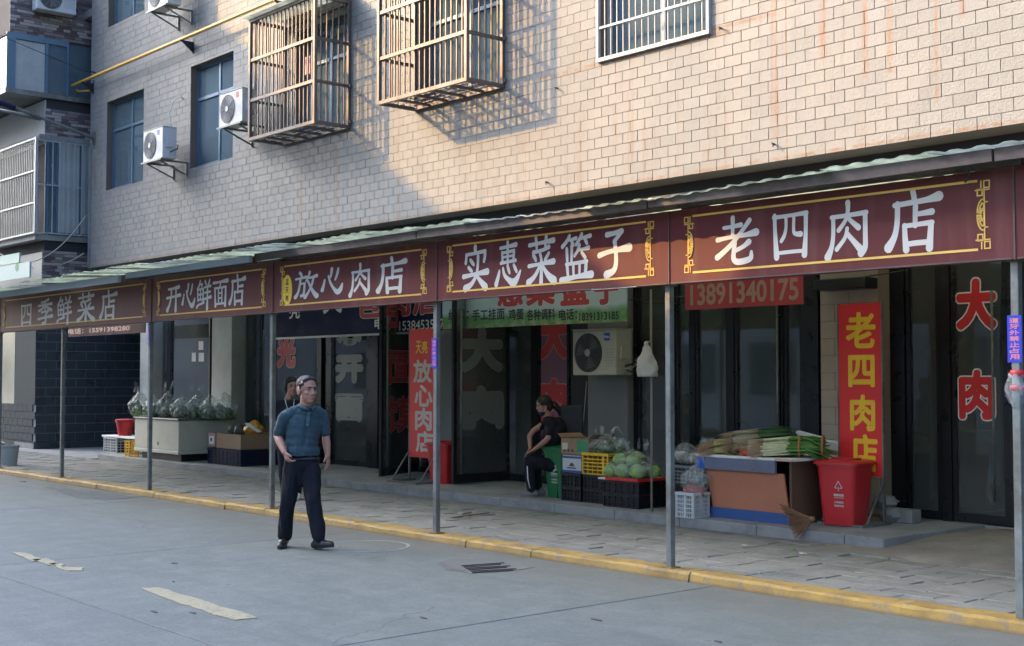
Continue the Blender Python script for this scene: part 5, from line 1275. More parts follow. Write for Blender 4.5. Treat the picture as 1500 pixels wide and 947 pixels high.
def bag(name, c, r, lab, m=None, seed=1, handles=True, group='clear plastic bags of vegetables', h=1.0, cat='plastic bag'):
    """knotted thin bag: crumpled shell, gathered neck and two handle loops"""
    t = thing(name, (c[0], c[1], c[2]), lab, cat, group)
    rx, ry, rz = r; mb = MB()
    def f(p):
        v = noise.noise(p*2.2+Vector((seed*3.1,0,0)))*.22+noise.noise(p*6+Vector((0,seed,0)))*.09+abs(noise.noise(p*11+Vector((seed,seed,0))))*.06
        if p.z < -.55: v -= .08*(-.55-p.z)
        return v
    N, K = 40, 26; V = []
    for j in range(K+1):
        th = math.pi*j/K
        for k in range(N):
            p = Vector((math.sin(th)*math.cos(2*math.pi*k/N), math.sin(th)*math.sin(2*math.pi*k/N), math.cos(th)))
            q = 1+f(p); z = p.z
            pinch = 1-.72*max(0, z-.1)
            V.append((c[0]+p.x*rx*q*pinch, c[1]+p.y*ry*q*pinch, c[2]+rz*(max(p.z, -.8)+.8)*h*(1+.25*f(p))/1.0))
    mb.add(V, [(j*N+k, (j+1)*N+k, (j+1)*N+(k+1)%N, j*N+(k+1)%N) for j in range(K) for k in range(N)])
    mb.build('film', m or M['bag'], t, smooth=True)
    if handles:
        zt = c[2]+rz*1.75*h
        for s in (-1, 1):
            g = MB(); n = 12; V = []
            for i in range(n+1):
                a = math.pi*i/n; X = c[0]+s*rx*.35+rx*.22*math.cos(a)*(1 if s > 0 else -1); Z = zt+rz*.75*math.sin(a); Y = c[1]+s*ry*.2+.02*math.sin(a*3+seed)
                wv = .022+.012*math.cos(a*2+seed)
                V += [(X-wv, Y-.006, Z), (X+wv, Y+.006, Z+.006)]
            g.add(V, [(2*i, 2*i+2, 2*i+3, 2*i+1) for i in range(n)]).build('handle', m or M['bag'], t, smooth=True)
    return t
bag('plastic_bag', (-11.10, 11.10, z1+.25), (.30,.22,.13), 'clear film bag of greens lying on the yellow crate', seed=2)
# red and white tray and cabbages
tz = ZS+.31
tt = thing('tray', (-10.60, 11.05, tz), 'white tray with a red rim under the cabbages', 'tray')
MB().box(-10.93, -10.29, 10.76, 11.32, tz+.001, tz+.022).build('tray_body', M['foam'], tt, bevel=.004)
MB().box(-10.80, -10.285, 10.752, 10.7595, tz+.003, tz+.035).build('red_rim', M['red'], tt); MB().box(-10.2895, -10.28, 10.76, 11.32, tz+.003, tz+.035).build('red_rim', M['red'], tt)
random.seed(11)
cabs = [(-10.83,10.89,.0),(-10.62,10.86,.0),(-10.42,10.90,.0),(-10.75,11.10,0),(-10.5,11.14,0),(-10.74,10.95,.125),(-10.53,10.95,.12),(-10.62,11.1,.13),(-10.36,11.1,.0)]
cl = ['cabbage at the left front of the bag', 'cabbage at the centre front of the bag, palest', 'cabbage at the right front of the bag', 'cabbage behind the left front one', 'cabbage at the rear right of the bag', 'upper left cabbage of the pile', 'upper right cabbage of the pile', 'topmost cabbage at the back of the pile', 'cabbage at the far right rear edge of the tray']
for (x, y, dz), lab in zip(cabs, cl):
    r = random.uniform(.085,.10); t = thing('cabbage', (x, y, tz+.022+dz), lab, 'cabbage', 'round green cabbages in the bag')
    c_ = (x, y, tz+.022+dz+r*.88)
    MB().ball(c_, (r*.95,r*.95,r*.85), 14, 10, lambda p: noise.noise(p*2+Vector((x*9,0,0)))*.06).build('head', M['cabbage'], t, smooth=True)
    for k in range(6):
        a0 = k*1.05+random.random()*.4; V = []; n = 7
        for i in range(n):
            for j in range(n):
                aa = a0+(i/(n-1)-.5)*1.5; th = .15+j/(n-1)*1.9; q = r*(1.03+.04*k/6+.05*math.sin(i*2.1+j)*(j/(n-1)) if True else 1)
                V.append((c_[0]+q*math.sin(th)*math.cos(aa), c_[1]+q*math.sin(th)*math.sin(aa), c_[2]+q*.88*math.cos(th)))
        MB().add(V, [(i*n+j, (i+1)*n+j, (i+1)*n+j+1, i*n+j+1) for i in range(n-1) for j in range(n-1)]).build('leaf', M['cabbage'], t, smooth=True)
bag('plastic_bag', (-10.60, 11.0, tz+.022), (.31,.25,.185), 'large clear bag full of round green cabbages with its handles up', seed=5)
# ------------------------------------------------------------------ bins
def bin_(loc, w, d, h, m, lab, group='wheelie style kerb bins', rz=0, mark='tree'):
    t = thing('waste_bin', (0,0,0), lab, 'bin', 'plastic waste bins')
    b_ = MB(); K = .80
    lv = [(0,K),(.03,K+.01),(h*.93,1.0),(h*.93+.001,1.05),(h*.97,1.05)]; V = []
    def ring(z, k, r=.06, n=5):
        out = []
        for sx_, sy_, a0 in ((1,1,0),(-1,1,90),(-1,-1,180),(1,-1,270)):
            for i in range(n):
                a = math.radians(a0+90*i/(n-1)); out.append((k*(sx_*(w/2-r))+r*k*math.cos(a), k*(sy_*(d/2-r))+r*k*math.sin(a), z))
        return out
    for z, k in lv: V += ring(z, k)
    N = 20; b_.add(V, [(j*N+i, j*N+(i+1)%N, (j+1)*N+(i+1)%N, (j+1)*N+i) for j in range(len(lv)-1) for i in range(N)]+[tuple(range(N-1,-1,-1)), tuple((len(lv)-1)*N+i for i in range(N))])
    b_.build('body', m, t, smooth=True, auto=35)
    l_ = MB(); V = []; lv = [(h*.965,1.06),(h*.966,1.16),(h*.995,1.16),(h*1.02,1.07),(h*1.035,.9),(h*1.04,.55)]
    for z, k in lv: V += ring(z, k)
    l_.add(V, [(j*N+i, j*N+(i+1)%N, (j+1)*N+(i+1)%N, (j+1)*N+i) for j in range(len(lv)-1) for i in range(N)]+[tuple(range(N-1,-1,-1)), tuple((len(lv)-1)*N+i for i in range(N))])
    lid = l_.build('lid', m, t, smooth=True, auto=35)
    MB().box(-w*.33, w*.33, -d*.06, d*.22, h*1.041, h*1.065).build('raised_panel', m, lid, bevel=.006)
    MB().box(-w*.30, w*.30, -d*.34, -d*.28, h*1.036, h*1.052).build('rib', m, lid, bevel=.003)
    MB().box(-w*.3, w*.3, d*.55, d*.60, h*.90, h*.95).build('hinge_bar', m, t, bevel=.004)
    # printed mark on the front
    y = lambda z: -(d/2)*(K+(1-K)*z/(h*.93))-.003
    zc_ = h*.60; mk = []
    def fr(): return (Vector((0, y(zc_), 0)), Vector((1,0,0)), Vector((0, (y(zc_+.1)-y(zc_))/.1, 1)).normalized(), Vector((0,-1,0)))
    P = MB()
    def bar(a, b_2, wv=.006):
        (x0, z0), (x1, z1_) = a, b_2; L = math.hypot(x1-x0, z1_-z0); nx, nz_ = -(z1_-z0)/L*wv, (x1-x0)/L*wv
        P.add([(x0+nx, y(z0)-.001, z0+nz_), (x1+nx, y(z1_)-.001, z1_+nz_), (x1-nx, y(z1_)-.001, z1_-nz_), (x0-nx, y(z0)-.001, z0-nz_)], [(0,1,2,3)])
    x0 = w*.08; s = .04
    if mark == 'tree':
        for a, b2 in (((x0-s,zc_),(x0,zc_+s*1.7)),((x0,zc_+s*1.7),(x0+s,zc_)),((x0+s,zc_),(x0+s*.3,zc_-.004)),((x0-s,zc_),(x0-s*.3,zc_-.004)),((x0,zc_+.01),(x0,zc_-s*.8))): bar(a, b2, .004)
    else:
        for k in range(3):
            a = k*2.094+.3; bar((x0+s*math.cos(a), zc_+s*math.sin(a)), (x0+s*math.cos(a+1.4), zc_+s*math.sin(a+1.4)), .009)
            bar((x0+s*.6*math.cos(a+1.4), zc_+s*.6*math.sin(a+1.4)), (x0+s*1.3*math.cos(a+1.5), zc_+s*1.3*math.sin(a+1.5)), .006)
    P.build('emblem', M['char'], t, clean=False)
    P = MB(); bar((x0-s*1.4, zc_-.10), (x0+s*1.4, zc_-.10), .0025); P.build('printed_line', M['char'], t, clean=False)
    letter('有害垃圾' if mark == 'tree' else '可回收物', (x0-.055, x0+.055, -.085+0, -.060+0), 0, M['char'], t, bold=.0015, frame=(Vector((0, y(zc_)-.001, zc_)), Vector((1,0,0)), fr()[2], Vector((0,-1,0))), gap=.002)
    for k in range(2): letter(('投放标准' if k else '分类回收'), (x0-.05, x0+.05, -.155-.035*k, -.135-.035*k), 0, M['char'], t, bold=.001, frame=(Vector((0, y(zc_)-.001, zc_)), Vector((1,0,0)), fr()[2], Vector((0,-1,0))), gap=.002)
    t.location = loc; t.rotation_euler.z = rz; return t
bin_((-7.86, 11.26, ZS+.012), .43, .43, .63, M['binred'], 'bright red bin with a pale printed mark before the yellow lettered sign at right', rz=.12)
bin_((-14.70, 11.45, ZS), .42, .42, .56, M['binred'], 'red bin beside the white lettered red sign at the middle', rz=.1)
bin_((-12.02, 11.22, ZS), .33, .40, .62, M['bingreen'], 'dark green bin with a white recycling emblem beside the seated woman', rz=.05, mark='rec')
# ------------------------------------------------------------------ standing signs
def standee(p0, p1, Y, z0, z1, chars, m_ch, lab, rows, top=None, lean=0):
    a, b = SX(p0, Y), SX(p1, Y); t = thing('standing_sign', ((a+b)/2, Y, ZS), lab, 'standing sign', 'tall red standing signs')
    MB().box(a, b, Y, Y+.025, z0, z1).build('panel', M['signred'], t)
    for x in (a-.018, b+.0015): MB().box(x, x+.0165, Y-.004, Y+.03, ZS+.03, z1+.01).build('upright', M['galv'], t)
    for x in (a-.018, b+.0015): MB().box(x, x+.0165, Y-.38, Y+.12, ZS, ZS+.03).build('foot', M['galv'], t)
    MB().box(a-.001, b+.001, Y-.38, Y-.35, ZS+.002, ZS+.028).build('cross_bar', M['galv'], t)
    for x in (a-.01, b+.01): MB().beam((x, Y-.30, ZS+.03), (x, Y-.005, ZS+.42), .016).build('brace', M['galv'], t)
    for ch, (pa, pb, ya, yb_) in zip(chars, rows):
        pm = (pa+pb)/2; letter(ch, (SX(pa, Y), SX(pb, Y), W(pm, yb_, Y).z, W(pm, ya, Y).z), Y, m_ch, t, bold=.012 if len(chars) < 6 else .008)
    return t, a, b
Ysg = 11.50
st, a, b = standee(1229, 1291, Ysg, W(1260,697,Ysg).z, W(1260,445,Ysg).z, '老四肉店', M['yellow'], 'tall red sign with four large yellow characters behind the right red bin', [(1241,1282,459,509),(1244,1280,522,566),(1246,1280,580,630),(1247,1283,638,690)])
Ysl = 11.30
st2, a, b = standee(600, 640, Ysl, W(620,671,Ysl).z, W(620,482,Ysl).z, '放心肉店', M['char'], 'tall red sign with large white characters leaning by the middle red bin', [(606,632,528,560),(608,633,565,595),(609,632,599,630),(610,634,633,662)])
for ch, p0 in (('天', 609), ('亮', 618)): letter(ch, (SX(p0,Ysl), SX(p0+8,Ysl), W(p0,518,Ysl).z, W(p0,500,Ysl).z), Ysl, M['yellow'], st2, bold=.003)
# stones by the right sign
for (px, py, s, lab) in ((1306, 756, .11, 'grey rough stone at the foot of the right red sign'), (1297, 742, .10, 'pale rounded stone resting on the brick behind the sign foot')):
    p = W(px, py, 11.85); tag(MB().ball((p.x, 11.85, ZS+s*.7 if s > .105 else ZS+.20), (s*1.3,s,s*.75), 12, 9, lambda q: noise.noise(q*2.3)*.35).build('stone', M['stoneg'], smooth=True, auto=50), lab, 'stone')
tag(MB().box(-7.72, -7.45, 11.82, 12.0, ZS, ZS+.14).build('brick', M['stoneg'], bevel=.01), 'grey block supporting a stone behind the right red sign', 'block')
# ------------------------------------------------------------------ orange stall
sx0, sx1, sy0, sy1 = -9.26, -8.22, 10.80, 11.55
zt = .845
ot = thing('market_stall', ((sx0+sx1)/2, (sy0+sy1)/2, ZS), 'orange board market stall with blue top and bottom bands, loaded with leeks', 'stall')
MB().add([(sx0+.02,sy0+.03,ZS+.11),(sx1-.02,sy0+.03,ZS+.11),(sx1-.06,sy0,zt-.16),(sx0-.05,sy0,zt-.16),(sx0+.02,sy0+.05,ZS+.11),(sx1-.02,sy0+.05,ZS+.11),(sx1-.06,sy0+.02,zt-.16),(sx0-.05,sy0+.02,zt-.16)],
         [(0,1,2,3),(7,6,5,4),(0,4,5,1),(1,5,6,2),(2,6,7,3),(3,7,4,0)]).build('front_board', M['orange_board'], ot)
MB().box(sx0-.0, sx1-.0, sy0+.015, sy0+.045, ZS+.001, ZS+.109).build('bottom_band', M['blue_board'], ot)
MB().box(sx0-.13, sx1-.12, sy0-.06, sy0-.03, zt-.155, zt-.03).build('top_band', M['blue_fade'], ot)
MB().box(sx0-.13, sx0-.02, sy0-.0645, sy0-.0605, zt-.15, zt-.035).build('blue_patch', M['blue'], ot)
MB().box(sx1-.03, sx1-.0, sy0+.06, sy1, ZS, zt-.04).build('side_board', M['wood'], ot)
MB().box(sx0, sx0+.03, sy0+.06, sy1, ZS, zt-.04).build('side_board', M['wood'], ot)
MB().box(sx0+.031, sx1-.031, sy1-.03, sy1, ZS, zt-.04).build('rear_board', M['wood'], ot)
MB().box(sx0-.16, sx1+.10, sy0-.06, sy1+.12, zt-.029, zt).build('top_board', M['foam'], ot, bevel=.005)
MB().box(sx1-.12+.001, sx1+.10, sy0-.07, sy0-.0605, zt-.026, zt-.003).build('pink_trim', mat('pinktrim', (.55,.32,.28), .5), ot)
tag(MB().box(sx1-.02, sx1+.25, sy1-.1, sy1-.02, ZS, .75).build('dark_panel', M['black']), 'dark panel behind the stall, left of the right red bin', 'panel')
# leeks: bundles of stalks, white at the root end, green at the tip
lk_w = mat('leek_white', (.55,.55,.33), .45, var=.25, vs_=12); lk_g = mat('leek_green', (.07,.19,.03), .45, var=.5, vs_=14); lk_d = mat('leek_dark', (.035,.09,.03), .5, var=.5, vs_=14)
def stalks(name, lab, p0, p1, w, n, m0, m1, split=.5, r=.011, roots=True, hgt=.07, tie=None, droop=0, group='bundles of leeks and green onions'):
    p0 = Vector(p0); p1 = Vector(p1); d = (p1-p0); L = d.length; dn = d.normalized(); s = Vector((-dn.y, dn.x, 0))
    t = thing(name, p0, lab, 'vegetables', group)
    A, B, R_ = MB(), MB(), MB()
    for i in range(n):
        o = s*random.uniform(-w/2, w/2); u = abs(o.length)/(w/2); z = random.uniform(0, hgt*(1.15-u*u)); o2 = o*.75+s*random.uniform(-.07,.07)
        a = p0+o+Vector((0,0,z+r))+dn*random.uniform(0,.05); b_ = p1+o2+Vector((0,0,z*.8+r+random.uniform(-.015,.035)))-dn*random.uniform(0,.12)
        m_ = a.lerp(b_, split)+Vector((random.uniform(-.012,.012),random.uniform(-.012,.012),.006+random.uniform(-.004,.012))); q = a.lerp(b_, (1+split)/2)+Vector((0,0,.01)); rr = r*random.uniform(.7,1.2)
        b_.z -= droop*random.random()
        A.tube([a, a.lerp(m_, .5), m_], [rr*1.1, rr, rr*.95], 6); B.tube([m_, q, b_], [rr*.95, rr*1.1, rr*.3], 5)
        if roots:
            for k in range(7):
                e_ = a-dn*random.uniform(.04,.16)+Vector((random.uniform(-.025,.025), random.uniform(-.02,.02), random.uniform(-.045,.012)))
                R_.tube([a, a.lerp(e_, .5)+Vector((random.uniform(-.008,.008),0,.004)), e_], [.0025,.002,.001], 3, cap=False)
    tag(A.build('stems', m0, t, smooth=True), kind='stuff'); tag(B.build('leaf_blades', m1, t, smooth=True), kind='stuff')
    if roots: tag(R_.build('roots', M['root'], t), kind='stuff')
    for f_ in tie or []:
        c_ = p0.lerp(p1, f_)+Vector((0,0,hgt*.5)); R2 = MB(); pts = [c_+s*(w/2*1.02*math.cos(k*math.pi/10))+Vector((0,0,hgt*.72*math.sin(k*math.pi/10)+.01)) for k in range(21)]
        R2.tube(pts, .011, 6).build('straw_tie', mat('tie', (.42,.13,.06), .7) if 'tie' not in bpy.data.materials else bpy.data.materials['tie'], t, smooth=True)
    return t
random.seed(5)
stalks('green_onion_bundle', 'right bundle of green onions with orange ties and hairy roots toward the viewer', (-8.60, 10.84, zt), (-7.95, 11.20, zt+.04), .25, 70, lk_w, lk_g, .40, .0115, hgt=.15, tie=[.55,.86], droop=.12)
stalks('green_onion_bundle', 'middle bundle of pale stemmed green onions', (-8.86, 10.95, zt), (-8.18, 11.38, zt+.07), .26, 56, lk_w, lk_g, .5, .0115, hgt=.14)
stalks('leek_bundle', 'dark green leek bundle at the back of the stall', (-9.10, 10.98, zt), (-8.62, 11.48, zt+.08), .28, 60, mat('leek_dry', (.33,.30,.19), .6, var=.4, vs_=20), lk_d, .42, .013, hgt=.22)
stalks('leek_bundle', 'yellowing dry leek bundle at the left front of the stall', (-9.28, 10.82, zt), (-8.92, 11.42, zt+.08), .27, 60, mat('leek_yel', (.36,.33,.12), .6, var=.4, vs_=20), mat('leek_olive', (.17,.20,.07), .5, var=.4, vs_=14), .5, .011, hgt=.12)
heap(-8.93, 10.86, zt, .10, mat('dryleaf', (.30,.22,.10), .7, var=.4), 'vegetable_trimmings', 'dry brown trimmings on the stall edge between the bundles', 'trimmings', n=90, flat=.5)
tag(MB().ball((-8.77, 10.82, zt+.03), (.09,.05,.03), 14, 9, lambda p: noise.noise(p*3)*.4).build('red_film', mat('redfilm', (.5,.07,.04), .4), smooth=True), 'crumpled red film on the stall edge under the onion roots', 'plastic film')
fl = thing('foam_lid', (-8.40, 11.55, zt), 'white foam box lid propped at the back of the stall', 'lid')
MB().beam((-8.66, 11.56, zt+.20), (-8.12, 11.60, zt+.09), .05, .10).build('lid_panel', M['foam'], fl); MB().beam((-8.66, 11.53, zt+.235), (-8.12, 11.57, zt+.125), .02, .03).build('lid_rim', M['foam'], fl)
for k in range(7):
    x = -8.72+.03*k; z_ = zt-.03; tag(MB().tube([(x, sy0-.08, z_), (x+.004, sy0-.085, z_-.05-.03*(k % 3))], .0018, 4).build('hanging_root', M['root']), ['first','second','third','fourth','fifth','sixth','seventh'][k]+' thin root from the left hanging over the stall front', 'root', 'thin roots hanging over the stall front')
# broom
br = thing('straw_broom', (-8.08, 10.42, ZP), 'short brown straw broom head resting on the platform edge below the stall', 'broom')
q0 = W(1189,761,10.62); hub = Vector((q0.x, 10.62, q0.z)); bm_ = MB()
for i in range(170):
    u = random.uniform(-1, 1); v = random.uniform(-1, 1); e_ = W(1140+(u+1)*12+10*random.random(), 737+(u+1)*27, 10.44+v*.05); e_ = Vector(e_); mid = hub.lerp(e_, .5)+Vector((0, v*.03, .01*u))
    bm_.tube([hub+Vector((0, v*.012, u*-.012)), mid, e_], [.004,.0035,.002], 4, cap=False)
tag(bm_.build('bristles', M['straw'], br), kind='stuff'); MB().lathe([(.03,-.02),(.035,0),(.03,.025)], hub, 10).build('binding', M['straw'], br, smooth=True)
# white crate with bag of meat on top, left of stall
wc = crate('crate', (-9.38, 10.66, ZS), .26, .26, .27, M['white_plastic'], 'white lattice crate on the platform edge left of the orange stall', None, rows=5, cols=8)
MB().box(-.07, .01, -.135, -.1305, .05, .09).build('label_slot', M['black'], wc)
wc2 = MB().ball((-9.38, 10.69, ZS+.27), (.13,.12,.09), 18, 12, lambda p: noise.noise(p*2.5)*.3).build('meat_bundle', M['meat'], smooth=True); tag(wc2, 'pink meat bundle wrapped in clear film on the white lattice crate', 'meat')
bag('plastic_bag', (-9.37, 10.70, ZS+.28), (.17,.15,.16), 'clear bag over the pink bundle on the white lattice crate', seed=9)
bag('plastic_bag', (-9.40, 10.92, ZS+.62), (.09,.08,.09), 'small clear bag with a looped handle at the left corner of the stall', seed=12)
# black base crates and grey crates behind post five
crate('crate', (-9.82, 11.25, ZS+.31), .50, .40, .20, mat('greycrate', (.16,.17,.18), .5), 'grey lattice crate behind the fifth post under the pale root vegetables', None, rows=4, cols=8, solid=.8)
crate('crate', (-9.82, 11.25, ZS), .52, .42, .305, M['black'], 'black crate at the bottom behind the fifth post', PG, rows=4, cols=8, solid=.9)
random.seed(21)
def roots_heap(n, x0, x1, y0, y1, z, m, nm, labf, group, r0=.04):
    for i in range(n):
        u = (i+.5)/n; x = x0+(x1-x0)*u; y = random.uniform(y0, y1); zz = z+random.uniform(0,.10); a = random.uniform(-.6,.6); L = random.uniform(.10,.16); r = r0*random.uniform(.8,1.2)
        d = Vector((math.cos(a), math.sin(a), random.uniform(-.2,.3)))*L; c_ = Vector((x, y, zz+r))
        tag(MB().tube([c_-d, c_-d*.5, c_, c_+d*.6, c_+d], [r*.25, r*.8, r, r*.8, r*.15], 9).build(nm, m, smooth=True), labf(i), 'vegetable', group)
orw = ['leftmost','second from left','third from left','fourth from left','fifth from left','sixth from left','seventh from left','rightmost']
roots_heap(8, -10.05, -9.45, 11.08, 11.40, ZS+.52, M['pale'], 'radish', lambda i: orw[i]+' pale radish heaped behind the fifth post', 'pale radishes heaped behind the fifth post')
for k, (x, y, lab) in enumerate([(-9.95, 11.2, 'film bag over the left pale radishes behind the fifth post'), (-9.60, 11.3, 'film bag over the right pale radishes beside the stall')]): bag('plastic_bag', (x, y, ZS+.53), (.22,.17,.13), lab, seed=31+k, handles=False)
crate('crate', (-9.38, 11.35, ZS), .30, .5, .48, M['black'], 'tall black crate between the radishes and the orange stall', PG, rows=5, cols=6, solid=.95)
bag('plastic_bag', (-9.32, 11.4, ZS+.50), (.20,.17,.15), 'pale film bag on the tall black crate left of the leeks', seed=40, handles=False); roots_heap(4, -9.45, -9.2, 11.3, 11.5, ZS+.49, M['pale'], 'lotus_root', lambda i: orw[i] if i < 3 else 'rightmost', 'lotus roots on the tall black crate')
for i, o in enumerate([o for o in COL.objects if o.name.startswith('lotus_root')]): o['label'] = ['first','second','third','fourth'][i]+' lotus root from the left on the tall black crate'
# hanging white bag on a bamboo pole
px_ = SX(954, 10.75)
tag(MB().tube([(px_, 10.75, ZS), (px_, 10.75, 2.66)], .013, 8).build('bamboo_pole', M['bamboo'], smooth=True), 'thin bamboo pole standing behind the hanging white bag', 'pole')
hb = thing('hanging_bag', (px_, 10.66, 1.9), 'crumpled white plastic bag tied to the thin pole left of the fifth post', 'bag')
V = []; n, k_ = 28, 16; zt0, zb0 = W(956,506,10.66).z, W(956,552,10.66).z
for j in range(k_+1):
    v = j/k_; wv = .028+.105*min(1, (v*1.6))**.8; dpt = .02+.05*min(1, v*1.7)
    for i in range(n):
        a = 2*math.pi*i/n; q = 1+.42*noise.noise(Vector((math.cos(a)*2+3, math.sin(a)*2, v*3)))+.22*noise.noise(Vector((math.cos(a)*5, math.sin(a)*5, v*7)))
        V.append((px_+.01+wv*q*math.cos(a), 10.66+dpt*q*math.sin(a), zt0-(zt0-zb0)*v))
MB().add(V, [(j*n+i, (j+1)*n+i, (j+1)*n+(i+1)%n, j*n+(i+1)%n) for j in range(k_) for i in range(n)]+[tuple(k_*n+i for i in range(n-1,-1,-1)), tuple(range(n))]).build('bag_body', M['wbag'], hb, smooth=True)
MB().ball((px_+.01, 10.66, zt0+.02), (.03,.025,.03), 10, 7, lambda p: noise.noise(p*4)*.4).build('knot', M['wbag'], hb, smooth=True)
MB().tube([(px_+.01,10.66,zt0+.03),(px_,10.73,zt0+.05)], .006, 6).build('string', M['rope'], hb)
# big AC under the banner
acb = ac_unit((0,0,0), 'large beige air conditioner unit on the pier above the yellow crate', .80, .585, .30, 'blue', bracket=False, rz=0)
acx = (SX(838, 11.85)+SX(902, 11.85))/2; acz = W(870,553,11.85).z; acb.location = (acx, 12.0, W(870, 553, 11.85).z)
a0, a1 = W(838, 545, 11.85), W(903, 553, 11.85); acb.location = ((a0.x+a1.x)/2, 12.0, (W(870,550,11.85).z))
bdg = [c for c in acb.children if c.name.startswith('badge')][0]
bx_ = [v.co for v in bdg.data.vertices]; xm = sum(v.x for v in bx_)/8; zm = sum(v.z for v in bx_)/8
_m = glyph_mesh('Midea'); lo = letter('Midea', (xm-.042, xm+.042, zm-.016, zm+.016), -.155, M['white'], None, name='badge_letters', bold=.001); lo.parent = acb
# ------------------------------------------------------------------ left group
ch_ = thing('vegetable_chest', (-22.0, 11.2, ZS), 'large off-white chest freezer used as a counter, covered with bagged vegetables', 'chest')
A_, B_, C_ = G(198, 662, .30), G(262, 676, .30), G(345, 662, .30)
cx0, cx1, cy0, cy1 = -22.55, -21.0, 10.72, 11.75
cx0, cx1 = SX(197, 10.62), SX(262, 10.62); cy0, cy1 = 10.62, 11.75
MB().box(cx0+.12, cx1-.12, cy0+.12, cy1-.1, ZS, .30).build('base', M['black'], ch_)
MB().box(cx0, cx1, cy0, cy1, .301, .36).build('plinth', M['ivory'], ch_, bevel=.006)
MB().box(cx0+.01, cx1-.01, cy0+.01, cy1-.01, .362, .90).build('body', M['ivory'], ch_, bevel=.01)
MB().box(cx0-.01, cx1+.01, cy0-.01, cy1+.01, .902, .93).build('rim', M['galv'], ch_, bevel=.006)
MB().box(cx0+.90*(cx1-cx0)*.6, cx0+.92*(cx1-cx0)*.6+.01, cy0+.004, cy0+.0095, .44, .50).build('lock', M['grille'], ch_)
random.seed(33)
n_ = 7; labn = ['bag of pale greens at the left end of the white chest', 'bag of mixed roots second from left on the chest', 'tall bag with a knotted top, third on the white chest', 'round bag of white roots at the middle of the chest', 'bag of marrows, fifth from the left on the chest', 'wide bag of dark greens, sixth on the chest', 'bag of dark leaves at the right end of the chest']
for k in range(n_):
    u = k/(n_-1); px = 205+u*125; Y = 10.85+.75*max(0, (u-.35))+random.uniform(-.05,.1); x = SX(px, Y)
    rr = (.23+random.uniform(0,.06), .20, .21+random.uniform(0,.06))
    mm = [M['greenveg'], M['pale'], M['pale'], M['pale'], M['cabbage'], M['darkveg'], M['darkveg']][k]
    for q in range(3):
        tag(MB().ball((x+random.uniform(-.1,.1), Y+random.uniform(-.07,.07), .93+.075), (random.uniform(.06,.09), .07, .07), 12, 9, lambda p: noise.noise(p*2.4+Vector((k,q,0)))*.3).build('vegetable', mm, smooth=True),
            ['left', 'middle', 'right'][q]+' vegetable inside the '+labn[k].replace('bag', 'sack', 1), 'vegetable', 'vegetables inside the bags on the chest')
    heap(x, Y, .935, .19, [M['cabbage'], M['greenveg']][k % 2] if k not in (2,3) else M['pale'], 'leafy_greens', 'leaves in the '+labn[k], 'greens', n=170, flat=1.15)
    bag('plastic_bag', (x, Y, .93), rr, labn[k], seed=50+k, handles=(k in (0,2,4)))
heap(SX(318, 11.5), 11.5, .93, .26, mat('blueleaf', (.05,.12,.07), .6, var=.5, vs_=12), 'leafy_greens', 'heap of dark spring onions and leaves at the right end of the chest', 'greens', n=300, flat=1.0)
# white slatted crate, board, bucket, yellow crate
wl = crate('crate', (0,0,0), .62, .36, .30, M['white_plastic'], 'white lattice crate at the far left end of the platform under the red pail', None, rows=5, cols=8, solid=.7)
wl.location = (SX(170, 11.1)+.05, 11.15, ZS)
tag(MB().box(SX(150,10.95), SX(204,10.95)+.1, 10.95, 11.4, ZS+.302, ZS+.34).build('board', M['foam'], bevel=.006), 'pale board lying over the white lattice crate at left', 'board')
pl_ = thing('red_pail', (SX(184,11.15), 11.15, ZS+.34), 'red plastic pail with a lid on the pale board at left', 'pail'); c_ = (SX(184,11.15), 11.15, ZS+.341)
MB().lathe([(.13,0),(.17,.26),(.185,.27),(.185,.30)], c_, 24).build('body', M['binred'], pl_, smooth=True, auto=40); MB().lathe([(.195,.301),(.195,.315),(.15,.33),(.05,.335)], c_, 24).build('lid', M['fadered'], pl_, smooth=True, auto=40)
yl = crate('crate', (SX(193,10.7), 10.72, ZS), .20, .20, .30, M['cratey'], 'small yellow crate squeezed left of the white chest', None, rows=5, cols=3, rim=.02)
# cartons and black crates right of the chest
bx0, bx1 = SX(309, 10.92), SX(352, 10.92)
crate('crate', ((bx0+bx1)/2+.05, 11.35, ZS), (bx1-bx0)+.12, .95, .27, M['navy'], 'wide navy plastic crate under the cartons right of the chest', None, rows=6, cols=9, solid=.9)
carton('carton', (bx0+bx1)/2+.18, 11.32, ZS+.275, (bx1-bx0)*.82, .86, .26, M['carton'], 'low open brown carton holding an orange bag, right of the white chest', flaps=False)
t = carton('carton', bx0+.12, 10.98, ZS+.29, .26, .20, .24, mat('carton_p', (.33,.22,.19), .8, var=.2), 'small pinkish carton with a printed emblem beside the chest', flaps=False)
MB().box(bx0+.04, bx0+.20, 10.876, 10.8795, ZS+.34, ZS+.48).build('printed_panel', M['foam'], t); MB().disc_y((bx0+.12, 10.8755, ZS+.42), .035, .002, 14).build('printed_emblem', M['grille'], t)
for k, dx in enumerate((-.12, .10)):
    tag(MB().lathe([(.02,-.12),(.09,-.08),(.11,0),(.09,.08),(.02,.12)], (bx0+.35+dx, 11.25, ZS+.56), 14).build('gourd', M['gourd'], smooth=True), ['left dark gourd on the carton beside the chest', 'right dark gourd on the carton beside the chest'][k], 'gourd', 'dark gourds')
bag('orange_bag', (bx0+.85, 11.30, ZS+.50), (.19,.17,.15), 'orange plastic bag standing in the low brown carton', M['orange_bag'], seed=71, handles=False, group='coloured bags')
bag('pink_bag', (bx0+1.2, 11.7, ZS+.60), (.14,.13,.16), 'pink checked bag behind the orange bag', M['pinkbag'], seed=72, handles=False, group='coloured bags')
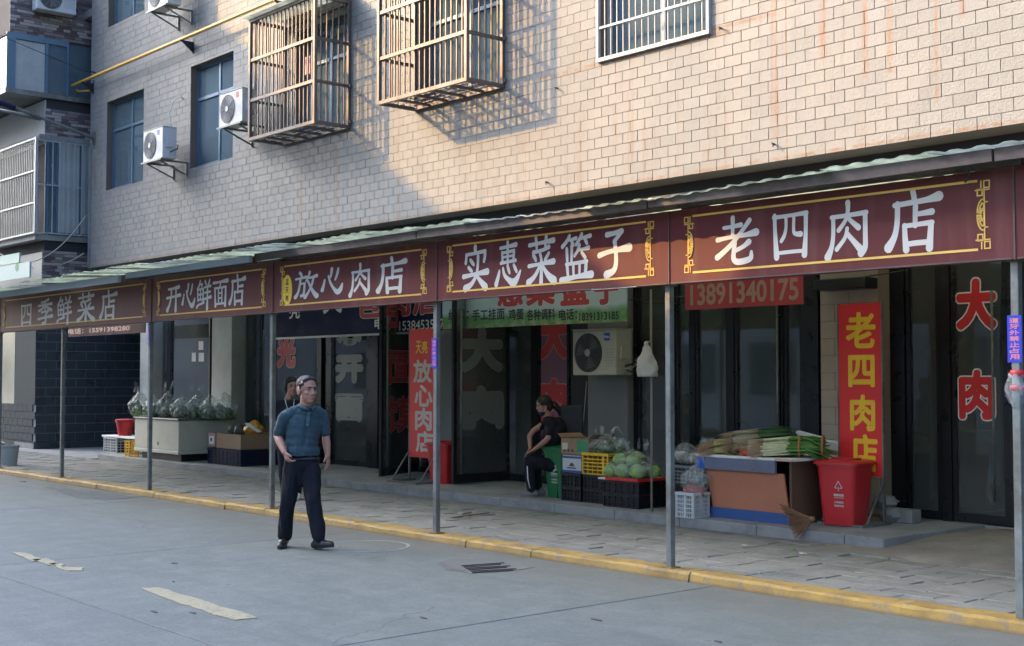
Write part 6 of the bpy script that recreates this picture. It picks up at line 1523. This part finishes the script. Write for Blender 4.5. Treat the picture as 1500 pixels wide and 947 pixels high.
tag(MB().beam((bx0+1.02, 11.05, ZS+.72), (bx0+1.30, 11.15, ZS+.58), .09, .02).build('paper_roll', M['foam']), 'white paper packet leaning on the orange bag', 'packet')
# grey bucket at the far left
gb = thing('grey_bucket', (SX(15, 8.62), 8.62, ZP), 'grey plastic bucket standing on the pavement at the far left edge', 'bucket'); c_ = (SX(15, 8.62), 8.62, ZP)
MB().lathe([(.14,0),(.175,.33),(.19,.335),(.19,.365),(.175,.366),(.135,.03)], c_, 26).build('body', mat('bucketg', (.36,.39,.37), .5, var=.1, dirt=.3), gb, smooth=True, auto=40)
MB().tube([(c_[0]-.19, c_[1], c_[2]+.33), (c_[0]-.15, c_[1]-.1, c_[2]+.40), (c_[0], c_[1]-.14, c_[2]+.43), (c_[0]+.15, c_[1]-.1, c_[2]+.40), (c_[0]+.19, c_[1], c_[2]+.33)], .006, 6).build('bail', M['steel'], gb, smooth=True)
# wall clutter: string at the pier, small camera box over the cream pier, dark box
tag(MB().tube([(SX(856,12.2),12.24,1.62),(SX(857,12.2),12.2,1.35),(SX(852,12.2),12.22,1.0)], .006, 5).build('cord', M['rope'], smooth=True), 'pale cord hanging on the dark pier above the brown carton', 'cord')
tag(MB().box(SX(1205,12.0), SX(1280,12.0), 11.85, 12.1, 2.62, 2.74).build('shutter_box', M['black'], bevel=.01), 'black box mounted above the cream tiled pier under the right board', 'box')

# wires strung under the awning and along the dark beam of the building
cable((Vector((-22,8.32,3.0)), Vector((-13.9,8.30,3.02)), .06), .006, M['black'], 'black wire sagging behind the first two sign boards')
cable((Vector((-13.7,11.9,2.75)), Vector((-7.5,11.9,2.78)), .12), .008, M['black'], 'black wire sagging along the shop fronts behind the banners')
cable((W(906,530,11.95), W(936,540,12.2), .08), .007, M['black'], 'short black wire from the beige air conditioner to the door frame')
# dropped leaves and scraps on the platform and pavement
random.seed(77)
wh = ['below the broom', 'before the white lattice crate', 'under the stall front', 'beside the platform edge left of the fifth post', 'near the right red bin', 'between the stall and the right bin', 'at the ramp foot', 'before the cabbage crates']
for k, (px, py, zz) in enumerate([(1160,806,ZP),(1010,790,ZP),(1090,800,ZP),(930,772,ZP),(1215,800,ZP),(1175,812,ZP),(1290,822,ZP),(900,765,ZP)]):
    p = G(px, py, zz); n = 7; s = random.uniform(.03,.055)
    vs = [(p.x+math.cos(2*math.pi*q/n)*s*random.uniform(.5,1), p.y+math.sin(2*math.pi*q/n)*s*.6*random.uniform(.5,1)) for q in range(n)]
    tag(MB().slab(vs, zz+.004, zz+.012).build('fallen_leaf', [M['greenveg'], M['root'], M['pale']][k % 3], smooth=False), ['green', 'brown', 'pale'][k % 3]+' scrap of leaf lying '+wh[k], 'leaf')
# ================================================================== PEOPLE
def cap_(mb, a, b, r1, r2, n=14):
    a, b = Vector(a), Vector(b); L = (b-a).length; d = (b-a)/L; P = []; R = []
    for k in range(4): t = math.pi/2*(k/4); P.append(a-d*r1*math.cos(t)); R.append(max(.0005, r1*math.sin(t)))
    P += [a, b]; R += [r1, r2]
    for k in range(1, 5): t = math.pi/2*(k/4); P.append(b+d*r2*math.sin(t)); R.append(max(.0005, r2*math.cos(t)))
    mb.tube(P, R, n)
def ell(mb, c, r, rot=None, n=18, m=12):
    t = MB(); t.ball((0,0,0), r, n, m)
    R_ = rot or Matrix.Identity(3)
    mb.add([tuple(Vector(c)+R_ @ Vector(v)) for v in t.v], t.f)
def chain(mb, pts):
    for (a, ra), (b, rb) in zip(pts[:-1], pts[1:]): cap_(mb, a, b, ra, rb)
JOBS = []
def fuse(mb, name, m, parent, vox=.008, smooth=3, fold=None, post=None):
    me = bpy.data.meshes.new(name); me.from_pydata(mb.v, [], mb.f)
    bm = bmesh.new(); bm.from_mesh(me); bmesh.ops.recalc_face_normals(bm, faces=bm.faces); bm.to_mesh(me); bm.free()
    o = bpy.data.objects.new(name, me); COL.objects.link(o)
    r = o.modifiers.new('r', 'REMESH'); r.mode = 'VOXEL'; r.voxel_size = vox; r.use_smooth_shade = True
    s = o.modifiers.new('s', 'SMOOTH'); s.factor = .5; s.iterations = smooth
    o.parent = parent; JOBS.append((o, m, fold, post)); return o
def finish_fuses():
    dg = bpy.context.evaluated_depsgraph_get(); out = []
    for o, m, fold, post in JOBS: out.append(bpy.data.meshes.new_from_object(o.evaluated_get(dg)))
    for (o, m, fold, post), me in zip(JOBS, out):
        o.modifiers.clear(); old = o.data; nm = old.name
        if fold:
            nn = [v.normal.copy() for v in me.vertices]
            for v, n in zip(me.vertices, nn): v.co += n*fold(v.co)
        if post:
            for v in me.vertices: post(v)
        me.materials.clear(); me.materials.append(m); me.polygons.foreach_set('use_smooth', [True]*len(me.polygons))
        o.data = me; bpy.data.meshes.remove(old); me.name = nm
def hand(mb, wr, dirv, palm, side, curl=.5, s=1.0):
    """palm and five separate fingers; dirv = wrist to knuckles, palm = palm normal, side = toward the thumb"""
    d, p, t = Vector(dirv).normalized(), Vector(palm).normalized(), Vector(side).normalized(); w = Vector(wr)
    for u in (-.024, -.008, .008, .024): cap_(mb, w+t*u*.6, w+d*.075*s+t*u*s, .015*s, .0125*s, 8)
    for i, (u, L) in enumerate(((.026,.072), (.0085,.080), (-.0085,.074), (-.026,.058))):
        a = w+d*.080*s+t*u*s; b = a+(d*(1-curl*.35)+p*curl*.5).normalized()*L*.45*s; c = b+(d*(1-curl)+p*curl).normalized()*L*.33*s; e = c+(d*(1-curl*1.3)+p*curl*1.1).normalized()*L*.25*s
        chain(mb, [(a,.0092*s),(b,.0085*s),(c,.0078*s),(e,.0068*s)])
    a = w+t*.022*s+d*.02*s; b = a+(t*.7+d*.7+p*.25).normalized()*.04*s; c = b+(t*.25+d+p*.4).normalized()*.032*s
    chain(mb, [(a,.013*s),(b,.011*s),(c,.0085*s)])
def headp(mb, c, f, s=1.0, up=Vector((0,0,1))):
    """skull, jaw, nose, brow, lips, ears; f = facing direction"""
    f = Vector(f).normalized(); c = Vector(c); r = f.cross(up).normalized(); u = r.cross(f)
    R_ = Matrix((r, f, u)).transposed(); P = lambda x, y, z: c+(r*x+f*y+u*z)*s
    ell(mb, P(0,-.012,.03), (.077*s,.094*s,.086*s), R_); ell(mb, P(0,.022,-.035), (.060*s,.068*s,.078*s), R_)
    ell(mb, P(0,.050,-.086), (.034*s,.032*s,.026*s), R_)
    for x in (-1, 1): ell(mb, P(x*.036,.056,-.022), (.024*s,.022*s,.020*s), R_); ell(mb, P(x*.079,-.005,-.012), (.010*s,.022*s,.033*s), R_)
    ell(mb, P(0,.072,.030), (.046*s,.016*s,.012*s), R_)
    chain(mb, [(P(0,.078,.012), .010*s), (P(0,.098,-.026), .014*s)]); 
    for x in (-1, 1): ell(mb, P(x*.013,.090,-.030), (.010*s,.010*s,.008*s), R_)
    ell(mb, P(0,.080,-.058), (.024*s,.010*s,.007*s), R_); ell(mb, P(0,.078,-.068), (.020*s,.010*s,.007*s), R_)
    return P, R_
def eyes(P, R_, parent, s=1.0, brow=True, hair=None):
    for x in (-1, 1):
        e = MB(); ell(e, P(x*.032,.076,.006), (.013*s,.009*s,.0055*s), R_, 12, 8); e.build('eye', M['grille'], None, smooth=True, clean=False).parent = parent
        if brow: e = MB(); ell(e, P(x*.033,.086,.028), (.022*s,.006*s,.0045*s), R_, 12, 8); e.build('eyebrow', hair or M['hair'], None, smooth=True, clean=False).parent = parent
    e = MB(); ell(e, P(0,.086,-.063), (.022*s,.008*s,.0035*s), R_, 12, 8); e.build('mouth', M['lip'], None, smooth=True, clean=False).parent = parent
def folds(amp, fx, fz, seed=0, zz=None):
    def f(c):
        v = noise.noise(Vector((c.x*fx, c.y*fx, c.z*fz+seed)))*amp+noise.noise(Vector((c.x*fx*2.3, c.y*fx*2.3, c.z*fz*2.6+seed*2)))*amp*.5
        return v
    return f
def shoe(par, heel, toe, m, sole, lift=0, w=.047, name='shoe'):
    heel, toe = Vector(heel), Vector(toe); d = toe-heel; mb = MB()
    cap_(mb, heel+Vector((0,0,.045)), heel.lerp(toe,.45)+Vector((0,0,.045)), w*.85, w*.95); cap_(mb, heel.lerp(toe,.4)+Vector((0,0,.035)), toe+Vector((0,0,.028))-d*.16, w, w*.72)
    cap_(mb, heel+Vector((0,0,.05)), heel+d*.12+Vector((0,0,.085)), w*.8, w*.72)
    def post(v):
        b = heel.z+(toe.z-heel.z)*max(0, min(1, (v.co-heel).dot(d)/d.length_squared))
        if v.co.z < b+.002: v.co.z = b+.002
    o = fuse(mb, name, m, par, .006, 2, None, post)
    s = MB(); dn = Vector((d.x, d.y, 0)).normalized(); sd = Vector((-dn.y, dn.x, 0)); ol = []
    for k in range(24):
        a = 2*math.pi*k/24; q = math.cos(a); wv = w*(1.0 if q > 0 else .86); pt = heel.lerp(toe, .5+.5*q*1.02)+sd*math.sin(a)*wv*(1-.12*abs(q)**3)
        ol.append(pt)
    n = 24; s.add([p+Vector((0,0,0)) for p in ol]+[p+Vector((0,0,.016)) for p in ol], [tuple(range(n-1,-1,-1)), tuple(range(n,2*n))]+[(i,(i+1)%n,n+(i+1)%n,n+i) for i in range(n)])
    q = MB(); q.v = [tuple(v) for v in s.v]; q.f = s.f; so_ = q.build('sole', sole, None, smooth=False); so_.parent = o
    return o
PYAW = YAW
# ---------------------------------------------------------------- the walking man
g0 = G(445, 803, 0); sc_ = 12.70/1908
g0d = (g0-Vector((0,0,EYE))).dot(FW); K = g0d/1908
man = thing('person', (g0.x, g0.y, 0), 'man in a teal polo shirt and black trousers walking along the road', 'person', None, PYAW)
X = lambda px, py, y=0: Vector(((px-445)*K, y, (803-py)*K))
B_ = MB()
neck = X(447,594,.01); hc = X(449,572,-.02); fdir = Vector((.66,-.75,-.03))
P, R_ = headp(B_, hc, fdir, 1.17)
chain(B_, [(X(444,603,.02),.060),(neck,.060),(hc+Vector((-.008,.015,-.05)),.062)])
sR, sL = X(417,611,-.05), X(468,609,.10); RZ = Matrix.Rotation(.42, 3, 'Z')
eR, wR = X(405,639,.0), X(420,662,-.16); eL, wL = X(473.5,641,.13), X(477.5,668,.09)
chain(B_, [(sR,.034),(eR,.038),(eR.lerp(wR,.35),.042),(wR,.027)]); chain(B_, [(sL,.034),(eL,.038),(eL.lerp(wL,.35),.042),(wL,.027)])
ell(B_, X(443,628,.02), (.14,.085,.18), RZ); ell(B_, X(441,655,.02), (.125,.08,.12), RZ); ell(B_, X(441,680,.02), (.12,.075,.10), RZ)
hR, hL = X(428,688,.02), X(455,688,.02); kR, kL = X(421,735,.02), X(461,734,-.10); aR, aL = X(415,791,.08), X(470,787,-.14)
chain(B_, [(hR,.07),(kR,.05),(aR,.04)]); chain(B_, [(hL,.07),(kL,.05),(aL,.04)])
hand(B_, wR, (.45,-.35,-.85), (.6,.1,.2), (.5,-.7,.2), .75, 1.0); hand(B_, wL, (.06,-.1,-1), (-.5,-.3,.1), (-.3,-.9,.1), .4, 1.0)
body = fuse(B_, 'body', M['skin'], man, .0052, 3)
eyes(P, R_, man, 1.17, True, M['hairgrey'])
H_ = MB()
fd = fdir.normalized(); rr_ = fd.cross(Vector((0,0,1))).normalized()
HP = lambda x, y, z: P(x, y, z)
ell(H_, P(0,-.030,.050), (.090,.092,.086), R_); ell(H_, P(0,-.058,.0), (.080,.060,.085), R_)
for x, y, z, r in ((-.050,.028,.080,.034),(-.022,.036,.092,.034),(.012,.038,.094,.034),(.040,.032,.084,.034),(.0,.010,.098,.045),(-.066,.030,.050,.020),(.066,.030,.050,.020),(.075,.012,.045,.024),(-.075,.012,.045,.024),(.074,.005,.015,.016),(-.074,.005,.015,.016)): ell(H_, P(x,y,z), (r,r*.9,r*.75), R_, 10, 8)
# keep the face clear of hair
hair = fuse(H_, 'hair', M['hairgrey'], man, .006, 8, lambda c: noise.noise(Vector((c.x*60,c.y*60,c.z*25)))*.0025)
T_ = MB()
ell(T_, X(444,624,.02), (.172,.115,.17), RZ); ell(T_, X(441,648,.02), (.166,.118,.14), RZ); ell(T_, X(442,636,.02), (.170,.118,.12), RZ); ell(T_, X(441,662,.015), (.180,.126,.10), RZ); ell(T_, X(441,668,.015), (.176,.124,.05), RZ); ell(T_, X(445,606,.015), (.13,.085,.06), RZ)
chain(T_, [(X(440,598.5,.015),.050),(X(428,605,-.02),.060),(sR,.060),(sR.lerp(eR,.80),.060)]); chain(T_, [(X(452,598.5,.025),.050),(X(460,604,.05),.058),(sL,.058),(sL.lerp(eL,.78),.056)])
# square hem and open sleeve ends: cut after fusing
zh = X(0,668).z
def _hem(v):
    if v.co.z < zh: v.co.z = zh+.002*math.sin(v.co.x*40)
shirt = fuse(T_, 'shirt', M['polo'], man, .0075, 3, folds(.010, 13, 4, 2), _hem)
# collar and placket
C_ = MB(); fh = Vector((.62,-.78,0)).normalized(); sd_ = Vector((-fh.y, fh.x, 0)); nc = neck+Vector((0,0,-.005))
for s in (-1, 1):
    V = []
    for k in range(8):
        an = .12+(math.pi-.12)*k/7; dr = fh*math.cos(an)+sd_*s*math.sin(an); fr_ = max(0, math.cos(an))
        V += [nc+dr*.066+Vector((0,0,.024-.030*fr_)), nc+dr*(.090+.010*fr_)+Vector((0,0,-.006-.040*fr_))]
    C_.add(V, [(2*k,2*k+2,2*k+3,2*k+1) for k in range(7)])
o = C_.build('collar', mat('collar', (.028,.060,.075), .8), None, smooth=True, clean=False); o.parent = man
sm = o.modifiers.new('t', 'SOLIDIFY'); sm.thickness = .006
pk = MB(); f0 = X(453,604,-.065); f1 = X(452,624,-.118); pk.beam(f0, f1, .03, .008); o = pk.build('placket', M['polo'], None); o.parent = man
for t in (.25, .75): bt = MB(); ell(bt, f0.lerp(f1, t)+Vector((0,-.006,0)), (.005,.003,.005), None, 8, 6); o2 = bt.build('button', M['navy'], None); o2.parent = o
L_ = MB()
ell(L_, X(441,681,.02), (.166,.108,.11)); ell(L_, X(441,672,.018), (.160,.104,.05))
chain(L_, [(X(427,690,.02),.090),(X(421,735,.02),.080),(X(415,786,.08),.064)]); chain(L_, [(X(455,690,.0),.088),(X(461,734,-.10),.078),(X(469.5,783,-.14),.064)])
chain(L_, [(X(441,690,.02),.09),(X(442,706,.02),.06)])
def _cuff(v):
    zc__ = .045 if v.co.x < 0 else .06
    if v.co.z < zc__: v.co.z = zc__
tr = fuse(L_, 'trousers', M['cloth_dark'], man, .008, 2, folds(.02, 11, 3, 7), _cuff)
bl_ = MB(); bl_.lathe([(.168,-.012),(.172,0),(.168,.014)], tuple(X(441,672.5,.018)), 28, 1, .66); o = bl_.build('belt', M['black'], None, smooth=True); o.parent = man
shoe(man, X(414,803,.12)+Vector((0,0,.0)), X(414,803,-.14)+Vector((-.005,0,.0)), M['shoe'], M['black'])
sh_ = shoe(man, X(463,803,-.10)+Vector((0,0,0)), X(494,797,-.24)+Vector((0,0,-.0)), M['shoe'], M['black'])
# ---------------------------------------------------------------- woman standing behind him
g1 = G(430, 731, ZP); K1 = (g1-Vector((0,0,EYE))).dot(FW)/1908
wo_ = thing('person', (g1.x, g1.y, ZP), 'woman in a black tee with a thin cord necklace, standing behind the walking man', 'person', None, PYAW)
X1 = lambda px, py, y=0: Vector(((px-430)*K1, y, (731-py)*K1))
B_ = MB(); hc = X1(426,567,0); P, R_ = headp(B_, hc, (.45,-.89,-.05), 1.06)
chain(B_, [(X1(422,583,.02),.05),(hc+Vector((0,.01,-.05)),.045)])
chain(B_, [(X1(405,593),.045),(X1(402,622,.02),.036),(X1(408,648,-.05),.028)]); chain(B_, [(X1(440,593),.045),(X1(444,622,.02),.036),(X1(442,648,-.03),.028)])
hand(B_, X1(408,648,-.05), (.2,-.2,-1), (.7,-.3,0), (.2,-.9,0), .5, .92); hand(B_, X1(442,648,-.03), (-.1,-.2,-1), (-.7,-.3,0), (-.2,-.9,0), .5, .92)
ell(B_, X1(422,612,.01), (.14,.09,.20)); ell(B_, X1(422,645,.01), (.14,.09,.12))
chain(B_, [(X1(415,655,.01),.075),(X1(416,692,0),.05),(X1(417,724,.02),.04)]); chain(B_, [(X1(431,655,.01),.075),(X1(434,692,-.02),.05),(X1(436,724,0),.04)])
fuse(B_, 'body', M['skin'], wo_, .007, 3); eyes(P, R_, wo_, 1.06)
H_ = MB(); ell(H_, P(0,-.022,.045), (.092,.10,.092), R_); ell(H_, P(0,-.06,-.02), (.085,.06,.10), R_)
for x in (-1, 1): chain(H_, [(P(x*.078,.02,.05),.022),(P(x*.08,.005,-.03),.02)])
for x in (-.045, 0, .045): ell(H_, P(x,.055,.078), (.030,.022,.028), R_, 10, 8)
fuse(H_, 'hair', M['hair'], wo_, .008, 2, lambda c: noise.noise(c*50)*.004)
T_ = MB(); ell(T_, X1(422,610,.01), (.175,.112,.20)); ell(T_, X1(422,640,.01), (.168,.11,.12)); ell(T_, X1(422,594,.01), (.15,.08,.06))
chain(T_, [(X1(414,592),.055),(X1(405,594),.06),(X1(403,611,.01),.058)]); chain(T_, [(X1(430,592),.055),(X1(440,594),.06),(X1(443,611,.01),.058)])
fuse(T_, 'shirt', M['cloth_dark'], wo_, .009, 2, folds(.01, 9, 5, 3))
L_ = MB(); ell(L_, X1(422,655,.01), (.155,.10,.10)); chain(L_, [(X1(415,660,.01),.085),(X1(416,692,0),.07),(X1(417,722,.02),.06)]); chain(L_, [(X1(431,660,.01),.085),(X1(434,692,-.02),.07),(X1(436,720,0),.06)])
fuse(L_, 'trousers', M['cloth_dark'], wo_, .009, 2, folds(.012, 11, 4, 5))
for px in (416, 436): shoe(wo_, X1(px,731,.04), X1(px+2,731,-.19), M['foam'], M['white_plastic'], w=.042)
nk = MB(); nk.tube([X1(417,584,-.06), X1(421,596,-.095), X1(427,607,-.11), X1(431,596,-.095), X1(431,585,-.06)], .0035, 5); o = nk.build('necklace', M['white'], None, smooth=True); o.parent = wo_
# ---------------------------------------------------------------- seated woman
g2 = G(790, 728, ZS); K2 = (g2-Vector((0,0,EYE))).dot(FW)/1908
wm = thing('person', (g2.x, g2.y, ZS), 'woman with tied dark hair and lowered mask sitting bent forward beside the green bin', 'person', None, PYAW)
X2 = lambda px, py, y=0: Vector(((px-790)*K2, y, (728-py)*K2))
B_ = MB(); hc = X2(796,594,0); P, R_ = headp(B_, hc, (-.93,-.30,-.22), .95)
chain(B_, [(X2(803,612,.02),.05),(hc+Vector((.02,.01,-.04)),.045)])
sN, sF = X2(808,620,-.13), X2(804,618,.14)
chain(B_, [(sN,.046),(X2(803,641,-.17),.036),(X2(797,647,-.15),.035),(X2(781,660,-.06),.024)])
chain(B_, [(sF,.046),(X2(782,632,.13),.035),(X2(776,640,.10),.034),(X2(777,657,.03),.024)])
hand(B_, X2(781,660,-.06), (-.75,.2,-.45), (-.2,.2,-1), (-.3,-.8,.2), .55, .9); hand(B_, X2(777,657,.03), (-.35,-.1,-.8), (-.6,0,-.6), (-.2,-.9,.2), .5, .9)
ell(B_, X2(812,640,0), (.13,.15,.20)); ell(B_, X2(822,672,0), (.14,.15,.13))
kn, kf = X2(775,676,-.09), X2(781,674,.10)
chain(B_, [(X2(822,682,-.08),.08),(kn,.055),(X2(779,716,-.08),.038)]); chain(B_, [(X2(822,682,.08),.08),(kf,.055),(X2(789,716,.06),.038)])
fuse(B_, 'body', M['skin'], wm, .0065, 3); eyes(P, R_, wm, .95)
H_ = MB(); ell(H_, P(0,-.025,.042), (.088,.098,.086), R_); ell(H_, P(0,-.065,-.01), (.078,.06,.085), R_); 
for x in (-1, 1): chain(H_, [(P(x*.070,.035,.055),.022),(P(x*.078,-.01,.01),.022)])
chain(H_, [(P(0,-.11,.0),.035),(P(0,-.15,-.03),.045),(P(0,-.19,-.10),.040),(P(0,-.20,-.18),.018)])
fuse(H_, 'hair', M['hair'], wm, .007, 2, lambda c: noise.noise(c*50)*.005)
mk = MB(); ell(mk, P(0,.045,-.100), (.048,.045,.034), R_); o = mk.build('face_mask', M['navy'], None, smooth=True, clean=False); o.parent = wm
mk = MB(); mk.tube([P(.06,.03,-.085), P(.086,.0,-.03), P(.084,-.01,.01)], .003, 5); mk.tube([P(-.06,.03,-.085), P(-.086,.0,-.03), P(-.084,-.01,.01)], .0045, 5); o = mk.build('mask_strap', M['white'], None, smooth=True, clean=False); o.parent = wm
T_ = MB(); ell(T_, X2(812,636,0), (.155,.19,.22), Matrix.Rotation(.35, 3, 'Y')); ell(T_, X2(821,666,0), (.155,.18,.15)); ell(T_, X2(806,618,0), (.10,.17,.07))
chain(T_, [(sN,.062),(X2(805,634,-.16),.056)]); chain(T_, [(sF,.062),(X2(793,626,.14),.052)])
fuse(T_, 'shirt', M['cloth_dark'], wm, .009, 2, folds(.012, 9, 7, 3))
L_ = MB(); chain(L_, [(X2(824,684,-.08),.095),(kn,.075),(X2(778,716,-.08),.062)]); chain(L_, [(X2(824,684,.08),.095),(kf,.075),(X2(788,715,.06),.060)]); ell(L_, X2(825,684,0), (.14,.17,.11))
fuse(L_, 'trousers', M['cloth_dark'], wm, .009, 2, folds(.012, 11, 6, 5))
st_ = MB(); st_.tube([X2(772,682,-.165), X2(773,700,-.15), X2(776,714,-.142)], .007, 6); o = st_.build('trouser_stripe', M['white'], None, smooth=True, clean=False); o.parent = wm
for a, b in ((X2(785,728,-.09), X2(760,728,-.12)), (X2(796,728,.03), X2(771,728,.0))): shoe(wm, a, b, M['greyshoe'], M['stoneg'], w=.042)
ch2 = thing('chair', (g2.x, g2.y, ZS), 'low black chair whose back shows behind the seated woman', 'chair', None, PYAW)
c_ = MB(); c_.box(.20,.56,-.2,.2,.30,.34); o = c_.build('seat', M['black'], None, bevel=.01); o.parent = ch2
c_ = MB(); c_.box(X2(822,0).x,X2(856,0).x,.22,.26,.50,1.14); o = c_.build('backrest', M['black'], None, bevel=.015); o.parent = ch2
c_ = MB(); c_.box(.30,.36,.20,.24,.345,.55); o = c_.build('back_post', M['black'], None); o.parent = ch2
for x, y in ((.23,-.17),(.53,-.17),(.23,.17),(.53,.17)):
    c_ = MB(); c_.box(x-.015,x+.015,y-.015,y+.015,0,.299); o = c_.build('leg', M['black'], None); o.parent = ch2

finish_fuses()
